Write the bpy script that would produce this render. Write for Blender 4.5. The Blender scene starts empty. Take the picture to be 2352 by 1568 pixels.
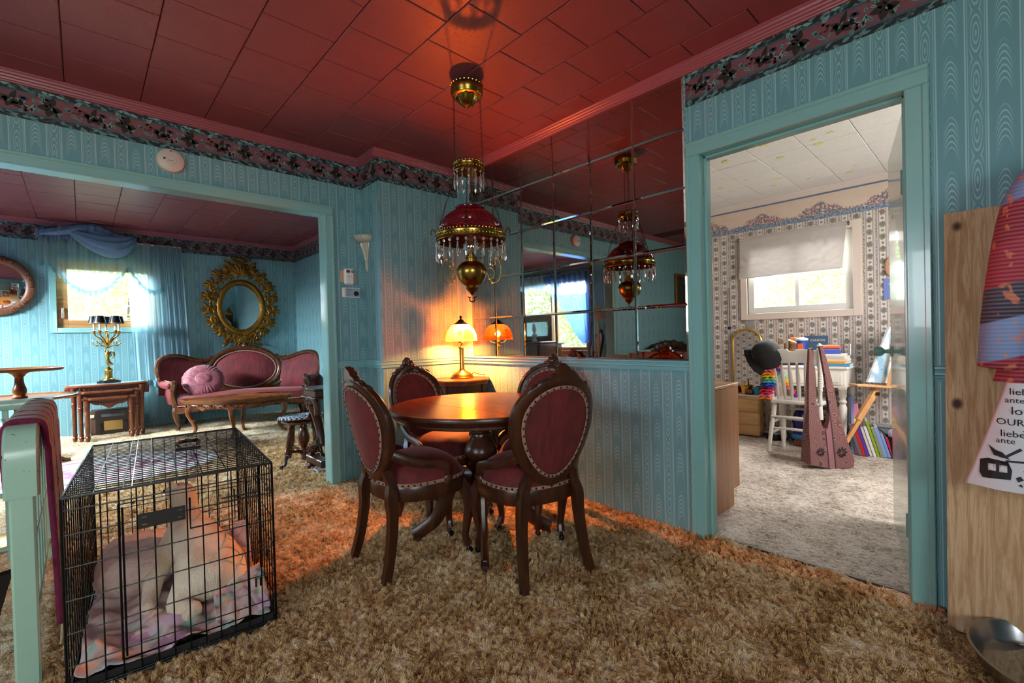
import bpy, math, random
import numpy as np
from mathutils import Vector, Matrix
random.seed(5); RNG = np.random.default_rng(5)
PI = math.pi; R = math.radians
S = bpy.context.scene; COL = S.collection

# ---------------------------------------------------------------- camera, world, light, exposure
def make_camera():
    f, yaw, pitch, roll, h = 1048.6, .7553, -.0111, -.0259, 1.0657
    F = Vector((math.sin(yaw)*math.cos(pitch), math.cos(yaw)*math.cos(pitch), math.sin(pitch)))
    r = Vector((math.cos(yaw), -math.sin(yaw), 0)); u = r.cross(F)
    c, s = math.cos(roll), math.sin(roll)
    r, u = c*r+s*u, -s*r+c*u
    cd = bpy.data.cameras.new('camera'); cd.sensor_width = 36; cd.lens = f/2352*36
    cd.clip_start = .02; cd.clip_end = 200
    o = bpy.data.objects.new('camera', cd); COL.objects.link(o)
    m = Matrix(((r.x, u.x, -F.x, 0), (r.y, u.y, -F.y, 0), (r.z, u.z, -F.z, h), (0, 0, 0, 1)))
    o.matrix_world = m
    S.camera = o
make_camera()
S.view_settings.view_transform = 'Standard'; S.view_settings.look = 'None'
S.view_settings.gamma = 1; S.view_settings.use_curve_mapping = False
S.view_settings.exposure = 0.0
cy = S.cycles; cy.max_bounces = 7; cy.diffuse_bounces = 3; cy.glossy_bounces = 4; cy.transmission_bounces = 6; cy.transparent_max_bounces = 10
cy.caustics_reflective = False; cy.caustics_refractive = False; cy.use_adaptive_sampling = True; cy.adaptive_threshold = .11; cy.adaptive_min_samples = 20; cy.sample_clamp_indirect = 6

w = bpy.data.worlds.new('sky'); S.world = w; w.use_nodes = True
bg = w.node_tree.nodes['Background']; bg.inputs[0].default_value = (.80, .92, 1.0, 1); bg.inputs[1].default_value = 6.5

def area(name, loc, to, sx, sy, power, col):
    l = bpy.data.lights.new(name, 'AREA'); l.shape = 'RECTANGLE'; l.size = sx; l.size_y = sy; l.energy = power; l.color = col
    o = bpy.data.objects.new(name, l); COL.objects.link(o); o.location = loc
    o.rotation_euler = (Vector(to)-Vector(loc)).to_track_quat('-Z', 'Y').to_euler(); return o
# daylight entering through the windows of the house (each lamp stands outside its own window)
DAY = (.82, .93, 1.0)
area('daylight_living_window', (.26, 7.85, 2.55), (.26, 6.2, 1.2), 1.1, 1.1, 850, DAY)
area('daylight_picture_window', (-2.75, 5.75, 2.55), (-.6, 5.2, .7), 1.7, 1.5, 3400, (.80, .92, 1.0))
area('daylight_bedroom_window', (5.75, 1.30, 2.35), (4.0, 1.2, .9), 1.1, 1.0, 300, (1.0, .98, .95))
area('daylight_bedroom_side_window', (3.7, -.95, 1.70), (3.7, 1.4, .6), 1.0, 1.0, 80, (1.0, .97, .93))
area('daylight_kitchen_window', (-1.0, -2.45, 1.55), (.9, 1.6, .9), 1.5, 1.0, 72, (.95, .99, .98))
area('daylight_entry_window', (-2.85, .7, 1.50), (1.2, 1.3, .9), 1.5, 1.0, 52, (.88, .96, 1.0))
sun = bpy.data.lights.new('sun', 'SUN'); sun.energy = 4.0; sun.angle = .03; sun.color = (1, .93, .82)
so = bpy.data.objects.new('sun', sun); COL.objects.link(so); so.location = (-6, 8, 8)
so.rotation_euler = Vector((.78, -.40, -.62)).to_track_quat('-Z', 'Y').to_euler()

# ---------------------------------------------------------------- mesh helpers
class MB:
    """collects shapes; build() links them as one mesh object"""
    def __init__(s): s.v = []; s.f = []; s.c = []
    def add(s, v, f, c=None):
        o = len(s.v); s.v += [tuple(p) for p in v]; s.f += [tuple(i+o for i in q) for q in f]
        if c is not None:
            s.c += [(0, 0, 0)]*(len(s.f)-len(f)-len(s.c)); s.c += [c]*len(f)
        return s
    def box(s, cx, cy, cz, sx, sy, sz, b=0, rz=0, rx=0, ry=0):
        x, y, z = sx/2, sy/2, sz/2
        b = min(b, x*.9, y*.9, z*.9)
        if b <= 0:
            v = [(i*x, j*y, k*z) for k in (-1, 1) for j in (-1, 1) for i in (-1, 1)]
            f = [(0, 2, 3, 1), (4, 5, 7, 6), (0, 1, 5, 4), (2, 6, 7, 3), (0, 4, 6, 2), (1, 3, 7, 5)]
        else:
            v = []; idx = {}
            for k in (-1, 1):
                for j in (-1, 1):
                    for i in (-1, 1):
                        for a in range(3):
                            p = [i*(x-b), j*(y-b), k*(z-b)]; p[a] = (i*x, j*y, k*z)[a]
                            idx[i, j, k, a] = len(v); v.append(p)
            f = []
            for a in range(3):
                p, q = (a+1) % 3, (a+2) % 3
                for sg in (-1, 1):
                    loop = []
                    for e in ((-1, -1), (1, -1), (1, 1), (-1, 1)):
                        t = [0, 0, 0]; t[a] = sg; t[p] = e[0]; t[q] = e[1]; loop.append(idx[(*t, a)])
                    f.append(tuple(loop if sg > 0 else loop[::-1]))
                for e in ((-1, -1), (1, -1), (1, 1), (-1, 1)):
                    def k(sg, ax):
                        t = [0, 0, 0]; t[a] = sg; t[p] = e[0]; t[q] = e[1]; return idx[(*t, ax)]
                    q4 = [k(-1, p), k(1, p), k(1, q), k(-1, q)]
                    f.append(tuple(q4 if e[0]*e[1] > 0 else q4[::-1]))
            for i in (-1, 1):
                for j in (-1, 1):
                    for k in (-1, 1):
                        t = (idx[i, j, k, 0], idx[i, j, k, 1], idx[i, j, k, 2])
                        f.append(t if i*j*k > 0 else t[::-1])
        m = Matrix.Translation((cx, cy, cz)) @ Matrix.Rotation(rz, 4, 'Z') @ Matrix.Rotation(ry, 4, 'Y') @ Matrix.Rotation(rx, 4, 'X')
        return s.add([m @ Vector(p) for p in v], f)
    def bx(s, x0, x1, y0, y1, z0, z1, b=0):
        return s.box((x0+x1)/2, (y0+y1)/2, (z0+z1)/2, abs(x1-x0), abs(y1-y0), abs(z1-z0), b)
    def lathe(s, prof, seg=24, c=(0, 0, 0), a0=0, a1=2*PI, M=None, mod=None, sx=1, sy=1, caps=True):
        """prof: (r, z) list, revolved about z; mod(r, z, a) may change the radius"""
        full = abs(a1-a0-2*PI) < 1e-6; n = seg if full else seg+1
        v = []
        for r, z in prof:
            for i in range(n):
                a = a0+(a1-a0)*i/seg; q = mod(r, z, a) if mod else r
                v.append((q*math.cos(a)*sx, q*math.sin(a)*sy, z))
        f = []
        for k in range(len(prof)-1):
            for i in range(seg):
                j = (i+1) % n if full else i+1
                f.append((k*n+i, k*n+j, (k+1)*n+j, (k+1)*n+i))
        if math.hypot(prof[0][0]-prof[-1][0], prof[0][1]-prof[-1][1]) < .02: caps = False
        if full and caps:
            if prof[0][0] > 1e-5: f.append(tuple(range(n))[::-1])
            if prof[-1][0] > 1e-5: f.append(tuple((len(prof)-1)*n+i for i in range(n)))
        T = Matrix.Translation(c) @ (M or Matrix())
        return s.add([T @ Vector(p) for p in v], f)
    def tube(s, pts, r, seg=8, caps=True, closed=False, sc=(1, 1), up=None):
        pts = [Vector(p) for p in pts]; n = len(pts)
        rr = r if isinstance(r, (list, tuple)) else [r]*n
        tang = []
        for i in range(n):
            a = pts[(i-1) % n] if (i > 0 or closed) else pts[i]
            b = pts[(i+1) % n] if (i < n-1 or closed) else pts[i]
            tang.append((b-a).normalized() if (b-a).length > 1e-9 else Vector((0, 0, 1)))
        t = tang[0]
        nrm = Vector(up) if up else (Vector((0, 0, 1)) if abs(t.z) < .9 else Vector((1, 0, 0)))
        v = []
        for i in range(n):
            t = tang[i]
            if up: nrm = Vector(up)
            nrm = (nrm-t*nrm.dot(t))
            if nrm.length < 1e-6: nrm = t.orthogonal()
            nrm.normalize(); bi = t.cross(nrm)
            for k in range(seg):
                a = 2*PI*k/seg+PI/seg
                v.append(pts[i]+nrm*(math.cos(a)*rr[i]*sc[0])+bi*(math.sin(a)*rr[i]*sc[1]))
        f = []
        for i in range(n if closed else n-1):
            j = (i+1) % n
            for k in range(seg):
                l = (k+1) % seg
                f.append((i*seg+k, i*seg+l, j*seg+l, j*seg+k))
        if caps and not closed:
            f.append(tuple(range(seg))[::-1]); f.append(tuple((n-1)*seg+k for k in range(seg)))
        return s.add(v, f)
    def prism(s, poly, d0, d1, M=None, bev=0):
        """polygon in (x, y) extruded along z from d0 to d1, then M"""
        n = len(poly)
        rings = [(poly, d0), (poly, d1)]
        if bev:
            cx = sum(p[0] for p in poly)/n; cy = sum(p[1] for p in poly)/n
            inn = []
            for i in range(n):
                a, b, c_ = poly[i-1], poly[i], poly[(i+1) % n]
                e1 = Vector((b[0]-a[0], b[1]-a[1])).normalized(); e2 = Vector((c_[0]-b[0], c_[1]-b[1])).normalized()
                nn = Vector((-(e1+e2).y, (e1+e2).x))
                nn = nn.normalized() if nn.length > 1e-6 else Vector((-e1.y, e1.x))
                inn.append((b[0]+nn.x*bev, b[1]+nn.y*bev))
            rings = [(inn, d0), (poly, d0+bev), (poly, d1-bev), (inn, d1)]
        v = [(p[0], p[1], d) for rg, d in rings for p in rg]; f = []
        for k in range(len(rings)-1):
            for i in range(n):
                j = (i+1) % n; f.append((k*n+i, k*n+j, (k+1)*n+j, (k+1)*n+i))
        f.append(tuple(range(n))[::-1]); f.append(tuple((len(rings)-1)*n+i for i in range(n)))
        M = M or Matrix()
        return s.add([M @ Vector(p) for p in v], f)
    def ell(s, c, r, seg=12, rings=8, M=None):
        if not isinstance(r, (tuple, list)): r = (r, r, r)
        v = [(0, 0, -r[2])]
        for i in range(1, rings):
            a = -PI/2+PI*i/rings
            for k in range(seg):
                b = 2*PI*k/seg; v.append((r[0]*math.cos(a)*math.cos(b), r[1]*math.cos(a)*math.sin(b), r[2]*math.sin(a)))
        v.append((0, 0, r[2])); f = []
        for k in range(seg): f.append((0, 1+(k+1) % seg, 1+k))
        for i in range(rings-2):
            for k in range(seg):
                a = 1+i*seg; b = a+seg; l = (k+1) % seg; f.append((a+k, a+l, b+l, b+k))
        a = 1+(rings-2)*seg; t = len(v)-1
        for k in range(seg): f.append((a+k, a+(k+1) % seg, t))
        T = Matrix.Translation(c) @ (M or Matrix())
        return s.add([T @ Vector(p) for p in v], f)
    def grid(s, fn, nu, nv, cu=False, cv=False):
        """fn(u, v) -> point, u and v in 0..1"""
        U_ = nu if cu else nu+1; V_ = nv if cv else nv+1
        v = [fn(i/nu, j/nv) for j in range(V_) for i in range(U_)]; f = []
        for j in range(nv):
            for i in range(nu):
                a, b = i, (i+1) % U_; c, d = j, (j+1) % V_
                f.append((c*U_+a, c*U_+b, d*U_+b, d*U_+a))
        return s.add(v, f)
    def xf(s, M, i0=0):
        s.v[i0:] = [tuple(M @ Vector(p)) for p in s.v[i0:]]; return s
    def build(s, name, mat, parent=None, smooth=40, loc=None, rz=0):
        me = bpy.data.meshes.new(name); me.from_pydata(s.v, [], s.f); me.update()
        if s.c:
            s.c += [(0, 0, 0)]*(len(s.f)-len(s.c))
            ca = me.color_attributes.new('Col', 'FLOAT_COLOR', 'CORNER')
            arr = []
            for p, c in zip(me.polygons, s.c): arr += [(*c, 1.0)]*p.loop_total
            ca.data.foreach_set('color', np.array(arr, 'f').ravel())
        if mat: me.materials.append(mat)
        if smooth:
            me.shade_smooth(); me.set_sharp_from_angle(angle=R(smooth))
        o = bpy.data.objects.new(name, me); COL.objects.link(o)
        if parent: o.parent = parent
        if loc: o.location = loc
        if rz: o.rotation_euler.z = rz
        return o

def tag(o, label=None, cat=None, group=None, kind=None):
    if label: o['label'] = label
    if cat: o['category'] = cat
    if group: o['group'] = group
    if kind: o['kind'] = kind
    return o
def thing(name, label, cat, loc=(0, 0, 0), rz=0, group=None):
    o = bpy.data.objects.new(name, None); COL.objects.link(o); o.empty_display_size = .05
    o.location = loc; o.rotation_euler = (0, 0, rz); return tag(o, label, cat, group)
def struct(o): o['kind'] = 'structure'; return o
def copy_tree(o, parent=None):
    kids = list(o.children); c = o.copy(); COL.objects.link(c); c.parent = parent
    for k in kids: copy_tree(k, c)
    return c
def inst(o, name=None, parent=None, loc=None, rz=None):
    """a copy that shares the mesh"""
    c = o.copy(); COL.objects.link(c)
    if name: c.name = name
    if parent: c.parent = parent
    if loc is not None: c.location = loc
    if rz is not None: c.rotation_euler.z = rz
    return c
def bez(pts, n=8):
    """smooth Catmull-Rom path through pts"""
    P = [Vector(p) for p in pts]; out = []
    for i in range(len(P)-1):
        a = P[max(i-1, 0)]; b = P[i]; c = P[i+1]; d = P[min(i+2, len(P)-1)]
        for k in range(n):
            t = k/n
            out.append(.5*((2*b)+(c-a)*t+(2*a-5*b+4*c-d)*t*t+(3*b-a-3*c+d)*t**3))
    out.append(P[-1]); return out
def lerps(vals, n):
    """resample radii to n values"""
    x = np.linspace(0, len(vals)-1, n); return list(np.interp(x, range(len(vals)), vals))
def frame_M(o, ex, ey, ez):
    return Matrix(((ex[0], ey[0], ez[0], o[0]), (ex[1], ey[1], ez[1], o[1]), (ex[2], ey[2], ez[2], o[2]), (0, 0, 0, 1)))
XZ = Matrix(((1, 0, 0, 0), (0, 0, -1, 0), (0, 1, 0, 0), (0, 0, 0, 1)))     # polygon (x, z), depth towards -y
YZ = Matrix(((0, 0, 1, 0), (1, 0, 0, 0), (0, 1, 0, 0), (0, 0, 0, 1)))      # polygon (y, z), depth towards +x
def spiral(cx, cy, r0, r1, a0, a1, n=24):
    return [(cx+(r0+(r1-r0)*t/n)*math.cos(a0+(a1-a0)*t/n), cy+(r0+(r1-r0)*t/n)*math.sin(a0+(a1-a0)*t/n)) for t in range(n+1)]
def zf(y): return max(0, .0225*(y-2.9))      # the living-room floor rises a little

# ---------------------------------------------------------------- materials
def hexc(h):
    h = h.lstrip('#'); o = []
    for i in (0, 2, 4):
        c = int(h[i:i+2], 16)/255; o.append(c/12.92 if c <= .04045 else ((c+.055)/1.055)**2.4)
    return tuple(o)
class Ex:
    def __init__(s, g, k): s.g = g; s.k = k
    def _b(s, op, o, rev=False):
        a, b = (o, s) if rev else (s, o); return s.g.math(op, a, b)
    def __add__(s, o): return s._b('ADD', o)
    __radd__ = __add__
    def __sub__(s, o): return s._b('SUBTRACT', o)
    def __rsub__(s, o): return s._b('SUBTRACT', o, True)
    def __mul__(s, o): return s._b('MULTIPLY', o)
    __rmul__ = __mul__
    def __truediv__(s, o): return s._b('DIVIDE', o)
    def __rtruediv__(s, o): return s._b('DIVIDE', o, True)
    def __gt__(s, o): return s._b('GREATER_THAN', o)
    def __lt__(s, o): return s._b('LESS_THAN', o)
    def __mod__(s, o): return s._b('FLOORED_MODULO', o)
class G:
    def __init__(s, name):
        s.m = bpy.data.materials.new(name); s.m.use_nodes = True; s.nt = s.m.node_tree; s.N = s.nt.nodes; s.L = s.nt.links
        s.b = s.N['Principled BSDF']; s._c = {}
    def put(s, val, sock):
        if isinstance(val, Ex): s.L.new(val.k, sock)
        elif isinstance(val, (tuple, list)):
            if len(val) == 3 and sock.type == 'RGBA': val = (*val, 1)
            sock.default_value = val
        else: sock.default_value = val
    def math(s, op, a, b=None, c=None):
        n = s.N.new('ShaderNodeMath'); n.operation = op
        for i, q in enumerate((a, b, c)):
            if q is not None: s.put(q, n.inputs[i])
        return Ex(s, n.outputs[0])
    def sin(s, a): return s.math('SINE', a)
    def abs(s, a): return s.math('ABSOLUTE', a)
    def fract(s, a): return s.math('FRACT', a)
    def floor(s, a): return s.math('FLOOR', a)
    def mn(s, a, b): return s.math('MINIMUM', a, b)
    def mx(s, a, b): return s.math('MAXIMUM', a, b)
    def sqrt(s, a): return s.math('SQRT', a)
    def step(s, a, lo, hi):
        n = s.N.new('ShaderNodeMapRange'); n.interpolation_type = 'SMOOTHSTEP'; s.put(a, n.inputs[0])
        n.inputs[1].default_value = lo; n.inputs[2].default_value = hi; return Ex(s, n.outputs[0])
    def _sep(s, key, node, out):
        if key not in s._c:
            t = s.N.new(node); p = s.N.new('ShaderNodeSeparateXYZ'); s.L.new(t.outputs[out], p.inputs[0])
            s._c[key] = (Ex(s, t.outputs[out]), *[Ex(s, p.outputs[i]) for i in range(3)])
        return s._c[key]
    def world(s): return s._sep('w', 'ShaderNodeNewGeometry', 'Position')
    def obj(s): return s._sep('o', 'ShaderNodeTexCoord', 'Object')
    def vec(s, x, y, z):
        n = s.N.new('ShaderNodeCombineXYZ')
        for i, q in enumerate((x, y, z)): s.put(q, n.inputs[i])
        return Ex(s, n.outputs[0])
    def _map(s, v, st):
        if v is None: v = s.obj()[0]
        if st != (1, 1, 1):
            n = s.N.new('ShaderNodeMapping'); s.L.new(v.k, n.inputs[0]); n.inputs[3].default_value = st; v = Ex(s, n.outputs[0])
        return v
    def noise(s, sc, det=2, v=None, st=(1, 1, 1), rough=.5, dist=0):
        n = s.N.new('ShaderNodeTexNoise'); s.L.new(s._map(v, st).k, n.inputs['Vector'])
        n.inputs['Scale'].default_value = sc; n.inputs['Detail'].default_value = det; n.inputs['Roughness'].default_value = rough
        n.inputs['Distortion'].default_value = dist; return Ex(s, n.outputs[0])
    def voro(s, sc, v=None, st=(1, 1, 1), feat='F1', out='Distance', rnd=1):
        n = s.N.new('ShaderNodeTexVoronoi'); n.feature = feat; s.L.new(s._map(v, st).k, n.inputs['Vector'])
        n.inputs['Scale'].default_value = sc; n.inputs['Randomness'].default_value = rnd; return Ex(s, n.outputs[out])
    def mix(s, fac, a, b):
        n = s.N.new('ShaderNodeMix'); n.data_type = 'RGBA'; s.put(fac, n.inputs[0]); s.put(a, n.inputs[6]); s.put(b, n.inputs[7])
        return Ex(s, n.outputs[2])
    def ramp(s, fac, stops):
        n = s.N.new('ShaderNodeValToRGB'); e = n.color_ramp.elements
        while len(e) < len(stops): e.new(.5)
        for el, (p, c) in zip(e, stops): el.position = p; el.color = (*c, 1)
        s.put(fac, n.inputs[0]); return Ex(s, n.outputs[0])
    def attr(s, name='Col'):
        n = s.N.new('ShaderNodeAttribute'); n.attribute_name = name; return Ex(s, n.outputs['Color'])
    def set(s, base=None, rough=None, metal=None, bump=None, strength=.5, dist=.01, **kw):
        if base is not None: s.put(base, s.b.inputs['Base Color'])
        if rough is not None: s.put(rough, s.b.inputs['Roughness'])
        if metal is not None: s.put(metal, s.b.inputs['Metallic'])
        for k, q in kw.items(): s.put(q, s.b.inputs[k.replace('_', ' ')])
        if bump is not None:
            n = s.N.new('ShaderNodeBump'); n.inputs['Strength'].default_value = strength; n.inputs['Distance'].default_value = dist
            s.L.new(bump.k, n.inputs['Height']); s.L.new(n.outputs[0], s.b.inputs['Normal'])
        return s.m
def plain(name, c, rough=.5, metal=0, var=.0, bscale=0, bstr=.2, **kw):
    g = G(name); c = hexc(c) if isinstance(c, str) else c
    base = c
    if var:
        base = g.mix(g.noise(14, 4), tuple(q*(1-var) for q in c), tuple(min(1, q*(1+var)) for q in c))
    return g.set(base, rough, metal, g.noise(bscale, 3) if bscale else None, bstr, .004, **kw)
def wood(name, c1, c2, rough=.35, sc=6, st=(1, 1, .06), **kw):
    g = G(name); n = g.noise(sc*4, 5, st=st, dist=1.2); n2 = g.noise(sc*22, 3, st=st)
    return g.set(g.mix(g.step(n*.75+n2*.25, .3, .7), hexc(c1), hexc(c2)), rough, 0, n2, .15, .003, **kw)
def fabric(name, c1, c2, sc=60, rough=.9, sheen=.3, bstr=.4, st=(1, 1, 1), dist=.003):
    g = G(name); n = g.noise(sc, 4, st=st)
    return g.set(g.mix(g.step(n, .3, .7), hexc(c1), hexc(c2)), rough, 0, g.noise(sc*4, 2), bstr, dist, Sheen_Weight=sheen)
# ---------------------------------------------------------------- surface materials
def wallpaper_teal():
    g = G('teal_moire_wallpaper'); P_, x, y, z = g.world()
    u = (x+y)/.0665; k = g.floor(u); fx = g.fract(u)-.5
    odd = g.fract(k*.5)*2                                    # 0 chevron column, 1 eye column
    nz = g.noise(5, 2, v=P_, st=(1, 1, .5))
    ch = g.sin(z*285+fx*fx*150+nz*9)                        # nested flame arches
    ch = g.step(ch, .25, .85)*g.step(g.abs(fx), .36, .20)*g.step(g.sin(z*31+nz*7+fx*fx*18), -.75, .2)
    zz = (g.fract(z/.17+nz*.4)-.5)*.17
    ex = fx*.0665/.0085; d_ = g.sqrt(ex*ex+(zz/.042)*(zz/.042))
    ey = g.step(g.sin(d_*9.0), .2, .8)*g.step(g.abs(fx), .30, .16)
    bars = g.step(g.abs(g.abs(fx)-.42), .045, .02)+g.step(g.abs(g.abs(fx)-.33), .03, .01)*.7
    pat = ch*(1-odd)+(ey*.8+bars)*odd
    pat = g.mn(pat, 1)
    fine = g.noise(420, 2, v=P_)
    base = g.mix(pat, hexc('#6a9aa1'), hexc('#a3c6c8'))
    base = g.mix(fine*.25, base, hexc('#58868d'))
    return g.set(base, .55-pat*.22, 0, fine, .08, .002)
def carpet(name, stops, sc=1.0):
    g = G(name); P_, x, y, z = g.world()
    a = g.noise(5.5*sc, 3, v=P_); b = g.noise(52*sc, 4, v=P_, st=(1, .42, 1), rough=.65); c = g.noise(170, 3, v=P_, st=(1, .5, 1), rough=.7)
    f = (a*.22+b*.40+c*.50-.56)*2.3+.53
    col = g.ramp(f, stops)
    o = g.step(g.noise(7, 2, v=P_, st=(1.3, .8, 1))*.6+g.noise(60, 2, v=P_)*.4, .55, .68)
    return g, col, o, c, P_
def m_carpet(yarn=False):
    g, col, o, c, P_ = carpet('brown_gold_yarn' if yarn else 'brown_gold_shag_carpet', [(.16, hexc('#48331b')), (.32, hexc('#9d7848')), (.46, hexc('#cca770')), (.60, hexc('#ebd2a4')), (.78, hexc('#fbf2dd'))])
    col = g.mix(o*.55, col, hexc('#c47a3a'))
    if yarn:                                             # single yarn ends let some light through
        d = g.N.new('ShaderNodeBsdfDiffuse'); t = g.N.new('ShaderNodeBsdfTranslucent'); mx = g.N.new('ShaderNodeMixShader'); mx.inputs[0].default_value = .45
        g.L.new(col.k, d.inputs[0]); g.L.new(col.k, t.inputs[0]); g.L.new(d.outputs[0], mx.inputs[1]); g.L.new(t.outputs[0], mx.inputs[2])
        g.L.new(mx.outputs[0], g.N['Material Output'].inputs[0]); return g.m
    return g.set(col, .95, 0, c+g.noise(300, 2, v=P_), 1.0, .006, Sheen_Weight=.25)
def pile(name, parent, x0, x1, y0, y1, mat, count, kids, length, rad, z=-.004, slope=False):
    """shag tufts: hair grown from a plain grid just below the carpet surface"""
    m = MB(); hs = (lambda y: max(0, .0225*(y-2.9))) if slope else (lambda y: 0)
    m.grid(lambda u, v: (x0+(x1-x0)*u, y0+(y1-y0)*v, z+hs(y0+(y1-y0)*v)), 12, 12); o = m.build(name, mat, parent, smooth=0); o['kind'] = 'stuff'
    md = o.modifiers.new('tufts', 'PARTICLE_SYSTEM'); ps = md.particle_system.settings
    ps.type = 'HAIR'; ps.count = count; ps.hair_length = length; ps.hair_step = 3; ps.use_advanced_hair = True
    ps.emit_from = 'FACE'; ps.use_emit_random = True; ps.factor_random = .35*length; ps.brownian_factor = .004
    ps.child_type = 'SIMPLE'; ps.rendered_child_count = kids; ps.child_percent = 1; ps.child_radius = rad; ps.child_roundness = .5
    ps.clump_factor = .25; ps.roughness_1 = .003; ps.roughness_1_size = .2; ps.roughness_endpoint = .004
    ps.root_radius = 1.0; ps.tip_radius = .8; ps.radius_scale = .0019; ps.material = 1; ps.display_step = 2; ps.render_step = 2
    md.particle_system.seed = 7; o.show_instancer_for_render = False
    return o
def m_carpet2():
    g, col, o, c, P_ = carpet('grey_tweed_carpet', [(.22, hexc('#6b5a4c')), (.38, hexc('#a08d7c')), (.52, hexc('#c9baaa')), (.72, hexc('#e6dacd'))], 1.2)
    s = g.noise(26, 3, v=P_, st=(1, .32, 1), rough=.7)
    col = g.mix(g.step(s, .60, .70)*.55, col, hexc('#66554a'))
    return g.set(col, .95, 0, c, 1.0, .006)
def m_tile(name, c1, c2, rough, pin, holes=True):
    g = G(name); P_, x, y, z = g.world()
    n = g.noise(9, 3, v=P_); v = g.voro(150, v=P_)
    hole = g.step(v, .34, .18)*g.step(g.noise(70, 1, v=P_), .44, .54)
    base = g.mix(n, hexc(c1), hexc(c2))
    if holes: base = g.mix(hole*.8, base, hexc(pin))
    return g.set(base, rough, 0, g.noise(110, 3, v=P_)*.5-hole, .30, .003)
def m_floral():
    g = G('floral_stripe_wallpaper'); P_, x, y, z = g.world()
    u = (x+y)/.088; k = g.floor(u); fx = g.fract(u)           # one wide and one narrow stripe per period
    line = g.step(g.abs(fx-.06), .035, .022)+g.step(g.abs(fx-.60), .035, .022)
    wide = g.step(g.abs(fx-.33), .22, .20); nar = g.step(g.abs(fx-.80), .075, .06)
    v = z/.105+g.fract(k*.5)                                  # sprays alternate between stripes
    fv = g.fract(v)-.5
    dx = (fx-.33)*.088; dz = fv*.105
    n1 = g.noise(110, 3, v=P_)
    d = g.sqrt(dx*dx*1.3+dz*dz*.8)+(n1-.5)*.036
    leaf = g.step(d, .027, .020); fl = g.step(d, .015, .010)
    vo = g.voro(95, v=P_)
    d2 = g.sqrt(dx*dx+(g.abs(dz)-.052)*(g.abs(dz)-.052))+(n1-.5)*.02
    small = g.step(d2, .013, .007)
    vine = nar*g.step(g.noise(130, 2, v=P_), .46, .54)
    base = g.mix(wide, hexc('#d6c5b8'), hexc('#e6dad0'))
    base = g.mix(g.mn(line, 1)*.85, base, hexc('#7d86ac'))
    base = g.mix(vine*.85, base, hexc('#4c4a45'))
    base = g.mix(small*.8, base, hexc('#5c6650'))
    base = g.mix(leaf*.85, base, g.mix(g.step(vo, .3, .5), hexc('#3d4a3a'), hexc('#77806a')))
    base = g.mix(fl*g.step(g.voro(70, v=P_), .55, .3), base, hexc('#b2545a'))
    return g.set(base, .7)
def m_wood_grain(name, c1, c2, axis, rough=.35, sc=1):
    st = {'x': (.05, 1, 1), 'y': (1, .05, 1), 'z': (1, 1, .05)}[axis]
    return wood(name, c1, c2, rough, 7*sc, st)
MAT = {}
def reg(k, m): MAT[k] = m; return m
reg('paper', wallpaper_teal()); reg('carpet', m_carpet()); reg('carpet2', m_carpet2())
reg('ceil', m_tile('red_painted_ceiling_tile', '#7f4147', '#8c4a50', .40, '#5d2428'))
reg('ceil_gap', plain('ceiling_joint', '#4b1d20', .8))
reg('ceil_w', m_tile('white_ceiling_tile', '#e9e4e2', '#f3efed', .7, '#c9c2be'))
reg('gap_w', plain('white_ceiling_joint', '#b5aaa8', .8))
reg('floral', m_floral())
reg('crown', plain('rose_crown_paint', '#96505a', .35))
reg('crown_w', plain('cream_crown_paint', '#e8d9d2', .4))
reg('mint', plain('mint_gloss_trim_paint', '#84b6b3', .22, bscale=25, bstr=.05, Coat_Weight=.3))
reg('rail', plain('teal_chair_rail_paint', '#7fb4bb', .28))
def m_print():
    g = G('printed_border'); return g.set(g.attr(), .6)
reg('print', m_print())
def m_border():
    g = G('mauve_border_ground'); P_, x, y, z = g.world()
    u = x+y; n = g.noise(22, 3, v=P_); n2 = g.noise(60, 3, v=P_)
    zz = (z-2.232)/.168
    edge = g.step(g.abs(zz-.5), .30, .34)
    rope = g.step(g.sin(u*95+z*140+n*9), -.2, .4)
    band = g.mix(rope*g.step(n2, .4, .55), hexc('#1d2226'), hexc('#5c8584'))
    c = g.mix(n, hexc('#6f3c43'), hexc('#86525a'))
    c = g.mix(edge, c, band)
    c = g.mix(g.step(g.abs(g.abs(zz-.5)-.30), .035, .02), c, hexc('#3d5560'))
    return g.set(c, .6)
reg('border', m_border())
def m_border2():
    g = G('peach_floral_border'); P_, x, y, z = g.world()
    u = x+y; n = g.noise(16, 4, v=P_); n2 = g.noise(75, 3, v=P_)
    zz = (z-2.08)/.23
    c = g.mix(n, hexc('#dcc3b0'), hexc('#ead6c6'))
    w = g.sin(u*12.6)*.5+.5
    w2 = g.sin(u*25.2+1.7)*.5+.5
    hgt = .27+w*w*w*.42+w2*w2*w2*w2*.16
    fl = g.step(hgt-zz+(n2-.5)*.35, -.02, .06)*g.step(zz, .12, .17)
    vo = g.voro(105, v=P_, out='Color')
    sp = g.N.new('ShaderNodeSeparateColor'); g.L.new(vo.k, sp.inputs[0]); r = Ex(g, sp.outputs[0])
    flc = g.ramp(r, [(0, hexc('#5f6f5c')), (.28, hexc('#8494ac')), (.44, hexc('#e0a090')), (.58, hexc('#f3dcc6')), (.76, hexc('#c05f5e')), (.9, hexc('#5f7898'))])
    c = g.mix(fl, c, flc)
    low = g.step(zz, .20, .16)
    c = g.mix(low, c, g.mix(g.step(n2, .42, .58), hexc('#5a6b85'), hexc('#a5b3c4')))
    c = g.mix(g.step(zz, .035, .02), c, hexc('#7d8ba0'))
    c = g.mix(g.step(zz, .94, .965), c, hexc('#6d7f9d'))
    return g.set(c, .65)
reg('border2', m_border2())
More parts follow.
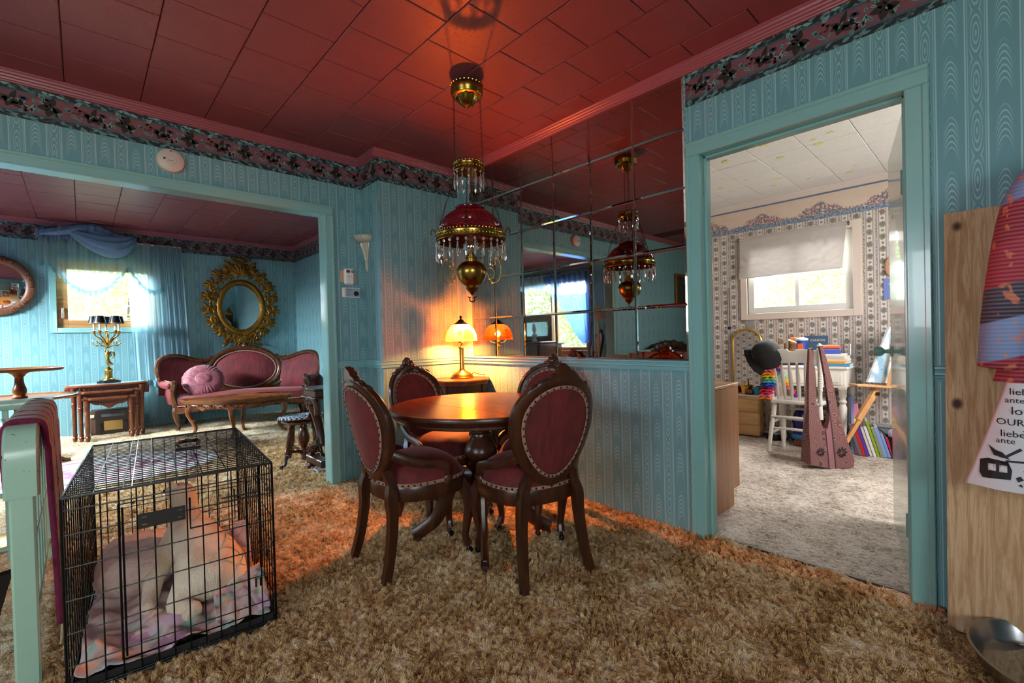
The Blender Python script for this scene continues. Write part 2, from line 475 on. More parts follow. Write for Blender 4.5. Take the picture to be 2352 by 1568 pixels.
def m_mirror(name, tint=.86, rough=.015, tc=(1, 1, .99)):
    g = G(name); s = g.step(g.noise(60, 3, v=g.world()[0]), .62, .72)
    return g.set(tuple(tint*q for q in tc), rough+s*.05, 1.0)
reg('tilemirror', m_mirror('antique_mirror_tile', .56, .02, (1, .93, .85))); reg('mirror', m_mirror('mirror_glass', .85, .01))
def m_glass_thin(name, c=(1, 1, 1), a=.12, rough=.02):
    """window pane: mostly lets light through, a little gloss"""
    g = G(name); t = g.N.new('ShaderNodeBsdfTransparent'); t.inputs[0].default_value = (*c, 1)
    gl = g.N.new('ShaderNodeBsdfGlossy'); gl.inputs['Roughness'].default_value = rough
    m = g.N.new('ShaderNodeMixShader'); m.inputs[0].default_value = a
    g.L.new(t.outputs[0], m.inputs[1]); g.L.new(gl.outputs[0], m.inputs[2])
    g.L.new(m.outputs[0], g.N['Material Output'].inputs[0]); return g.m
reg('pane', m_glass_thin('window_glass', a=.06))
def m_sheer(name, c, alpha, trans=.5, fold=True):
    """thin cloth: part see-through, part translucent"""
    g = G(name)
    d = g.N.new('ShaderNodeBsdfDiffuse'); d.inputs[0].default_value = (*hexc(c), 1)
    t = g.N.new('ShaderNodeBsdfTranslucent'); t.inputs[0].default_value = (*hexc(c), 1)
    m1 = g.N.new('ShaderNodeMixShader'); m1.inputs[0].default_value = trans
    g.L.new(d.outputs[0], m1.inputs[1]); g.L.new(t.outputs[0], m1.inputs[2])
    tr = g.N.new('ShaderNodeBsdfTransparent'); m2 = g.N.new('ShaderNodeMixShader'); m2.inputs[0].default_value = alpha
    g.L.new(tr.outputs[0], m2.inputs[1]); g.L.new(m1.outputs[0], m2.inputs[2])
    g.L.new(m2.outputs[0], g.N['Material Output'].inputs[0]); return g.m
reg('sheer', m_sheer('blue_sheer_cloth', '#a6cbd8', .50, .28)); reg('drape', m_sheer('blue_drape_cloth', '#93b3da', .95, .45))
reg('lace', m_sheer('blue_lace', '#6fa0aa', .88, .12)); reg('sheer2', m_sheer('blue_tied_curtain', '#5d8fd8', .82, .6))
reg('blind', m_sheer('grey_roller_blind', '#c9bfba', 1.0, .04))

# ---------------------------------------------------------------- room shell
def fbm(x, y, sc, seed=0, oct=3):
    out = 0; amp = 1
    for o in range(oct):
        r = np.random.default_rng(seed+o*17).random((257, 257)); X = x*sc; Y = y*sc
        xi = np.floor(X).astype(int); yi = np.floor(Y).astype(int); fx = X-xi; fy = Y-yi
        fx = fx*fx*(3-2*fx); fy = fy*fy*(3-2*fy)
        g = lambda a, b: r[a % 257, b % 257]
        v = g(xi, yi)*(1-fx)*(1-fy)+g(xi+1, yi)*fx*(1-fy)+g(xi, yi+1)*(1-fx)*fy+g(xi+1, yi+1)*fx*fy
        out = out+amp*(v-.5); amp *= .55; sc *= 2.1
    return out
def carpet_mesh(name, blocks, mat, holes=(), slope=True):
    V = []; Fc = []
    for (x0, x1, y0, y1, d, amp) in blocks:
        nx = max(1, round((x1-x0)/d)); ny = max(1, round((y1-y0)/d))
        xs = np.linspace(x0, x1, nx+1); ys = np.linspace(y0, y1, ny+1)
        X, Y = np.meshgrid(xs, ys)
        Z = amp*(fbm(X, Y*.6, 22, 1, 3)+.6*fbm(X, Y, 75, 9, 2))*1.25
        Z = np.clip(Z, -.02, .012)
        if slope: Z += np.maximum(0, .0225*(Y-2.9))
        off = len(V) and sum(len(v) for v in V)
        V.append(np.stack([X.ravel(), Y.ravel(), Z.ravel()], 1))
        i = np.arange(nx); j = np.arange(ny); I, J = np.meshgrid(i, j)
        a = (J*(nx+1)+I).ravel()+off
        keep = np.ones(a.size, bool)
        cx = (xs[:-1][I]+d/2).ravel(); cy = (ys[:-1][J]+d/2).ravel()
        for (hx0, hx1, hy0, hy1) in holes: keep &= ~((cx > hx0) & (cx < hx1) & (cy > hy0) & (cy < hy1))
        a = a[keep]
        Fc.append(np.stack([a, a+1, a+nx+2, a+nx+1], 1))
    V = np.concatenate(V); Fc = np.concatenate(Fc)
    me = bpy.data.meshes.new(name); me.vertices.add(len(V)); me.vertices.foreach_set('co', V.astype('f').ravel())
    me.loops.add(Fc.size); me.loops.foreach_set('vertex_index', Fc.astype('i').ravel())
    me.polygons.add(len(Fc)); me.polygons.foreach_set('loop_start', np.arange(0, Fc.size, 4, dtype='i'))
    me.polygons.foreach_set('use_smooth', np.ones(len(Fc), bool))
    me.update(calc_edges=True); me.validate(); me.materials.append(mat)
    o = bpy.data.objects.new(name, me); COL.objects.link(o); return struct(o)
HOLE = (-1.05, -.27, 2.45, 3.28)
FLOOR = carpet_mesh('floor', [(-.35, 2.375, .35, 3.48, .0075, .011), (-2.6, 2.375, -2.2, .35, .05, .010), (-2.6, -.35, .35, 3.48, .05, .010),
                      (-.5, 2.32, 3.48, 5.6, .014, .011), (-1.9, 2.32, 5.6, 7.06, .02, .011), (-1.9, -.5, 3.48, 5.6, .05, .01)], MAT['carpet'], [HOLE])
carpet_mesh('floor_bedroom', [(2.375, 5.02, .1, 2.2, .012, .008), (2.43, 5.02, -.6, .1, .05, .008), (2.43, 5.02, 2.2, 3.0, .05, .008)], MAT['carpet2'], slope=False)
reg('yarn', m_carpet(True))
pile('carpet_pile', FLOOR, -.12, 2.34, -.30, 3.40, MAT['yarn'], 36000, 16, .0115, .011)
pile('carpet_pile', FLOOR, -.15, 1.9, 3.40, 5.2, MAT['yarn'], 9000, 14, .0115, .012, slope=True)
m = MB()
for b in ((-2.6, 5.1, -2.3, 2.42), (-.24, 5.1, 2.42, 7.15), (-2.6, -1.08, 2.42, 7.15), (-1.08, -.24, 3.31, 7.15)): m.bx(*b, -.09, -.035)
struct(m.build('floor_boards', plain('subfloor_brown', '#4a3a28', .9), None, smooth=0))
m = MB(); m.bx(2.362, 2.386, .235, 1.028, -.03, .004, .003); struct(m.build('threshold_strip', plain('threshold_brown', '#4a3626', .6)))
m = MB(); x0, x1, y0, y1 = HOLE
for a in ((x0-.03, x0, y0-.03, y1+.03), (x1, x1+.03, y0-.03, y1+.03), (x0, x1, y0-.03, y0), (x0, x1, y1, y1+.03)): m.bx(*a, -1.2, -.02)
struct(m.build('stairwell_lining', plain('stairwell_brown', '#2c2119', .9)))
m = MB()
for k in range(5): m.bx(x0, x1, y1-.17*(k+1), y1-.17*k, -.22*(k+1)-.03, -.22*(k+1))
struct(m.build('stair_treads', plain('stair_tread_brown', '#3a2c20', .9)))

def wall(name, boxes, mat):
    m = MB()
    for b in boxes: m.bx(*b)
    return struct(m.build(name, mat, smooth=0))
ZC = 2.452; ZB = 2.365
paper = MAT['paper']
w_left = wall('wall_left', [(1.345, 1.72, 3.37, 3.48, -.05, 2.5), (-.345, 1.345, 3.37, 3.48, 2.022, 2.5), (-2.6, -.345, 3.37, 3.48, -.05, 2.5)], paper)
w_nook = wall('wall_nook', [(1.605, 2.32, 3.09, 3.37, -.05, 2.5)], paper)
w_right = wall('wall_right', [(2.32, 2.43, 1.07, 3.48, -.05, 2.5), (2.32, 2.43, .195, 1.07, 2.005, 2.5), (2.32, 2.43, -2.2, .195, -.05, 2.5)], paper)
w_back = wall('wall_back', [(-2.6, -1.7, -2.3, -2.2, 0, 2.5), (-.3, 2.43, -2.3, -2.2, 0, 2.5), (-1.7, -.3, -2.3, -2.2, 0, 1.05), (-1.7, -.3, -2.3, -2.2, 2.05, 2.5)], paper)
w_west = wall('wall_west', [(-2.7, -2.6, -2.3, 0, 0, 2.5), (-2.7, -2.6, 1.4, 3.48, 0, 2.5), (-2.7, -2.6, 0, 1.4, 0, 1.0), (-2.7, -2.6, 0, 1.4, 2.0, 2.5)], paper)
w_far = wall('wall_far', [(-1.9, -.19, 7.05, 7.15, -.1, 2.5), (.685, 2.4, 7.05, 7.15, -.1, 2.5), (-.19, .685, 7.05, 7.15, -.1, 1.287), (-.19, .685, 7.05, 7.15, 2.03, 2.5)], paper)
w_least = wall('wall_living_east', [(2.30, 2.40, 3.48, 7.15, -.1, 2.5)], paper)
w_lwest = wall('wall_living_west', [(-2.0, -1.9, 3.48, 5.0, -.1, 2.5), (-2.0, -1.9, 6.5, 7.15, -.1, 2.5), (-2.0, -1.9, 5.0, 6.5, -.1, .8), (-2.0, -1.9, 5.0, 6.5, 2.1, 2.5)], paper)
fl = MAT['floral']
w_bed = wall('wall_bedroom', [(5.0, 5.1, -.7, .87, 0, 2.5), (5.0, 5.1, 1.755, 3.1, 0, 2.5), (5.0, 5.1, .87, 1.755, 0, 1.235), (5.0, 5.1, .87, 1.755, 1.955, 2.5)], fl)
wall('wall_bedroom_north', [(2.43, 5.1, 3.0, 3.1, 0, 2.5)], fl)
wall('wall_bedroom_south', [(2.43, 3.1, -.7, -.6, 0, 2.5), (4.3, 5.1, -.7, -.6, 0, 2.5), (3.1, 4.3, -.7, -.6, 0, 1.0), (3.1, 4.3, -.7, -.6, 2.0, 2.5)], fl)
wall('wall_bedroom_inner', [(2.43, 2.435, 1.07, 3.0, 0, 2.4), (2.43, 2.435, -.6, .195, 0, 2.4), (2.43, 2.435, .195, 1.07, 2.005, 2.4)], fl)

# ceilings: a backing plus single tiles
def ceiling(name, x0, x1, y0, y1, z, tx0, px, ty0, py, stagger, mt, mg, vis, gap=.003, skip=None):
    m = MB(); m.bx(x0, x1, y0, y1, z+.006, z+.05); c = struct(m.build(name, mg, smooth=0))
    t = MB(); t.box(0, 0, .005, px-gap, py-gap, .014, .003)
    proto = None; k = math.floor((vis[0]-tx0)/px)
    while tx0+k*px < vis[1]:
        j = math.floor((vis[2]-ty0)/py)-1
        while True:
            a0 = tx0+k*px; b0 = ty0+(j+(.5 if (k % 2 and stagger) else 0))*py
            if b0 > vis[3]: break
            j += 1
            A0, A1, B0, B1 = max(a0, x0), min(a0+px, x1), max(b0, y0), min(b0+py, y1)
            if A1-A0 < .02 or B1-B0 < .02: continue
            if skip and skip(A0, A1, B0, B1): continue
            full = A1-A0 > px-.001 and B1-B0 > py-.001
            dz = RNG.uniform(-.0012, .0012)
            if full:
                if proto is None: proto = t.build('ceiling_tile', mt, c, loc=((A0+A1)/2, (B0+B1)/2, z+dz))
                else: inst(proto, None, c, ((A0+A1)/2, (B0+B1)/2, z+dz))
            else:
                q = MB(); q.box(0, 0, .005, A1-A0-gap, B1-B0-gap, .014, .003); q.build('ceiling_tile', mt, c, loc=((A0+A1)/2, (B0+B1)/2, z+dz))
        k += 1
    return c
c1 = ceiling('ceiling', -2.6, 2.32, -2.2, 3.37, ZC, -.0318, .3085, 2.708-.305*6, .305, True, MAT['ceil'], MAT['ceil_gap'], (-1.25, 2.32, .3, 3.37))
c2 = ceiling('ceiling_living', -1.9, 2.30, 3.48, 7.05, ZC, -.314, .303, 5.488-.303*4, .303, True, MAT['ceil'], MAT['ceil_gap'], (-1.9, 2.30, 3.48, 7.05))
c3 = ceiling('ceiling_bedroom', 2.435, 5.0, -.6, 3.0, ZB, 5.0-.3048*9+.0, .3048, 1.84-.3048*3, .3048, False, MAT['ceil_w'], MAT['gap_w'], (2.435, 5.0, -.3, 2.9))
m = MB(); m.bx(-2.6, 2.32, -2.2, .3-.305, ZC-.002, ZC+.004); m.bx(-2.6, -1.25-.3, -.1, 3.37, ZC-.002, ZC+.004)
m.build('painted_panel', MAT['ceil'], c1, smooth=0)
def star_poly(r, n=5):
    return [((r if i % 2 == 0 else r*.45)*math.cos(PI*i/n), (r if i % 2 == 0 else r*.45)*math.sin(PI*i/n)) for i in range(2*n)]
ms = plain('pale_yellow_star', '#dfe08e', .6)
for i in range(26):
    q = MB(); q.prism(star_poly(random.choice((.016, .022, .03, .038))), -.0045, -.003)
    q.build('star_sticker', ms, c3, loc=(random.uniform(3.0, 4.7), random.uniform(.6, 2.0), ZB), rz=random.uniform(0, 6))

# mouldings
def mould(name, p0, p1, prof, mat, nrm):
    """profile (out, z) swept straight from p0 to p1 (xy); nrm = direction off the wall"""
    m = MB(); n = len(prof); v = []
    for p in (p0, p1):
        for o_, z in prof: v.append((p[0]+nrm[0]*o_, p[1]+nrm[1]*o_, z))
    f = [(i, (i+1) % n, n+(i+1) % n, n+i) for i in range(n)]+[tuple(range(n))[::-1], tuple(range(n, 2*n))]
    m.add(v, f); return struct(m.build(name, mat, smooth=25))
CR = [(0, 2.398), (.010, 2.399), (.012, 2.404), (.018, 2.407), (.02, 2.414), (.027, 2.419), (.029, 2.426), (.037, 2.431), (.04, 2.439), (.046, 2.443), (.047, 2.453), (0, 2.453)]
RL = [(0, .858), (.012, .858), (.014, .866), (.009, .870), (.011, .878), (.018, .882), (.018, .890), (.012, .893), (.014, .900), (.021, .904), (.021, .912), (0, .914)]
DX, DY = (-1, 0), (0, -1)
segs = [((-2.6, 3.37), (1.605, 3.37), DY, 'B'), ((1.605, 3.37), (1.605, 3.09), DX, 'J'), ((1.558, 3.09), (2.32, 3.09), DY, 'N'), ((2.32, 3.09), (2.32, -2.2), DX, 'A')]
for i, (a, b, n, k) in enumerate(segs): mould('trim_%d' % (i+1), a, b, CR, MAT['crown'], n)
for i, (a, b, n) in enumerate([((1.376, 3.37), (1.605, 3.37), DY), ((1.605, 3.37), (1.605, 3.09), DX), ((1.585, 3.09), (2.32, 3.09), DY), ((2.32, 3.09), (2.32, 1.10), DX), ((2.32, .16), (2.32, -2.2), DX), ((-2.6, 3.37), (-.40, 3.37), DY)]):
    mould('trim_%d' % (i+10), a, b, RL, MAT['rail'], n)
for i, (a, b, n) in enumerate([((-1.9, 7.05), (2.30, 7.05), DY), ((2.30, 7.05), (2.30, 3.48), DX), ((-1.9, 3.48), (-1.9, 7.05), (1, 0)), ((-1.9, 3.48), (2.3, 3.48), (0, 1))]):
    mould('trim_%d' % (i+20), a, b, CR, MAT['crown'], n)
CRB = [(o_, z-2.453+ZB+.004) for o_, z in CR]
for i, (a, b, n) in enumerate([((5.0, -.6), (5.0, 3.0), DX), ((2.435, 3.0), (5.0, 3.0), DY)]): mould('trim_%d' % (i+30), a, b, CRB, MAT['crown_w'], n)

# wallpaper borders: printed strip with leaf motifs
def leaf2(cx, cy, L, W, a, n=4):
    pts = []
    for i in range(n+1): t = i/n; pts.append((L*t, W*math.sin(PI*t**.8)))
    for i in range(n-1, 0, -1): t = i/n; pts.append((L*t, -W*math.sin(PI*t**.8)))
    c, s = math.cos(a), math.sin(a); return [(cx+x*c-y*s, cy+x*s+y*c) for x, y in pts]
def motif(rnd):
    """one repeat (0.30 m) of the vine print: polygons (u, v 0..1 of strip height, layer, colour)"""
    H = .168; out = []
    C = dict(bl=hexc('#231d17'), br=hexc('#33281d'), te=hexc('#5c8a88'), tl=hexc('#7fa9a4'), pl=hexc('#5a2a35'), nv=hexc('#2a3450'), dk=hexc('#39504f'))
    def P_(pts, c, l): out.append((pts, l, C[c]))
    for cx in (.07, .215):
        for k, a in enumerate((.2, 1.2, 2.3, 3.4, 4.4, 5.4)):
            P_(leaf2(cx+rnd.uniform(-.004, .004), H*.5+rnd.uniform(-.008, .008), rnd.uniform(.038, .060), rnd.uniform(.011, .017), a+rnd.uniform(-.25, .25), 5), rnd.choice(('bl', 'bl', 'br')), 2)
        for k in range(4):
            P_(leaf2(cx, H*.5, .016, .004, k*1.57+rnd.uniform(0, 1)), rnd.choice(('te', 'br')), 3)
    for k in range(22):
        cx, cy, a = rnd.uniform(0, .29), rnd.uniform(.035, .135), rnd.uniform(0, 6.28); L = rnd.uniform(.022, .046)
        P_(leaf2(cx, cy, L, rnd.uniform(.005, .009), a), rnd.choice(('te', 'tl', 'te', 'dk')), 1); P_(leaf2(cx, cy, L*.8, .0014, a), 'bl', 2)
    for cx, cy in ((.11, .060), (.21, .108), (.015, .10)):
        for k in range(10):
            x, y = cx+rnd.uniform(-.018, .018), cy+rnd.uniform(-.02, .02); r = .006
            P_([(x+r*math.cos(t*1.05), y+r*math.sin(t*1.05)) for t in range(6)], 'pl', 1)
    for k in range(3): P_(leaf2(.118, .112, .022, .008, k*.9+3.6), 'nv', 2)
    for row in (.012, .156):
        for k in range(9):
            P_(leaf2(k*.033+rnd.uniform(0, .02), row+rnd.uniform(-.004, .004), rnd.uniform(.026, .045), .006, rnd.uniform(-.4, .4)), rnd.choice(('te', 'bl', 'tl', 'dk')), 1)
    return out
MOT = motif(random.Random(4))
def border(parent, p0, p1, nrm, z0=2.232, H=.168):
    L = math.hypot(p1[0]-p0[0], p1[1]-p0[1]); d = ((p1[0]-p0[0])/L, (p1[1]-p0[1])/L)
    m = MB(); t = .0012
    m.add([(p[0]+nrm[0]*o_, p[1]+nrm[1]*o_, z) for p in (p0, p1) for o_, z in ((0, z0), (t, z0), (t, z0+H), (0, z0+H))],
          [(0, 1, 5, 4), (1, 2, 6, 5), (2, 3, 7, 6), (0, 3, 2, 1), (4, 5, 6, 7)])
    strip = m.build('wallpaper_border', MAT['border'], parent, smooth=0)
    q = MB(); n = int(L/.30)+1
    for k in range(n):
        for pts, lay, col in MOT:
            pp = [(k*.30+u, v) for u, v in pts]
            if max(p[0] for p in pp) > L or max(p[1] for p in pp) > H-.002 or min(p[1] for p in pp) < .002 or min(p[0] for p in pp) < 0: continue
            o_ = t+.0004+lay*.0003
            q.add([(p0[0]+d[0]*u+nrm[0]*o_, p0[1]+d[1]*u+nrm[1]*o_, z0+v) for u, v in pp], [tuple(range(len(pp)))], col)
    o = q.build('leaf_print', MAT['print'], strip, smooth=0); o['kind'] = 'stuff'
border(w_left, (-1.2, 3.37), (1.605, 3.37), DY); border(w_nook, (1.605, 3.37), (1.605, 3.09), DX); border(w_nook, (1.605, 3.09), (2.32, 3.09), DY)
border(w_right, (2.32, 1.10), (2.32, -1.2), DX)
border(w_far, (-1.2, 7.05), (2.30, 7.05), DY); border(w_least, (2.30, 7.05), (2.30, 4.0), DX)
m = MB(); m.bx(4.9985, 5.0, -.6, 3.0, 2.08, 2.312); m.build('wallpaper_border', MAT['border2'], w_bed, smooth=0)

# door and opening casings
def casing(name, axis, c, a0, a1, zt, wd, thick, jamb, mat, stop=False):
    """casing round an opening in wall plane axis=c (room side), inner edges a0..a1, top zt"""
    root = bpy.data.objects.new(name, None); COL.objects.link(root); struct(root)
    def B(nm, u0, u1, z0, z1, d0, d1, b=.004):
        m = MB()
        if axis == 'y': m.bx(u0, u1, c+d0, c+d1, z0, z1, b)
        else: m.bx(c+d0, c+d1, u0, u1, z0, z1, b)
        m.build(nm, mat, root)
    for s, e in ((a0-wd, a0), (a1, a1+wd)):
        B('side_casing', s, e, -.02, zt+wd*.0+.0, -thick, 0); 
        i, o = (e, s) if s < a0 else (s, e)
        B('casing_bead', min(o, o+(i-o)*.28), max(o, o+(i-o)*.28), -.02, zt, -thick-.006, -thick+.002, .003)
    B('head_casing', a0-wd, a1+wd, zt, zt+wd, -thick, 0); B('casing_bead', a0-wd, a1+wd, zt+wd*.72, zt+wd, -thick-.006, -thick+.002, .003)
    for s in (a0, a1):
        e = s-.018 if s == a0 else s+.018
        B('jamb', min(s, e), max(s, e), -.02, zt+.018, -.002, jamb)
        if stop: B('door_stop', min(s, s+(.012 if s == a0 else -.012)), max(s, s+(.012 if s == a0 else -.012)), -.02, zt, .035, .07, .002)
    B('head_jamb', a0, a1, zt, zt+.018, -.002, jamb)
    if stop: B('door_stop', a0, a1, zt-.012, zt, .035, .07, .002)
    return root
casing('doorway_living', 'y', 3.37, -.335, 1.312, 1.992, .064, .016, .112, MAT['mint'])
casing('doorway_bedroom', 'x', 2.32, .235, 1.028, 1.965, .072, .02, .118, MAT['mint'], True)
# a flat casing on the living-room side is hidden by the wall

# window builders
def window(name, axis, c, a0, a1, z0, z1, sgn, wd, cas, fr, mull=0, depth=.09, fw=.05):
    """opening in wall plane axis=c facing sgn; cas/fr materials; mull = number of vertical meeting stiles"""
    root = bpy.data.objects.new(name, None); COL.objects.link(root); struct(root)
    def B(nm, u0, u1, w0, w1, d0, d1, mat, b=.003, par=root):
        m = MB(); p, q = sorted((c+sgn*d0, c+sgn*d1))
        if axis == 'y': m.bx(u0, u1, p, q, w0, w1, b)
        else: m.bx(p, q, u0, u1, w0, w1, b)
        return m.build(nm, mat, par)
    for (u0, u1, w0, w1) in ((a0-wd, a0, z0-wd, z1+wd), (a1, a1+wd, z0-wd, z1+wd), (a0, a1, z0-wd, z0), (a0, a1, z1, z1+wd)):
        B('window_casing', u0, u1, w0, w1, 0, .016, cas)
    for (u0, u1, w0, w1) in ((a0, a0+fw, z0, z1), (a1-fw, a1, z0, z1), (a0+fw, a1-fw, z0, z0+fw), (a0+fw, a1-fw, z1-fw, z1)):
        B('sash', u0, u1, w0, w1, -depth*.75, -depth*.15, fr)
    for (u0, u1, w0, w1) in ((a0-.004, a0, z0, z1), (a1, a1+.004, z0, z1), (a0, a1, z0-.004, z0), (a0, a1, z1, z1+.004)):
        B('reveal', u0, u1, w0, w1, -.1, 0, cas, .001)
    xs = [a0+fw]+[a0+(a1-a0)*(i+1)/(mull+1) for i in range(mull)]+[a1-fw]
    for x in xs[1:-1]: B('mullion', x-.018, x+.018, z0+fw, z1-fw, -depth*.8, -depth*.2, fr)
    for i in range(len(xs)-1): B('pane', xs[i], xs[i+1], z0+fw, z1-fw, -depth*.5, -depth*.45, MAT['pane'], 0)
    return root
oak = m_wood_grain('golden_pine', '#a5713c', '#c79459', 'x', .4); white = reg('white', plain('white_vinyl', '#f0ede6', .4)); creamw = reg('cream', plain('cream_paint', '#e6d3c6', .45))
w1 = window('window_1', 'y', 7.05, -.19, .685, 1.287, 2.03, -1, .055, MAT['mint'], oak, 0, fw=.088)
m = MB(); m.box(-.145, 7.052, 1.45, .022, .012, .12, .005); m.box(-.142, 7.040, 1.475, .016, .02, .05, .004); m.build('latch', plain('brushed_latch', '#b5aa9c', .35, .8), w1)
w2 = window('window_2', 'x', 5.0, .87, 1.755, 1.235, 1.955, -1, .065, creamw, white, 1, fw=.06)
w3 = window('window_3', 'x', -1.9, 5.0, 6.5, .8, 2.1, 1, .08, wood('dark_window_wood', '#5b4330', '#7a5b40', .5), wood('window_sash_wood', '#6b5038', '#8a6a4a', .5), 1, fw=.06)
window('window_4', 'y', -2.2, -1.7, -.3, 1.05, 2.05, 1, .07, MAT['mint'], white, 1)
window('window_5', 'x', -2.6, 0, 1.4, 1.0, 2.0, 1, .07, MAT['mint'], white, 1)
window('window_6', 'y', -.6, 3.1, 4.3, 1.0, 2.0, 1, .065, creamw, white, 1)

# mirror tiles on the right wall
mt = thing('mirror_tile_panel', 'wall panel of square smoked mirror tiles above the chair rail, right of the corner', 'mirror')
ycol = [1.108, 1.413, 1.7176, 2.0224, 2.327, 2.632, 2.925]; zrow = [.914, 1.2098, 1.5146, 1.8194, 2.1242, 2.398]
for i in range(6):
    for j in range(5):
        q = MB(); hy = (ycol[i+1]-ycol[i])/2-.001; hz = (zrow[j+1]-zrow[j])/2-.001; b = .009
        v = [(.0, -hy, -hz), (.0, hy, -hz), (.0, hy, hz), (.0, -hy, hz), (-.0025, -hy, -hz), (-.0025, hy, -hz), (-.0025, hy, hz), (-.0025, -hy, hz),
             (-.0045, -hy+b, -hz+b), (-.0045, hy-b, -hz+b), (-.0045, hy-b, hz-b), (-.0045, -hy+b, hz-b)]
        q.add(v, [(3, 2, 1, 0)]+[(k, (k+1) % 4, 4+(k+1) % 4, 4+k) for k in range(4)]+[(4+k, 4+(k+1) % 4, 8+(k+1) % 4, 8+k) for k in range(4)]+[(8, 9, 10, 11)])
        o = q.build('mirror_tile', MAT['tilemirror'], mt, smooth=0, loc=(2.319, (ycol[i]+ycol[i+1])/2, (zrow[j]+zrow[j+1])/2))
        o.rotation_euler = (0, RNG.normal(0, .0025), RNG.normal(0, .003))
# ---------------------------------------------------------------- materials for furniture
chairwood = reg('chairwood', wood('dark_walnut', '#2a150c', '#4a2615', .30, 5, (1, 1, .15)))
midwood = reg('midwood', wood('brown_mahogany', '#55280f', '#7d4420', .28, 5, (1, .2, 1)))
tablewood = reg('tablewood', wood('polished_cherry', '#7a3f16', '#a3602a', .22, 5, (1, .06, 1)))
def m_velvet(name, a, b, st=(1, 1, .12)):
    g = G(name); n = g.noise(45, 4, st=st); n2 = g.noise(6, 2)
    return g.set(g.mix(g.step(n*.6+n2*.4, .32, .68), hexc(a), hexc(b)), .75, 0, g.noise(180, 2), .3, .002, Sheen_Weight=.25, Sheen_Tint=(1, .45, .4, 1), Sheen_Roughness=.4)
velvet = reg('velvet', m_velvet('red_velvet', '#4a1012', '#6f1d1e'))
velvet2 = reg('velvet2', m_velvet('rose_velvet', '#521519', '#772428'))
gimp = reg('gimp', fabric('tan_gimp_braid', '#7a5c4a', '#a8826c', 160, .9, .1))
nailm = reg('nail', plain('dark_nail_head', '#2b2422', .35, .8))
brass = reg('brass', plain('aged_brass', '#8f7434', .26, 1, .25))
brass2 = reg('brass2', plain('antique_brass', '#b08d45', .30, 1, .2))
gilt = reg('gilt', plain('gilt_gold', '#8f6422', .42, .85, .45, 40, .5))
iron = reg('iron', plain('dark_chain', '#2c221a', .4, .8))
black = reg('black', plain('black_wire', '#0f0f10', .38, .4))
chrome = reg('chrome', plain('bright_steel', '#c9c9c9', .18, 1))
plastic_w = reg('plastic', plain('white_plastic', '#e6e0dc', .4)); inkm = reg('ink', plain('black_ink', '#17171a', .6))

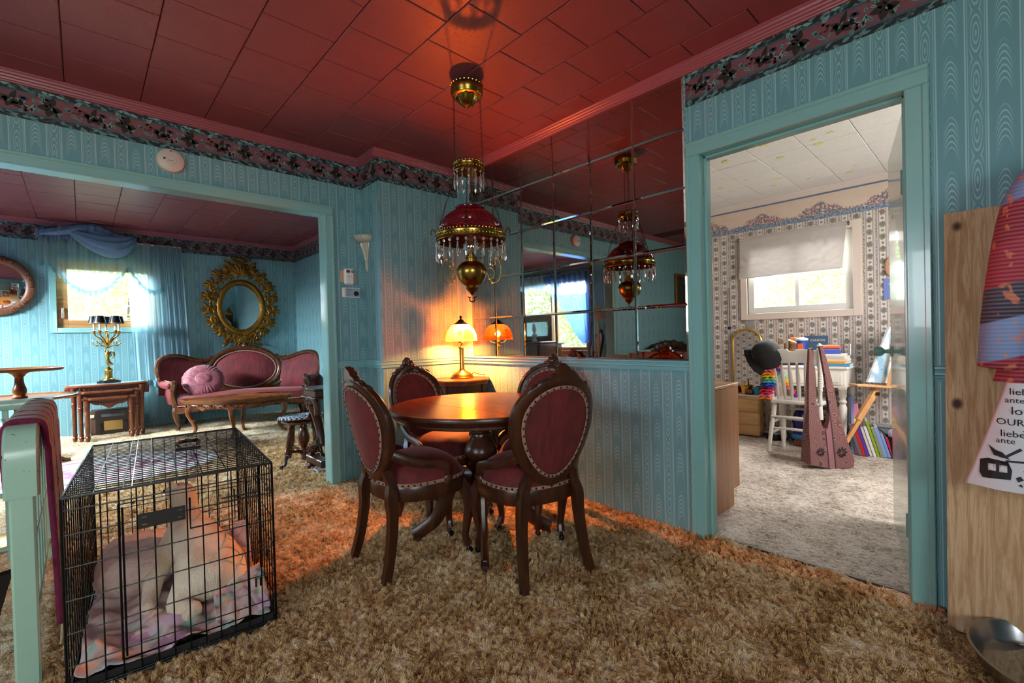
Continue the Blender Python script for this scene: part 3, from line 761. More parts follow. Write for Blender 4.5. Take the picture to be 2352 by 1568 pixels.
# ---------------------------------------------------------------- dining chairs
def bp(u, w_, d=0): return (u, -.205-(w_-.40)*.22+.9*u*u+d, w_)
def egg(th, d): return ((.203-d)*math.cos(th)*(1+.22*math.sin(th)), .655+(.238-d)*math.sin(th))
def make_chair(label):
    t = thing('dining_chair', label, 'chair', group='carved chairs around the round table')
    m = MB()
    def ring(u, v):
        th = 2*PI*u; ph = 2*PI*v; c, s = math.cos(ph), math.sin(ph)
        q = lambda a: math.copysign(abs(a)**.38, a)
        e = egg(th, .018-.022*q(c)); return bp(*e, .015*q(s))
    m.grid(ring, 56, 12, True, True)
    m.grid(lambda u, v: bp(*egg(2*PI*u, .010+.007*math.cos(2*PI*v)), .019+.006*math.sin(2*PI*v)), 56, 6, True, True)
    for s in (-1, 1):
        p = bez([bp(s*.105, .475), bp(s*.125, .42), (s*.142, -.205, .36), (s*.150, -.205, .26), (s*.160, -.225, .12), (s*.172, -.255, .004)], 5)
        m.tube(p, lerps([.020, .026, .030, .026, .024, .022], len(p)), 4, sc=(1, 1.1), up=(1, 0, 0))
    fr = m.build('back_frame', chairwood, t)
    half = [(-.178, .775), (-.172, .815), (-.160, .835), (-.150, .830), (-.138, .862), (-.122, .868), (-.112, .858), (-.095, .882), (-.072, .888), (-.060, .880), (-.052, .902), (-.034, .908), (-.026, .930), (-.012, .938), (0, .950)]
    poly = half+[(-a, b) for a, b in half[-2::-1]]+[(.150, .780), (.10, .835), (.05, .858), (0, .864), (-.05, .858), (-.10, .835), (-.150, .780)]
    m = MB(); m.prism(poly[::-1], -.014, .014); m.v = [bp(a, b, d) for a, b, d in m.v]
    m.build('crest_rail', chairwood, t, smooth=30)
    m = MB()
    for (u, w_, r, a) in ((0, .905, (.022, .014, .022), 0), (-.03, .893, (.022, .010, .012), .5), (.03, .893, (.022, .010, .012), -.5), (-.065, .880, (.024, .009, .009), .3), (.065, .880, (.024, .009, .009), -.3),
                          (0, .932, (.012, .010, .014), 0), (-.018, .918, (.012, .012, .010), .8), (.018, .918, (.012, .012, .010), -.8), (-.11, .856, (.026, .008, .008), .55), (.11, .856, (.026, .008, .008), -.55), (-.012, .885, (.014, .012, .009), 0), (.014, .884, (.012, .012, .009), 0), (0, .868, (.03, .009, .007), 0)):
        m.ell(bp(u, w_, .018), r, 10, 6, Matrix.Rotation(-a, 4, 'Y'))
    m.build('crest_carving', chairwood, t)
    def pad(sgn, bulge, off):
        m = MB(); n = 40; v = [bp(0, .655, off+sgn*bulge)]; f = []
        for k in range(1, 9):
            r = k/8
            for i in range(n):
                e = egg(2*PI*i/n, .036); u, w_ = e[0]*r, .655+(e[1]-.655)*r
                v.append(bp(u, w_, off+sgn*bulge*(1-r**4)))
        for i in range(n): f.append((0, 1+i, 1+(i+1) % n))
        for k in range(7):
            for i in range(n): a = 1+k*n+i; b = 1+k*n+(i+1) % n; f.append((a, a+n, b+n, b))
        m.add(v, f if sgn < 0 else f); return m
    pad(1, .030, .006).build('back_cushion', velvet, t)
    pad(-1, .004, -.014).build('back_panel', velvet, t)
    m = MB(); nl = MB()
    for off, dd in ((-.0185, .043), (.012, .040)):
        m.grid(lambda u, v: bp(*egg(2*PI*u, dd+.007*math.cos(2*PI*v)), off+.003*math.sin(2*PI*v)), 64, 6, True, True)
        for i in range(38): nl.ell(bp(*egg(2*PI*i/38, dd), off+math.copysign(.003, off)), (.0052, .004, .0052), 6, 4)
    def plan(th, s=1):
        c, q = math.cos(th), math.sin(th); pw = .78
        x = .222*s*math.copysign(abs(c)**pw, c)*(1+.07*q); y = .214*s*math.copysign(abs(q)**pw, q); return x, y
    m2 = MB()
    def rail(u, v):
        x, y = plan(2*PI*u, 1); z, k = [(.335, .93), (.335, .985), (.345, 1.0), (.392, 1.0), (.402, .985), (.402, .93)][min(5, int(round(v*6))) % 6]
        return (x*k, y*k, z)
    m2.grid(rail, 48, 6, True, True)
    m2.tube([(x*.9, .2, .335-.02*math.cos(x*20)) for x in np.linspace(-.15, .15, 9)], .018, 6, sc=(1, .5))
    m2.build('seat_rail', chairwood, t)
    m.grid(lambda u, v: (plan(2*PI*u, .992+.012*math.cos(2*PI*v))[0], plan(2*PI*u, .992+.012*math.cos(2*PI*v))[1], .410+.009*math.sin(2*PI*v)), 64, 6, True, True)
    for i in range(46):
        x, y = plan(2*PI*(i+.5)/46, 1.006); nl.ell((x, y, .410), .0052, 6, 4)
    m.build('gimp_trim', gimp, t); o = nl.build('nail_heads', nailm, t); o['kind'] = 'stuff'
    m = MB(); n = 48; v = [(0, 0, .512)]; f = []
    for k in range(1, 11):
        r = k/10
        for i in range(n):
            x, y = plan(2*PI*i/n, .985*r+(.03*math.sin(PI*r)**2)); v.append((x, y, .405+.107*(1-r**3.2)**.75))
    for i in range(n): f.append((0, 1+i, 1+(i+1) % n))
    for k in range(9):
        for i in range(n): a = 1+k*n+i; b = 1+k*n+(i+1) % n; f.append((a, a+n, b+n, b))
    m.add(v, f); m.build('seat', velvet, t)
    for s in (-1, 1):
        m = MB(); p = bez([bp(s*.150, .565), (s*.178, -.165, .535), (s*.205, -.09, .505), (s*.222, -.015, .492), (s*.230, .035, .468), (s*.226, .05, .43), (s*.218, .035, .39)], 5)
        m.tube(p, lerps([.020, .021, .019, .017, .021, .019, .015], len(p)), 8, sc=(1.15, .62), up=(0, 0, 1)); m.build('side_bracket', chairwood, t)
        m = MB(); p = bez([(s*.150, .150, .375), (s*.176, .176, .32), (s*.186, .188, .25), (s*.176, .178, .16), (s*.168, .172, .09), (s*.174, .184, .045)], 5)
        m.tube(p, lerps([.034, .036, .030, .021, .017, .021], len(p)), 8, up=(1, 0, 0)); lg = m.build('front_leg', chairwood, t)
        m = MB(); m.lathe([(.006, .045), (.008, .030), (.011, .026)], 8, (s*.174, .184, 0)); m.lathe([(.0, -.013), (.012, -.010), (.016, 0), (.012, .010), (0, .013)], 10, (s*.176, .190, .016), M=Matrix.Rotation(PI/2, 4, 'Y')); m.build('caster', nailm, lg)
    return t
ch = make_chair('carved red velvet dining chair seen from behind, nearest the living-room opening')
ch.location = (1.19, 1.985, 0); ch.rotation_euler.z = R(-92)
for loc, rz, lab in (((1.525, 1.545, 0), -14, 'carved red velvet dining chair seen from behind, standing nearest the camera'),
                     ((1.555, 2.245, 0), 191, 'carved red velvet dining chair facing the camera, beside the orange-lit wall'),
                     ((1.885, 1.800, 0), 115, 'carved red velvet dining chair against the mirror wall, half hidden by another chair')):
    c = copy_tree(ch); c.location = loc; c.rotation_euler.z = R(rz); c['label'] = lab

# ---------------------------------------------------------------- round table
TX, TY, TZ = 1.53, 1.89, .715
t = thing('dining_table', 'round polished cherry pedestal table with dark moulded edge and carved scroll feet', 'table', (TX, TY, 0), R(4))
Rt = .462
def board(x0, x1):
    n = 40; a = []
    lo, hi = max(-Rt, x0), min(Rt, x1)
    xs = [lo+(hi-lo)*i/n for i in range(n+1)]
    up = [(x, math.sqrt(max(0, Rt*Rt-x*x))) for x in xs]; dn = [(x, -y) for x, y in up[::-1]]
    poly = up+dn; out = []
    for p in poly:
        if not out or math.hypot(p[0]-out[-1][0], p[1]-out[-1][1]) > 1e-4: out.append(p)
    if math.hypot(out[0][0]-out[-1][0], out[0][1]-out[-1][1]) < 1e-4: out.pop()
    return out[::-1]
for a, b in ((-.5, -.1605), (-.1585, .0405), (.0425, .5)):
    m = MB(); m.prism(board(a, b), TZ-.016, TZ, bev=.0015); m.build('table_board', tablewood, t, smooth=30)
m = MB(); m.lathe([(.40, TZ-.062), (.43, TZ-.062), (.437, TZ-.056), (.437, TZ-.046), (.450, TZ-.040), (.457, TZ-.028), (.466, TZ-.022), (.468, TZ-.012), (.464, TZ-.003), (.461, TZ-.003), (.461, TZ-.017), (.40, TZ-.017)], 72)
m.build('table_edge', chairwood, t)
m = MB(); m.lathe([(0, .655), (.13, .655), (.12, .64), (.055, .63), (.052, .565), (.06, .56), (.062, .548), (.05, .540), (.056, .528), (.075, .50), (.086, .475), (.088, .45), (.075, .425), (.058, .418), (.072, .405), (.078, .385), (.06, .365), (.055, .35), (.062, .30), (.062, .24), (.055, .20), (.042, .185), (.045, .17), (.032, .155), (.036, .135), (.03, .115), (.016, .10), (.010, .088), (0, .083)], 28)
m.build('pedestal', chairwood, t)
for k in range(4):
    a = R(48+90*k+0); m = MB()
    p = bez([(.04, 0, .33), (.10, 0, .335), (.165, 0, .285), (.20, 0, .20), (.245, 0, .115), (.315, 0, .060), (.36, 0, .035)], 5)
    m.tube(p, lerps([.045, .046, .042, .036, .034, .032, .034], len(p)), 8, sc=(1.1, .62), up=(0, 0, 1))
    m.tube([(.35+x, 0, z) for x, z in spiral(0, .04, .008, .030, 0, 5.2, 16)], .014, 6, sc=(1, 1.3))
    m.ell((.17, 0, .30), (.04, .036, .03), 10, 6)
    m.xf(Matrix.Rotation(a, 4, 'Z')); m.build('scroll_leg', chairwood, t)

# ---------------------------------------------------------------- side table and table lamp in the corner
LX, LY, LZ = 2.127, 2.829, .755
t = thing('side_table', 'octagonal brown wooden side table in the corner under the table lamp', 'table', (LX-.03, LY-.015, 0))
def ngon(r, n=8, a0=PI/8): return [(r*math.cos(a0+2*PI*i/n), r*math.sin(a0+2*PI*i/n)) for i in range(n)]
m = MB(); m.prism(ngon(.235), LZ-.022, LZ, bev=.006); m.prism(ngon(.222), LZ-.036, LZ-.022); m.build('tabletop', midwood, t, smooth=20)
m = MB(); m.prism(ngon(.195), .10, LZ-.036); m.build('cabinet_body', chairwood, t, smooth=20)
for k in range(8):
    a = 2*PI*k/8; m = MB(); m.box(.182, 0, .36, .012, .105, .42, .004); m.xf(Matrix.Rotation(a, 4, 'Z')); m.build('side_panel', midwood, t)
    m = MB(); b = a+PI/8; m.tube([(.20*math.cos(b), .20*math.sin(b), z) for z in (0, .06, .4, LZ-.04)], [.014, .02, .014, .016], 8); m.build('leg', chairwood, t)

def m_shade():
    g = G('painted_glass_shade'); P_, x, y, z = g.obj()
    ang = g.math('ARCTAN2', y, x); n = g.noise(24, 4); n2 = g.noise(70, 3)
    zz = (z-.285)/.125                                           # 0 rim, 1 top
    tree = g.step(g.sin(ang*2.0-1.2)*.30+.42-g.abs(zz-.42)*.9+(n-.5)*.9, .38, .52)
    gr = g.step(zz+(n2-.5)*.25, .30, .18)
    base = g.mix(g.step(zz, .2, .9), hexc('#f3c46a'), hexc('#f8d68c'))
    base = g.mix(gr*.55, base, hexc('#c9762f')); base = g.mix(tree*.85, base, g.mix(n2, hexc('#6e1f0a'), hexc('#b5501c')))
    d = g.N.new('ShaderNodeBsdfDiffuse'); tr = g.N.new('ShaderNodeBsdfTranslucent'); mx = g.N.new('ShaderNodeMixShader'); mx.inputs[0].default_value = .75
    g.L.new(base.k, d.inputs[0]); g.L.new(base.k, tr.inputs[0]); g.L.new(d.outputs[0], mx.inputs[1]); g.L.new(tr.outputs[0], mx.inputs[2])
    tp = g.N.new('ShaderNodeBsdfTransparent'); g.L.new(g.mix(.7, base, hexc('#e07a24')).k, tp.inputs[0]); m2 = g.N.new('ShaderNodeMixShader'); m2.inputs[0].default_value = .58
    g.L.new(mx.outputs[0], m2.inputs[1]); g.L.new(tp.outputs[0], m2.inputs[2])
    g.L.new(m2.outputs[0], g.N['Material Output'].inputs[0]); return g.m
t = thing('table_lamp', 'lit brass table lamp with painted glass landscape shade on octagonal table', 'lamp', (LX, LY, LZ))
m = MB(); m.lathe([(0, 0), (.088, 0), (.090, .008), (.084, .014), (.080, .024), (.062, .040), (.030, .054), (.020, .066), (.018, .075), (.0175, .19), (.0175, .225), (.022, .230), (.022, .238), (.010, .244), (.008, .258), (.012, .266), (.018, .272), (.018, .290), (.012, .300), (0, .305)], 28)
m.build('lamp_base', brass2, t)
m = MB(); m.lathe([(.124, .285), (.122, .300), (.116, .335), (.100, .375), (.076, .402), (.048, .416)], 48, caps=False)
m.build('lamp_shade', m_shade(), t)
m = MB(); m.lathe([(.056, .413), (.054, .420), (.040, .426), (.024, .438), (.018, .448), (.008, .452), (.007, .462), (.011, .468), (.008, .478), (0, .482)], 20); m.build('finial_cap', plain('bronze_cap', '#3b2a16', .4, .7), t)
m = MB()
for s in (-1, 1): m.tube(bez([(0, 0, .27), (s*.03, s*.02, .262), (s*.055, s*.038, .285), (s*.05, s*.034, .34), (s*.02, s*.014, .415)], 5), .0028, 6)
m.build('harp', brass2, t)
m = MB(); m.lathe([(.010, .300), (.013, .312), (.022, .335), (.022, .352), (.012, .368), (0, .372)], 14)
gb = G('lamp_bulb'); gb.set((1, .8, .5), .4, Emission_Color=(1, .62, .25, 1), Emission_Strength=6.0); m.build('bulb', gb.m, t)
pl = bpy.data.lights.new('bulb_light', 'POINT'); pl.energy = 160; pl.color = (1, .27, .05); pl.shadow_soft_size = .02
po = bpy.data.objects.new('bulb_light', pl); COL.objects.link(po); po.parent = t; po.location = (.028, -.03, .335)
m = MB(); m.tube(bez([(.085, .0, .006), (.12, .01, .03), (.17, -.03, .015), (.21, -.05, .006), (.235, -.06, -.05), (.23, -.05, -.3), (.21, -.02, -.6)], 6), .0028, 6); m.build('power_cord', plain('brown_cord', '#3a2417', .6), t)

# ---------------------------------------------------------------- hanging oil lamp
PX, PY = 1.542, 1.942
t = thing('hanging_lamp', 'ornate brass hanging oil lamp with ruby quilted glass shade and crystal prisms', 'lamp', (PX, PY, 0))
m = MB(); m.tube([(.0, 0, 2.455), (0, 0, 2.44)]+[(x, 0, 2.425+z) for x, z in spiral(0, 0, .012, .012, 1.57, 6.0, 10)], .0028, 6); m.build('ceiling_hook', chrome, t)
m = MB(); m.lathe([(.0, 2.418), (.07, 2.418), (.083, 2.412), (.087, 2.404), (.087, 2.380), (.083, 2.374), (.083, 2.366), (.078, 2.358), (.062, 2.354)], 36)
for k in range(24):
    a = 2*PI*k/24; m.ell((.084*math.cos(a), .084*math.sin(a), 2.414), (.007, .007, .006), 6, 4)
m.lathe([(.06, 2.356), (.052, 2.34), (.040, 2.322), (.022, 2.310), (.008, 2.306), (.006, 2.300), (0, 2.297)], 32, mod=lambda r, z, a: r*(1+.06*math.cos(8*a)))
m.build('canopy', brass, t)
def chain(name, a, b, par, r=.0032):
    a, b = Vector(a), Vector(b); L = (b-a).length; n = int(L/.013); m = MB(); d = (b-a).normalized(); e = d.orthogonal().normalized(); f_ = d.cross(e)
    for i in range(n):
        c = a+(b-a)*(i+.5)/n; s = e if i % 2 else f_
        m.tube([c+d*(.0085*math.cos(q))+s*(.0042*math.sin(q)) for q in np.linspace(0, 2*PI, 9)[:-1]], .0014, 4, closed=True)
    return m.build(name, iron, par, smooth=0)
ax = Vector((math.cos(-.755), math.sin(-.755), 0)); ay = Vector((-ax.y, ax.x, 0))
for s in (-1, 1): chain('chain', ax*s*.070+Vector((0, 0, 2.362)), ax*s*.076+Vector((0, 0, 2.0)), t)
def crown_ring(z, r, h, n, name):
    m = MB(); m.lathe([(r, z-h/2), (r+.003, z-h/2+.004), (r+.001, z-h*.3), (r+.003, z), (r+.001, z+h*.3), (r+.003, z+h/2-.004), (r, z+h/2), (r-.003, z+h/2), (r-.003, z-h/2)], 48)
    for k in range(n):
        a = 2*PI*k/n
        m.ell((r*math.cos(a), r*math.sin(a), z+h/2+.004), (.006, .006, .006), 6, 4); m.ell(((r+.003)*math.cos(a), (r+.003)*math.sin(a), z), (.004, .004, .008), 6, 4)
    return m.build(name, brass, t)
crown_ring(1.975, .077, .042, 26, 'smoke_bell_ring')
crown_ring(1.600, .181, .042, 60, 'shade_ring')
def m_crystal():
    g = G('cut_crystal'); return g.set((1, .97, .94), .03, 0, Transmission_Weight=.85, IOR=1.5)
crystal = reg('crystal', m_crystal())
pm = MB(); pm.lathe([(0, 0), (.0055, -.004), (.0075, -.010), (.0055, -.016), (0, -.020)], 6); pm.lathe([(0, -.022), (.0035, -.026), (.0055, -.045), (.0085, -.075), (.0045, -.094), (0, -.102)], 6)
first = None
def prisms(r, z, n, sc=1, off=0):
    global first
    for k in range(n):
        a = 2*PI*k/n+off; loc = (r*math.cos(a), r*math.sin(a), z)
        if first is None: first = pm.build('crystal_prism', crystal, t, smooth=0, loc=loc, rz=a)
        else:
            o = inst(first, None, t, loc, a); o.scale = (sc, sc, sc)
prisms(.183, 1.574, 26, 1, .05); prisms(.079, 1.952, 14, .88)
for k in range(4):
    a = PI/4+PI/2*k; chain('chain', (.077*math.cos(a), .077*math.sin(a), 1.955), (.184*math.cos(a), .184*math.sin(a), 1.615), t)
def m_ruby():
    g = G('ruby_quilted_glass'); return g.set(hexc('#6e0f1c'), .12, 0, Transmission_Weight=.35, IOR=1.45, Coat_Weight=.4)
m = MB(); prof = [(.178, 1.612), (.177, 1.625), (.170, 1.652), (.156, 1.682), (.132, 1.712), (.105, 1.733), (.083, 1.745)]
pr = bez([(r, 0, z) for r, z in prof], 5); pr = [(p.x, p.z) for p in pr]
m.lathe(pr, 96, mod=lambda r, z, a: r*(1+.034*math.cos(24*a+math.pi*round((z-1.61)/.0135))*math.sin((z-1.61)/.0135*PI)), caps=False)
m.lathe([(.083, 1.745), (.080, 1.752), (.079, 1.762), (.081, 1.766), (.077, 1.766), (.075, 1.752), (.080, 1.742)], 48)
m.build('ruby_shade', m_ruby(), t)
m = MB(); m.lathe([(.020, 1.500), (.036, 1.520), (.046, 1.548), (.044, 1.575), (.030, 1.605), (.022, 1.64), (.021, 1.74), (.0195, 1.74), (.0205, 1.64), (.0285, 1.604), (.0425, 1.575), (.0445, 1.548), (.035, 1.521), (.0188, 1.5005)], 24); m.build('glass_chimney', m_glass_thin('clear_chimney_glass', (.98, .95, .93), .12), t)
m = MB(); m.lathe([(0, 1.33), (.020, 1.334), (.048, 1.352), (.070, 1.380), (.080, 1.410), (.080, 1.432), (.074, 1.446), (.066, 1.458), (.050, 1.470), (.030, 1.474), (.030, 1.490), (.034, 1.492), (.034, 1.498), (.026, 1.502), (.026, 1.518), (0, 1.52)], 36)
m.lathe([(0, 1.293), (.006, 1.296), (.012, 1.306), (.028, 1.322), (.034, 1.334), (.03, 1.34), (0, 1.342)], 20); m.tube([(.03, 0, 1.497), (.05, -.02, 1.497)], .0022, 6); m.ell((.052, -.022, 1.497), (.006, .006, .006), 8, 6)
m.build('oil_font', brass, t)
m = MB(); m.tube([(x, 0, 1.272+z) for x, z in spiral(0, 0, .014, .014, 2.2, 7.2, 16)], .0035, 6); m.tube([(-.014, 0, 1.282), (-.024, 0, 1.286)], .003, 6); m.tube([(.014, 0, 1.282), (.024, 0, 1.286)], .003, 6); m.xf(frame_M((0, 0, 0), ax, ay, (0, 0, 1))); m.build('pull_ring', iron, t)
for s in (-1, 1):
    m = MB()
    out = [(.083, 1.415), (.11, 1.36), (.145, 1.372), (.158, 1.42), (.153, 1.465), (.135, 1.492), (.112, 1.485), (.104, 1.465), (.116, 1.452), (.130, 1.460), (.126, 1.472)]
    m.tube([(p.x, 0, p.y) for p in bez([(a, b, 0) for a, b in out], 5)], .0035, 6, sc=(1.6, .8), up=(0, 1, 0))
    inn = [(.083, 1.430), (.105, 1.44), (.122, 1.415), (.116, 1.385), (.095, 1.378), (.088, 1.395), (.102, 1.402)]
    m.tube([(p.x, 0, p.y) for p in bez([(a, b, 0) for a, b in inn], 5)], .003, 6, sc=(1.6, .8), up=(0, 1, 0))
    m.tube([(p.x, 0, p.y) for p in bez([(a, b, 0) for a, b in [(.150, 1.475), (.176, 1.54), (.186, 1.60), (.19, 1.635), (.203, 1.652), (.213, 1.638), (.211, 1.62)]], 5)], .003, 6)
    m.xf(frame_M((0, 0, 0), ax*s, ay*s, (0, 0, 1))); m.build('scroll_arm', brass, t)

# ---------------------------------------------------------------- things on the wall by the opening
t = thing('smoke_alarm', 'round white smoke alarm on the teal wall above the opening', 'smoke alarm', (.412, 3.369, 2.161))
m = MB(); m.lathe([(0, .034), (.02, .034), (.055, .031), (.066, .024), (.070, .010), (.070, 0), (0, 0)], 40, M=Matrix.Rotation(PI/2, 4, 'X')); m.build('cover', reg('beige_plastic', plain('beige_plastic', '#d3c4b8', .4)), t)
m = MB(); m.lathe([(.024, .0345), (.026, .0355), (.028, .0345)], 30, M=Matrix.Rotation(PI/2, 4, 'X')); m.build('test_button', MAT['beige_plastic'], t)
m = MB(); m.lathe([(0, .036), (.006, .035), (.006, .030), (0, .030)], 10, (-.032, 0, .004), M=Matrix.Rotation(PI/2, 4, 'X')); m.build('sounder_grille', inkm, t)
m = MB(); m.lathe([(0, .036), (.004, .035), (.004, .028), (0, .028)], 8, (0, 0, .052), M=Matrix.Rotation(PI/2, 4, 'X')); m.build('indicator_light', plain('red_led', '#8a1c20', .4), t)
def text(body, size, mat, parent, loc, rot, name='lettering', ext=.0003):
    c = bpy.data.curves.new(name, 'FONT'); c.body = body; c.size = size; c.align_x = 'CENTER'; c.align_y = 'CENTER'; c.extrude = ext; c.resolution_u = 2
    o = bpy.data.objects.new(name, c); COL.objects.link(o)
    me = bpy.data.meshes.new_from_object(o.evaluated_get(bpy.context.evaluated_depsgraph_get())); bpy.data.objects.remove(o)
    me.materials.append(mat); q = bpy.data.objects.new(name, me); COL.objects.link(q)
    if parent: q.parent = parent
    q.location = loc; q.rotation_euler = rot; return q
FR = (PI/2, 0, 0)           # lettering that faces -y
text('Guardian', .008, inkm, t, (0, -.0352, -.004), FR)
t = thing('thermostat', 'white thermostat with small grey screen on torn beige wall patch', 'thermostat', (1.482, 3.369, 1.548))
m = MB(); m.prism([(-.066, -.04), (-.06, .046), (-.03, .044), (.05, .04), (.06, .01), (.066, -.02), (.055, -.042), (0, -.036)][::-1], 0, .002, M=XZ); m.build('torn_patch', plain('torn_beige_paper', '#c8a983', .9), t, smooth=0)
m = MB(); m.box(0, -.016, 0, .078, .03, .125, .012); m.build('case', plastic_w, t)
m = MB(); m.box(-.012, -.032, .038, .028, .003, .020, .001); m.build('screen', plain('lcd_grey_green', '#454b40', .3), t)
m = MB(); m.lathe([(0, .003), (.010, .003), (.011, 0)], 16, (.022, -.0305, .038), M=Matrix.Rotation(PI/2, 4, 'X'), sy=.9); m.build('mode_button', plain('grey_button', '#707478', .5), t)
m = MB(); m.box(.02, -.032, -.046, .012, .003, .014, .002); m.build('small_button', plastic_w, t); text('White Rodgers', .006, inkm, t, (0, -.0315, .0), FR)
t = thing('dial_control_box', 'small white control box with black dial below the thermostat', 'control box', (1.497, 3.369, 1.428))
m = MB(); m.box(0, -.012, 0, .138, .024, .074, .004); m.build('case', plastic_w, t)
m = MB(); m.box(.008, -.0245, .001, .112, .002, .062, .001); m.build('face_plate', plain('grey_face', '#93a9b4', .5), t)
text('Edwards', .012, inkm, t, (-.020, -.0258, .022), FR)
m = MB(); m.lathe([(0, .012), (.015, .012), (.019, 0)], 20, (.034, -.0255, -.006), M=Matrix.Rotation(PI/2, 4, 'X')); m.build('dial', inkm, t)
for k in range(4): text('LEVEL 10', .006, inkm, t, (-.025, -.0257, .008-.012*k), FR)
t = thing('wall_sconce_shelf', 'small cream glazed wall bracket shelf with fluted drop in the wall corner', 'wall shelf', (1.604, 3.30, 1.84))
cer = plain('cream_glaze', '#b9b6a4', .25, 0, .15)
m = MB(); m.lathe([(0, .012), (.080, .012), (.088, .016), (.090, .008), (.086, -.006), (.072, -.020), (.050, -.028), (.030, -.032), (0, -.034)], 28, a0=PI/2, a1=3*PI/2)
for k in range(9): a = PI/2+PI*(k+.5)/9; m.ell((.087*math.cos(a), .087*math.sin(a), .012), (.012, .012, .008), 8, 5)
m.build('shelf', cer, t)
m = MB(); m.lathe([(.034, -.030), (.044, -.040), (.042, -.052), (.030, -.090), (.018, -.130), (.012, -.165), (.010, -.18), (.014, -.19), (.009, -.20), (.012, -.215), (.007, -.24), (0, -.255)], 28, a0=PI/2, a1=3*PI/2, mod=lambda r, z, a: r*(1+.10*math.cos(16*a))); m.build('fluted_drop', cer, t)

# ---------------------------------------------------------------- dog crate
cg = thing('dog_crate', 'black folding wire dog crate holding bedding and a dog', 'dog crate', (.265, 2.37, 0), R(-5))
CW, CL, CH = .57, .93, .612
def wires(name, segs, r=.0022, mat=None, seg=5):
    m = MB()
    for s in segs: m.tube(s, r, seg)
    return m.build(name, mat or black, cg, smooth=60)
x0, x1, y0, y1 = -CW/2, CW/2, -CL/2, CL/2
def face(o, u, v, lu, lv, us, vs, name):
    o, u, v = Vector(o), Vector(u), Vector(v); sg = []
    for a in us: sg.append([o+u*a, o+u*a+v*lv])
    for b in vs: sg.append([o+v*b, o+u*lu+v*b])
    return wires(name, sg)
vs = [.02, .10, .20, .30, .40, .50, .575, CH]
fx = list(np.linspace(0, CW, 14)); fy = list(np.linspace(0, CL, 19))
face((x0, y0, 0), (1, 0, 0), (0, 0, 1), CW, CH, fx, vs, 'front_panel')
face((x0, y1, 0), (1, 0, 0), (0, 0, 1), CW, CH, fx, vs, 'rear_panel')
face((x0, y0, 0), (0, 1, 0), (0, 0, 1), CL, CH, fy, vs, 'left_panel'); face((x1, y0, 0), (0, 1, 0), (0, 0, 1), CL, CH, fy, vs, 'right_panel')
face((x0, y0, CH), (1, 0, 0), (0, 1, 0), CW, CL, [0, .072, .143, .214, .285, .356, .427, .498, CW], list(np.linspace(0, CL, 31)), 'top_panel')
wires('corner_frame', [[(x, y, 0), (x, y, CH)] for x in (x0, x1) for y in (y0, y1)]+[[(x0, y, z), (x1, y, z)] for y in (y0, y1) for z in (.012, CH)]+[[(x, y0, z), (x, y1, z)] for x in (x0, x1) for z in (.012, CH)], .0042)
wires('door_frame', [[(-.155, y0-.006, .07), (-.155, y0-.006, .565), (.20, y0-.006, .565), (.20, y0-.006, .07), (-.155, y0-.006, .07)], [(-.145, y0-.009, .08), (-.145, y0-.009, .555)], [(.03, y0-.012, .545), (.03, y0-.012, .44), (.16, y0-.012, .44), (.16, y0-.012, .545)]], .0032)
wires('top_rod', [[(-.12, y0, CH+.004), (-.12, y1, CH+.004)], [(.06, y0, CH+.004), (.06, y1, CH+.004)], [(.17, y0+.1, CH+.004), (.17, y1, CH+.004)]], .0017, chrome)
wires('slide_bolt', [[(x1+.006, y0+.30, .47), (x1+.006, y0+.46, .47), (x1+.006, y0+.46, .45), (x1+.006, y0+.30, .45)], [(x1+.006, y0+.18, .18), (x1+.006, y0+.18, .22), (x1+.02, y0+.2, .2)], [(.12, y0-.012, .52), (.235, y0-.012, .52), (.235, y0-.012, .505), (.12, y0-.012, .505)], [(.22, y0-.012, .17), (.22, y0-.012, .20), (.235, y0-.012, .20), (.235, y0-.012, .17)]], .003)
m = MB(); m.box(-.045, y0-.008, .498, .125, .002, .048, .0008); m.build('name_plate', plain('black_plate', '#1a1917', .45), cg)
for k in range(4):
    m = MB(); m.box(-.092 if k < 2 else .002, y0-.0095, .486+.024*(k % 2), .014, .002, .003, .0005); m.build('plate_tab', chrome, cg)
m = MB(); h = [(.03+.0*1, .05, CH+.006), (.02, .12, CH+.018), (.045, .155, CH+.02), (.085, .15, CH+.02), (.10, .11, CH+.018), (.085, .05, CH+.006)]
m.tube(bez(h, 5), .008, 8, sc=(1, .7)); m.box(.055, .045, CH+.006, .09, .03, .012, .004); m.build('carry_handle', plain('black_plastic', '#141415', .5), cg)
m = MB(); m.bx(x0+.006, x1-.006, y0+.006, y1-.006, .018, .024); 
for a in ((x0+.006, x0+.01, y0+.006, y1-.006), (x1-.01, x1-.006, y0+.006, y1-.006), (x0+.006, x1-.006, y0+.006, y0+.01), (x0+.006, x1-.006, y1-.01, y1-.006)): m.bx(*a, .018, .045)
m.build('floor_pan', plain('black_pan', '#1b1b1c', .5), cg)
M_c = Matrix.Translation((.265, 2.37, 0)) @ Matrix.Rotation(R(-5), 4, 'Z')
def cloth(name, label, cat, fn, nu, nv, mat, thick=.006, sub=1):
    m = MB(); m.grid(fn, nu, nv); m.xf(M_c); o = m.build(name, mat, None, smooth=180)
    md = o.modifiers.new('thickness', 'SOLIDIFY'); md.thickness = thick; md.offset = -1
    if sub: s = o.modifiers.new('smooth', 'SUBSURF'); s.levels = sub; s.render_levels = sub
    return tag(o, label, cat)
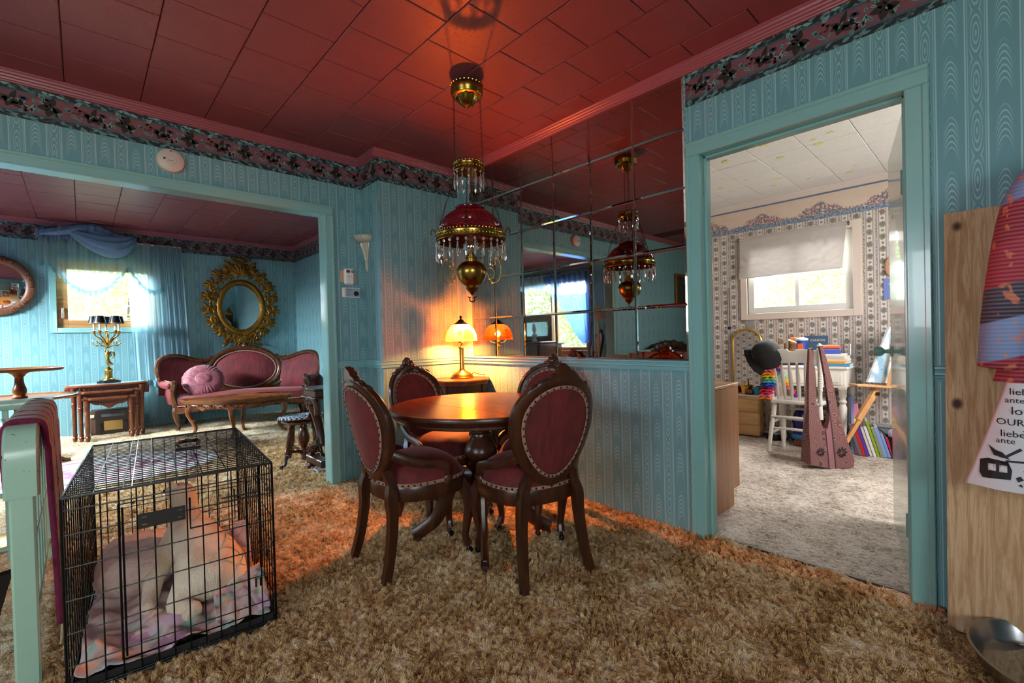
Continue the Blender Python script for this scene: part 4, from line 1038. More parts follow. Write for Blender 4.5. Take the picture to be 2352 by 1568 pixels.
def m_quilt():
    g = G('patchwork_floral_blanket'); P_, x, y, z = g.world()
    v = g.voro(22, v=P_, out='Color'); sp = g.N.new('ShaderNodeSeparateColor'); g.L.new(v.k, sp.inputs[0])
    c = g.ramp(Ex(g, sp.outputs[0]), [(0, hexc('#d9c0bd')), (.35, hexc('#c9a9a6')), (.55, hexc('#8fb8a6')), (.68, hexc('#d3b6c8')), (.8, hexc('#b88aa8')), (.9, hexc('#e0b49a'))])
    far = g.step(y, 2.32, 2.12)
    c = g.mix(far, g.mix(g.noise(14, 3, v=P_), hexc('#bfa39c'), hexc('#d6c3c2')), c)
    return g.set(c, .9, 0, g.noise(30, 3, v=P_), .4, .01)
def nz(x, y, s): return float(fbm(np.array([x+7.0]), np.array([y+7.0]), s, 3, 3)[0])
cloth('crate_blanket', 'crumpled pastel floral blanket covering the crate floor', 'blanket', lambda u, v: ((u-.5)*.545, (v-.5)*.90, .030+.075*abs(nz(u*2, v*3, 3.2))+.02*math.sin(u*9+v*4)**2+(.05 if u > .8 and v < .5 else 0)*math.sin(PI*min(1, v*2))), 34, 50, m_quilt())
pk = fabric('pink_beige_bedding', '#c9afa2', '#e8d2c8', 9, .95, .1, .5, dist=.02, st=(1, 2.5, 1))
def pillow_mesh(c, r, rz, amp=.01, seg=28, p=2.6):
    m = MB()
    def fn(u, v):
        a = 2*PI*u; b = PI*(v-.5); ca, sa, cb, sb = math.cos(a), math.sin(a), math.cos(b), math.sin(b)
        q = lambda t, e: math.copysign(abs(t)**e, t)
        x, y, z = r[0]*q(ca, .6)*q(cb, .7), r[1]*q(sa, .6)*q(cb, .7), r[2]*q(sb, 1.0)
        k = nz(x*3+c[0], y*3+z*4, 4)*amp*2
        return (x*(1+k), y*(1+k), z+k*.5)
    m.grid(fn, seg, 16, True, False); m.xf(Matrix.Translation(c) @ Matrix.Rotation(rz, 4, 'Z')); return m
m = pillow_mesh((.150, 2.56, .135), (.135, .22, .10), R(-8), .03); tag(m.build('crate_pillow', pk, None, smooth=180), 'plump pinkish beige pillow at the left of the crate', 'pillow')
cloth('bunched_sheet', 'pale pink sheet bunched up against the right side of the crate', 'sheet', lambda u, v: (.165+.11*u, -.02+.34*v, .05+.17*math.sin(PI*v)**.7*(.45+.55*u)+.05*nz(u*2, v*4, 5)), 12, 26, fabric('pale_pink_sheet', '#c7adb0', '#ddc9cd', 14, .95, .1, .4, dist=.01), .008)
cloth('folded_quilt_corner', 'pastel quilt corner folded up in the near right corner of the crate', 'quilt', lambda u, v: (.10+.175*u, -.44+.36*v, .06+.085*math.sin(PI*v)*(.3+.7*u)+.03*nz(u*3, v*4, 5)), 16, 24, m_quilt(), .008)

# the dog: one continuous skinned body, sitting with its back to the camera
def skin_body(name, pts, edges, root, mat, label, cat, levels=2):
    me = bpy.data.meshes.new(name); me.from_pydata([p[:3] for p in pts], edges, []); me.update()
    o = bpy.data.objects.new(name, me); COL.objects.link(o)
    sk = o.modifiers.new('skin', 'SKIN'); sk.use_smooth_shade = True
    if not me.skin_vertices:
        me.attributes.new('skin', 'FLOAT', 'POINT') if False else None
    bpy.context.view_layer.objects.active = o
    if not me.skin_vertices: bpy.ops.mesh.customdata_skin_add()
    for i, p in enumerate(pts):
        r = p[3]; me.skin_vertices[0].data[i].radius = (r, r) if not isinstance(r, tuple) else r
        me.skin_vertices[0].data[i].use_root = (i == root)
    s = o.modifiers.new('smooth', 'SUBSURF'); s.levels = levels; s.render_levels = levels
    me.materials.append(mat); return tag(o, label, cat)
def m_fur():
    g = G('cream_dog_fur'); P_, x, y, z = g.world()
    n = g.noise(9, 3, v=P_); h = g.noise(130, 3, v=P_, st=(1, 1, .25))
    c = g.mix(g.step(n, .35, .65), hexc('#c4a988'), hexc('#e6d5ba')); c = g.mix(h*.5, c, hexc('#f2e8d6'))
    return g.set(c, .9, 0, h, .8, .006, Sheen_Weight=.4)
dp = [(.370, 2.235, .155, .105), (.345, 2.345, .185, .098), (.312, 2.450, .215, .100), (.316, 2.490, .290, .064), (.316, 2.512, .350, .052), (.312, 2.530, .405, .060), (.290, 2.575, .398, .042), (.272, 2.610, .390, .028),
      (.300, 2.150, .125, .082), (.225, 2.115, .085, .050), (.290, 2.060, .070, .036), (.235, 2.040, .062, .026),
      (.430, 2.235, .125, .080), (.440, 2.15, .09, .05), (.400, 2.09, .07, .03),
      (.235, 2.440, .175, .055), (.185, 2.340, .125, .038), (.165, 2.245, .085, .028), (.150, 2.185, .075, .026),
      (.375, 2.52, .16, .045), (.37, 2.60, .09, .03),
      (.425, 2.150, .10, .035), (.47, 2.10, .075, .022)]
de = [(0, 1), (1, 2), (2, 3), (3, 4), (4, 5), (5, 6), (6, 7), (0, 8), (8, 9), (9, 10), (10, 11), (0, 12), (12, 13), (13, 14), (2, 15), (15, 16), (16, 17), (17, 18), (2, 19), (19, 20), (0, 21), (21, 22)]
fur = m_fur()
dog = skin_body('dog', dp, de, 0, fur, 'cream short-haired dog sitting in the crate with its back turned', 'dog')
for s in (-1, 1):
    e = Vector((.312, 2.522, .440))+Vector((.86, .45, 0))*s*.040; q = Vector((.86, .45, 0))*s
    m = MB(); p = bez([e, e+q*.012+Vector((0, 0, .022)), e+q*.024+Vector((0, -.004, .034)), e+q*.030+Vector((0, -.008, .030))], 4); m.tube(p, lerps([.024, .020, .012, .004], len(p)), 8, sc=(.5, 1)); m.build('ear', fur, dog)
    m = MB(); m.ell((.292+.024*s, 2.585+.012*s, .418), (.008, .008, .008), 8, 6); m.build('eye', plain('dark_eye', '#120d0a', .15), dog)
m = MB(); m.ell((.264, 2.634, .394), (.013, .013, .011), 10, 6); m.build('nose', plain('dark_nose', '#1b1614', .35), dog)

# ---------------------------------------------------------------- mint metal railing and the rug over it
mintm = plain('mint_enamel', '#9cc0ac', .25, 0, .06, Coat_Weight=.3)
def m_chipped():
    g = G('chipped_mint_enamel'); n = g.noise(26, 4, st=(1, 1, 1.6), rough=.7)
    return g.set(g.mix(g.step(n, .665, .69), hexc('#9cc0ac'), hexc('#5a4026')), .25, 0, n, .1, .002)
mchip = m_chipped()
rx, ry0, ry1, RZ = -.150, 2.115, 3.30, .795
t = thing('metal_railing', 'chipped mint green metal railing around the stairwell beside the crate', 'railing')
m = MB()
top = bez([(rx, ry0, .60), (rx, ry0, RZ-.075), (rx, ry0+.015, RZ-.03), (rx, ry0+.06, RZ), (rx, ry0+.2, RZ), (rx, ry1-.06, RZ), (rx-.02, ry1-.012, RZ), (rx-.08, ry1, RZ), (rx-.9, ry1, RZ)], 6)

# flat box rail swept with a fixed width
def boxsweep(m, pts, wv, hw, th):
    """rectangular section: half-width hw along a horizontal side vector, thickness th"""
    P_ = [Vector(p) for p in pts]; v = []
    for i, p in enumerate(P_):
        d = (P_[min(i+1, len(P_)-1)]-P_[max(i-1, 0)]).normalized(); side = wv(d); n = side.cross(d).normalized()
        for a, b in ((-1, -.6), (-.85, -1), (.85, -1), (1, -.6), (1, .6), (.85, 1), (-.85, 1), (-1, .6)): v.append(p+side*hw*a+n*th*b)
    k = 8; f = [(i*k+j, i*k+(j+1) % k, (i+1)*k+(j+1) % k, (i+1)*k+j) for i in range(len(P_)-1) for j in range(k)]
    f += [tuple(range(k))[::-1], tuple((len(P_)-1)*k+j for j in range(k))]; m.add(v, f)
def sidev(d):
    h = Vector((d.x, d.y, 0))
    if h.length < .2: return Vector((1, 0, 0))
    h.normalize(); return Vector((h.y, -h.x, 0))
boxsweep(m, top, sidev, .040, .022)
m.build('top_rail', mchip, t)
for (x, y) in ((rx, ry0), (rx, ry1), (rx-.85, ry1)):
    m = MB(); m.box(x, y, .33+zf(y)/2, .058, .034, .66, .006); m.build('post', mintm, t)
for k in range(7):
    y = ry0+.14+k*.145; m = MB(); m.box(rx, y, .41, .010, .022, .74, .003); m.build('baluster', mintm, t)
for k in range(5):
    x = rx-.13-k*.13; m = MB(); m.box(x, ry1, .41, .022, .010, .74, .003); m.build('baluster', mintm, t)
for z in (.10, .36):
    m = MB(); m.box(rx, (ry0+ry1)/2, z, .014, ry1-ry0-.02, .022, .003); m.build('lower_bar', mintm, t); m = MB(); m.box(rx-.43, ry1, z, .84, .014, .022, .003); m.build('lower_bar', mintm, t)
m = MB()
for k in range(3):
    for s in (-1, 1): m.tube([(rx-.20-.16*k+s*x, ry1-.012, .70+z) for x, z in spiral(.02, 0, .008, .05, 0, 7, 22)], .004, 5)
m.build('scroll_panel', mintm, t)
def m_rug():
    g = G('maroon_grey_rug'); P_, x, y, z = g.obj(); n = g.noise(12, 3, st=(1, 2.5, 1)); f = g.noise(160, 3)
    s = g.step(g.sin(y*40+n*5)*.5+.5, .90, .97)
    c = g.mix(s, g.mix(f, hexc('#949a96'), hexc('#d2d2ca')), hexc('#74213f'))
    e = g.step(y, 2.245, 2.225)
    c = g.mix(e, c, hexc('#6b1a3d'))
    return g.set(c, .95, 0, f, .9, .006)
rugm = m_rug()
t = thing('draped_rug', 'maroon and grey wool rug with fringe draped over the mint railing', 'rug')
prof = [(rx-.050, .60), (rx-.054, .70), (rx-.052, RZ+.005), (rx-.035, RZ+.036), (rx, RZ+.040), (rx+.035, RZ+.034), (rx+.056, RZ+.005), (rx+.060, .70), (rx+.064, .55), (rx+.070, .40), (rx+.074, .25), (rx+.078, .12)]
pp = bez([(a, b, 0) for a, b in prof], 4); pts = [(p.x, p.y) for p in pp]
m = MB()
def rugf(u, v):
    i = v*(len(pts)-1); k = min(int(i), len(pts)-2); f_ = i-k; x = pts[k][0]+(pts[k+1][0]-pts[k][0])*f_; z = pts[k][1]+(pts[k+1][1]-pts[k][1])*f_
    y = ry0+.095+u*.80; return (x+.006*math.sin(u*7+v*3)*(1 if v > .6 else .2), y, z)
m.grid(rugf, 40, 60); o = m.build('rug_body', rugm, t, smooth=180); md = o.modifiers.new('thickness', 'SOLIDIFY'); md.thickness = .017; md.offset = 1
m = MB()
for k in range(46):
    y = ry0+.10+k*.0173; x = rx+.078; m.tube(bez([(x, y, .125), (x+random.uniform(-.006, .012), y+random.uniform(-.008, .008), .08), (x+random.uniform(-.01, .02), y+random.uniform(-.012, .012), .035)], 3), .0035, 5)
o = m.build('fringe', fabric('cream_fringe', '#b8a583', '#dacdb0', 80), t); o['kind'] = 'stuff'

# ---------------------------------------------------------------- plywood, garments, steel tub at the right edge
def m_ply():
    g = G('knotty_plywood'); P_, x, y, z = g.world()
    n = g.noise(7, 5, v=P_, st=(1, 7, .55), dist=1.6); n2 = g.noise(60, 3, v=P_, st=(1, 4, .3)); kn = g.voro(6.5, v=g.vec(0.0, y, z), st=(1, 1.1, .8))
    c = g.mix(g.step(n, .35, .65), hexc('#b98f66'), hexc('#d6b48c')); c = g.mix(g.step(n2, .55, .72)*.45, c, hexc('#93694a'))
    c = g.mix(g.step(kn, .17, .10), c, hexc('#3f2716')); return g.set(c, .7, 0, n2, .25, .003)
t = MB(); t.box(0, -.31, .735, .012, .62, 1.47, .001); o = t.build('plywood_sheet', m_ply(), None, smooth=0); o.location = (2.195, .128, .003); o.rotation_euler.y = R(4.0)
tag(o, 'bare knotty plywood sheet leaning on the wall right of the doorway', 'plywood')
def m_patch():
    g = G('patchwork_knit'); P_, x, y, z = g.obj(); n = g.noise(26, 3); r = g.sin(z*520)*.5+.5
    k = g.fract(z*2.15+.05+(y*.6)); c = g.ramp(k, [(0, hexc('#8f1226')), (.24, hexc('#8f1226')), (.25, hexc('#6f8fc0')), (.50, hexc('#7d97c4')), (.51, hexc('#232a3a')), (.72, hexc('#39424f')), (.73, hexc('#a12233')), (1, hexc('#a12233'))])
    c = g.mix(g.step(n, .60, .66)*.8, c, hexc('#d67a4a')); c = g.mix(r*.25, c, hexc('#c9a3b0')); return g.set(c, .95, 0, r, .5, .003)
t = thing('patchwork_jacket', 'red, blue and black patchwork knit jacket hanging at the right edge', 'jacket', (2.10, -.24, 0))
def drape(hw0, hw1, z1, z0, d, seed, y_off=0, n=36):
    m = MB()
    def fn(u, v):
        z = z1+(z0-z1)*v; hw = hw0+(hw1-hw0)*v**1.1; a = 2*PI*u
        return (d*math.sin(a)*(1+.25*math.sin(5*a+v*3+seed))-.01, y_off+hw*math.cos(a)+.006*math.sin(9*a+seed), z)
    m.grid(fn, n, 22, True, False); return m
drape(.10, .245, 1.60, .885, .055, 1).build('jacket_body', m_patch(), t, smooth=180)
m = MB(); m.tube(bez([(-.02, .10, 1.56), (-.03, .17, 1.42), (-.03, .215, 1.15), (-.02, .235, .93)], 5), lerps([.05, .06, .055, .05], 16), 10); m.build('sleeve', m_patch(), t, smooth=180)
m = MB(); m.tube([(0, -.01, 1.585), (.0, 0, 1.66), (.10, 0, 1.70), (.19, 0, 1.70)], .008, 6); m.build('hanging_loop', inkm, t)
t = thing('printed_cotton_cloth', 'white cotton cloth with black lettering and drawings hanging below the patchwork jacket', 'cloth', (2.085, -.24, 0))
cl = plain('white_cotton', '#d9d8df', .85, 0, .05, 20, .3); m = drape(.20, .31, .96, .555, .045, 2); m.build('cloth_body', cl, t, smooth=180)
LW = (PI/2, 0, -PI/2)
def on_cloth(o):
    """press a printed mark onto the front of the cloth"""
    o.data = o.data.copy() if o.data.users > 1 else o.data; M0 = o.matrix_basis.copy()
    for vt in o.data.vertices:
        q = M0 @ vt.co; v_ = min(1, max(0, (.96-q.z)/.405)); hw = .20+.11*v_**1.1; k = max(-1, min(1, q.y/hw)); a = -math.acos(k)
        vt.co = Vector((.045*math.sin(a)*(1+.25*math.sin(5*a+v_*3+2))-.0125, q.y, q.z))
    o.location = (0, 0, 0); o.rotation_euler = (0, 0, 0)
for i, (s, z, y, sz) in enumerate((('OUR', .895, .185, .028), ('liebe', .858, .19, .028), ('ante', .832, .205, .024), ('love', .80, .185, .034), ('OUR', .765, .215, .028), ('liebe', .730, .210, .028), ('ante', .708, .225, .024), ('HR', .68, .13, .04), ('Bay', .63, .13, .036))):
    on_cloth(text(s, sz, inkm, t, (-.052, y, z), LW))
def mark(pts_, mat=inkm, nm='printed_motif'):
    m = MB(); m.prism(pts_, -.0003, .0003, M=YZ); on_cloth(m.build(nm, mat, t, smooth=0))
def sub(poly, n=3):
    out = []
    for i in range(len(poly)):
        a, b = poly[i], poly[(i+1) % len(poly)]; out += [(a[0]+(b[0]-a[0])*k/n, a[1]+(b[1]-a[1])*k/n) for k in range(n)]
    return out
mark(sub([(.215, .592), (.275, .585), (.282, .600), (.280, .640), (.262, .648), (.220, .645), (.212, .620)]))
for y in (.222, .246): on_cloth(MB().prism(sub([(y, .612), (y+.017, .611), (y+.017, .632), (y, .633)]), -.0009, -.0006, M=YZ).build('printed_window', cl, t, smooth=0))
for q in ([(.215, .652), (.25, .660), (.262, .690), (.245, .676), (.232, .672)], [(.235, .655), (.195, .690), (.190, .684), (.225, .655)], [(.225, .650), (.180, .652), (.182, .646), (.225, .644)], [(.205, .600), (.195, .606), (.188, .596), (.20, .588)], [(.19, .580), (.17, .602), (.15, .585), (.165, .566)], [(.145, .612), (.13, .63), (.115, .61), (.13, .592)], [(.19, .622), (.182, .630), (.178, .618)], [(.20, .578), (.194, .584), (.19, .574)], [(.19, .742), (.165, .752), (.150, .738), (.17, .728)]): mark(sub(q))
t = thing('steel_tub', 'oval stainless steel water tub with side handle on the carpet', 'tub', (2.005, -.10, 0), R(20)); t.scale = (1, 1, .64)
m = MB(); m.lathe([(0, .004), (.120, .004), (.150, .020), (.168, .06), (.178, .115), (.183, .130), (.190, .132), (.190, .137), (.182, .137), (.174, .116), (.163, .062), (.146, .026), (.118, .010), (0, .010)], 48, sx=1.15, sy=.9); m.build('basin', plain('brushed_steel', '#a9a9ac', .24, 1), t)
for s in (-1, 1):
    m = MB(); m.tube(bez([(s*.205, -.03, .112), (s*.225, -.03, .10), (s*.232, 0, .085), (s*.225, .03, .10), (s*.205, .03, .112)], 5), .005, 6); m.build('handle', brass2, t)
m = MB(); m.lathe([(0, .058), (.150, .058), (.15, .056), (0, .056)], 32, sx=1.15, sy=.9); m.build('water', m_glass_thin('still_water', (.9, .95, .97), .3), t)
# ================================================================ LIVING ROOM
# ---------------------------------------------------------------- sofa
SB = (1.475, 6.49, zf(6.49))
t = thing('victorian_sofa', 'victorian sofa in red velvet with carved dark frame and oval centre back', 'sofa', SB, R(-16))
sofawood = wood('sofa_walnut', '#3a1d0e', '#5e3419', .25, 5, (1, 1, .2))
def bs(u, w_, d=0): return (u, .23-.27*(abs(u)/.86)**3+(w_-.4)*.13+d, w_)
def ringsurf(cx, cz, a, b, r, d=0, n=48, k=8):
    m = MB(); m.grid(lambda u, v: bs(cx+(a+r*math.cos(2*PI*v))*math.cos(2*PI*u), cz+(b+r*math.cos(2*PI*v))*math.sin(2*PI*u), d+r*.9*math.sin(2*PI*v)), n, k, True, True); return m
ringsurf(0, .655, .395, .275, .030, -.012).build('oval_frame', sofawood, t)
m = ringsurf(0, .655, .352, .234, .007, -.035, 60, 6); m.build('oval_gimp', gimp, t)
m = MB(); n = 44; v = [bs(0, .655, -.075)]; f = []
for k in range(1, 9):
    r = k/8
    for i in range(n): a = 2*PI*i/n; v.append(bs(.362*r*math.cos(a), .655+.243*r*math.sin(a), -.015-.06*(1-r**3)))
for i in range(n): f.append((0, 1+i, 1+(i+1) % n))
for k in range(7):
    for i in range(n): a = 1+k*n+i; b = 1+k*n+(i+1) % n; f.append((a, a+n, b+n, b))
m.add(v, f); m.build('oval_back_cushion', velvet2, t)
topc = [(.46, .775), (.52, .785), (.60, .815), (.70, .848), (.79, .848), (.855, .80), (.875, .71), (.86, .61), (.83, .54)]
for s in (-1, 1):
    m = MB(); p = bez([bs(s*a, b, -.01) for a, b in [(.36, .80), (.42, .785)]+topc], 5)
    m.tube(p, lerps([.02, .026, .03, .03, .03, .03, .03, .03, .028, .024, .02], len(p)), 8); m.ell(bs(s*.47, .80, -.01), (.02, .018, .018), 8, 6); m.ell(bs(s*.37, .825, -.01), (.018, .016, .016), 8, 6)
    m.tube(bez([bs(s*.40, .73, -.01), bs(s*.445, .62, -.01), bs(s*.43, .50, -.01), bs(s*.33, .42, -.01), bs(s*.2, .40, -.01)], 5), .020, 8)
    m.build('wing_frame', sofawood, t)
    m = MB(); tx = [a for a, b in topc[:7]]; tz = [b for a, b in topc[:7]]
    def wing(u, v, s=s):
        x = .40+.46*u; top = np.interp(x, [.40]+tx, [.70]+[z-.02 for z in tz]); z = .40+(top-.40)*v
        return bs(s*x, z, -.02-.045*math.sin(PI*min(1, max(0, u)))**.6*math.sin(PI*v)**.6)
    m.grid(wing, 16, 12); m.build('wing_cushion', velvet2, t, smooth=180)
    m = MB()                                         # padded arm with carved front post
    p = bez([bs(s*.845, .56, -.02), (s*.84, .0, .535), (s*.79, -.12, .525), (s*.72, -.20, .515)], 5); m.tube(p, lerps([.03, .038, .04, .036], len(p)), 10); m.build('arm_pad', velvet2, t, smooth=180)
    m = MB(); m.grid(lambda u, v, s=s: (s*(.80-.09*(u**2)+.02*math.sin(PI*v)), .06-.28*u, .30+.22*v), 8, 6); m.build('arm_side', velvet2, t, smooth=180)
    m = MB(); p = bez([(s*.69, -.20, .545), (s*.685, -.255, .55), (s*.685, -.265, .50), (s*.70, -.235, .44), (s*.69, -.255, .37), (s*.67, -.265, .31), (s*.665, -.25, .25)], 5); m.tube(p, lerps([.018, .034, .030, .024, .034, .034, .03], len(p)), 8); m.build('arm_post', sofawood, t)
    m = MB(); m.tube(bez([(s*.708, -.225, .53), (s*.722, -.22, .44), (s*.708, -.235, .35), (s*.70, -.24, .28)], 5), .007, 6); m.tube(bez([(s*.70, -.19, .555), (s*.76, -.12, .565), (s*.82, 0, .575), bs(s*.86, .60, -.04)], 5), .006, 6); m.build('arm_gimp', gimp, t)
    m = MB(); p = bez([(s*.655, -.245, .28), (s*.672, -.268, .22), (s*.665, -.262, .13), (s*.648, -.24, .06), (s*.66, -.262, .015)], 5); m.tube(p, lerps([.040, .038, .026, .018, .026], len(p)), 8); m.build('front_leg', sofawood, t)
    m = MB(); p = bez([(s*.62, .20, .28), (s*.63, .23, .14), (s*.66, .28, .0)], 5); m.tube(p, lerps([.03, .024, .02], len(p)), 4); m.build('rear_leg', sofawood, t)
m = MB(); m.grid(lambda u, v: ((u-.5)*1.30, -.285-.035*math.cos((u-.5)*PI*1.0)+.50*v, .30+.105*math.sin(PI*min(1, .12+v*.9))**.45+.02*math.sin(PI*u)), 30, 14)
m.grid(lambda u, v: ((u-.5)*1.30, -.285-.035*math.cos((u-.5)*PI)-.004*math.sin(PI*v), .285+.09*v), 30, 4); m.build('seat', velvet2, t, smooth=180)
m = MB(); m.tube([((u-.5)*1.30, -.295-.035*math.cos((u-.5)*PI), .286) for u in np.linspace(0, 1, 25)], .008, 6); m.build('seat_gimp', gimp, t)
m = MB(); m.tube([((u-.5)*1.34, -.285-.04*math.cos((u-.5)*PI)+.0, .245-.012*math.cos((u-.5)*4*PI)) for u in np.linspace(0, 1, 31)], .036, 8, sc=(1, .6), up=(0, 0, 1)); m.box(0, .2, .25, 1.26, .03, .08, .01); m.build('seat_rail', sofawood, t)
m = MB()
for (u, w_, r) in ((0, .955, (.035, .02, .035)), (-.05, .945, (.03, .014, .018)), (.05, .945, (.03, .014, .018)), (-.10, .935, (.035, .012, .012)), (.10, .935, (.035, .012, .012)), (0, .985, (.02, .015, .018))): m.ell(bs(u, w_, -.02), r, 10, 6)
m.build('crest_carving', sofawood, t)
t = thing('round_ruched_cushion', 'round dusty pink ruched cushion on the left end of the sofa', 'cushion', (SB[0]-.43, SB[1]+.02, SB[2]+.555), 0)
satin = fabric('dusty_pink_satin', '#74303c', '#96505b', 30, .45, .3, .6, dist=.006)
m = MB()
def cush(u, v):
    a = 2*PI*u; r = .215*math.sin(PI*v)**.62; y = .075*math.cos(PI*v)
    rr = r*(1+.014*math.sin(23*a+2*math.sin(5*a))*math.sin(PI*v)**2); k = .007*math.sin(44*a+5*math.sin(3*a)+v*6)*(1 if .08 < v < .45 else .4)*(math.sin(PI*v))
    return (rr*math.cos(a), -y-(k if v < .5 else 0), rr*math.sin(a)*.93)
m.grid(cush, 110, 24, True, False); o1 = m.build('ruched_cover', satin, t, smooth=180)
m = MB(); m.lathe([(0, .088), (.04, .087), (.075, .080), (.088, .070), (.080, .060)], 32, M=Matrix.Rotation(PI/2, 4, 'X'), sy=.9); o2 = m.build('centre_panel', satin, t)
m = MB(); m.tube([(.088*math.cos(a), -.072, .080*math.sin(a)) for a in np.linspace(0, 2*PI, 40)[:-1]], .004, 5, closed=True); m.build('piping', satin, t)
t.rotation_euler = (R(-28), R(6), R(-14))

# ---------------------------------------------------------------- coffee table
CB = (1.24, 5.78, zf(5.78))
t = thing('coffee_table', 'low carved walnut coffee table with scalloped tray top before the sofa', 'table', CB, R(-27))
ctw = wood('carved_brown_walnut', '#4a250f', '#7a4521', .28, 5, (.2, 1, 1))
def quat(a, s=1.0):
    k = 1+.075*math.cos(4*a)-.05*math.cos(8*a)*0; return (.52*s*math.cos(a)*k, .285*s*math.sin(a)*(1+.09*math.cos(4*a)))
m = MB(); rings = [(.0, .392), (.5, .392), (.90, .393), (.925, .398), (.965, .412), (1.0, .414), (1.0, .404), (.965, .385), (.93, .368), (.90, .362), (0, .362)]
n = 96; v = []; f = []
for s_, z in rings:
    for i in range(n):
        a = 2*PI*i/n; x, y = quat(a, max(s_, .001)); zz = z+(.004*math.sin(24*a) if s_ >= .96 and z > .40 else 0); v.append((x, y, zz))
for k in range(len(rings)-1):
    for i in range(n): j = (i+1) % n; f.append((k*n+i, k*n+j, (k+1)*n+j, (k+1)*n+i))
m.add(v, f); m.build('tray_top', ctw, t)
m = MB()
def apron(u, v):
    a = 2*PI*u; x, y = quat(a, .86+.02*math.sin(PI*v)); z = .366-(.045+.018*math.cos(8*a)+.012*math.cos(24*a))*v; b = .006*math.sin(40*a+v*5)*math.sin(PI*v)
    return (x*(1+b), y*(1+b), z)
m.grid(apron, 160, 8, True, False)
for k in range(56):
    a = 2*PI*k/56; x, y = quat(a, .885); m.ell((x, y, .345+.008*math.sin(5*a*3)), (.016, .012, .010), 6, 5, Matrix.Rotation(random.uniform(0, 3), 4, 'Z'))
m.build('carved_apron', ctw, t)
for k, (a, rr) in enumerate(((0, .44), (PI/2, .20), (PI, .44), (3*PI/2, .20))):
    m = MB(); p = bez([(rr-.05, 0, .36), (rr+.02, 0, .33), (rr+.035, 0, .25), (rr-.005, 0, .16), (rr-.03, 0, .09), (rr+.0, 0, .03), (rr+.05, 0, .008)], 5)
    m.tube(p, lerps([.035, .036, .026, .022, .017, .015, .018], len(p)), 8); m.ell((rr-.005, 0, .175), (.026, .026, .014), 8, 5); m.ell((rr+.02, 0, .33), (.04, .032, .026), 10, 6)
    m.xf(Matrix.Rotation(a, 4, 'Z')); m.build('cabriole_leg', ctw, t)

# ---------------------------------------------------------------- nest of tables, radio, candelabra
nw = wood('nest_table_mahogany', '#4d2412', '#71391d', .3, 5, (.2, 1, 1)); glasstop = plain('pale_glass_top', '#8fb5bd', .06, 0)
def nest(label, xc, yf, w, d, h, legx, oval):
    zb = zf(yf); t = thing('nesting_table', label, 'table', (xc, yf+d/2, zb), 0, 'nest of three tables')
    if oval: pol = [(w/2*math.copysign(abs(math.cos(a))**.62, math.cos(a)), d/2*math.copysign(abs(math.sin(a))**.75, math.sin(a))) for a in np.linspace(0, 2*PI, 49)[:-1]]
    else: pol = [(-w/2, -d/2+.02), (-w/2+.05, -d/2+.02), (-w/2+.07, -d/2), (w/2-.07, -d/2), (w/2-.05, -d/2+.02), (w/2, -d/2+.02), (w/2, d/2), (-w/2, d/2)]
    m = MB(); m.prism(pol, h-.026, h-.006, bev=.006); m.prism([(x*.97, y*.97) for x, y in pol], h-.012, h, bev=.004); m.build('tabletop', nw, t, smooth=30)
    if oval: m = MB(); m.prism([(x*.90, y*.88) for x, y in pol], h, h+.003); m.build('glass_inset', glasstop, t, smooth=20)
    m = MB(); lo = [(x, -.055-.030*math.cos(x/(legx)*PI*1.0)-.010*math.cos(x/legx*3*PI)) for x in np.linspace(-legx, legx, 25)]
    m.prism([(-legx, 0), *lo, (legx, 0)], .0, .014, M=Matrix.Translation((0, -d/2+.052, h-.026)) @ XZ)
    for k in range(16):
        x = -legx+2*legx*(k+.5)/16; m.ell((x, -d/2+.036, h-.055-.012*math.cos(x/legx*PI)), (.013, .006, .012), 6, 5)
    m.build('carved_apron', nw, t, smooth=30)
    if oval:
        for s in (-1, 1): m = MB(); m.box(s*(legx+.045), 0, h-.075, .05, d*.6, .10, .006); m.build('end_apron', nw, t)
    for sx in (-1, 1):
        for sy in (-1, 1):
            m = MB(); H = h-.026
            m.lathe([(.015, 0), (.017, .02), (.022, .04), (.018, .048), (.014, .055), (.016, .06), (.019, H*.62), (.023, H*.66), (.019, H*.68), (.024, H*.71), (.018, H*.73), (.021, H*.76), (.024, H*.88), (.024, H)], 12, (sx*legx, sy*(d/2-.04), 0)); m.build('leg', nw, t)
nest('largest nesting table, oval glass top, carrying the candelabra lamp', .197, 6.545, .69, .34, .585, .275, True)
nest('middle nesting table pushed under the oval glass-topped one', .197, 6.50, .535, .30, .520, .225, False)
nest('smallest, front nesting table with carved apron, above the old radio', .197, 6.455, .435, .27, .455, .177, False)
t = thing('vintage_radio', 'old dark wooden radio with gold speaker cloth under the nesting tables', 'radio', (.225, 6.93, zf(6.9)), R(-6))
dk = wood('radio_case', '#1d1411', '#33221a', .4, 5, (.2, 1, 1))
m = MB(); m.box(0, 0, .137, .36, .16, .27, .012); m.build('case', wood('radio_side', '#4a3226', '#6b4a38', .5), t)
m = MB(); m.box(.02, -.082, .137, .315, .018, .262, .01); m.build('front_panel', dk, t)
m = MB(); m.box(.02, -.094, .212, .20, .006, .036, .002); m.build('dial', plain('grey_dial_glass', '#5d6266', .2, 0, .3), t)
def m_cloth(): 
    g = G('gold_speaker_cloth'); P_, x, y, z = g.obj(); k = g.sin((x+z)*900)*g.sin((x-z)*900); return g.set(g.mix(k*.5+.5, hexc('#7a5a26'), hexc('#c49a4a')), .7)
m = MB(); m.box(.02, -.093, .095, .16, .006, .105, .002); m.build('speaker_cloth', m_cloth(), t)
m = MB(); m.box(-.155, -.092, .21, .034, .004, .035, .002); m.build('paper_label', plain('cream_label', '#c9bfa2', .8), t)
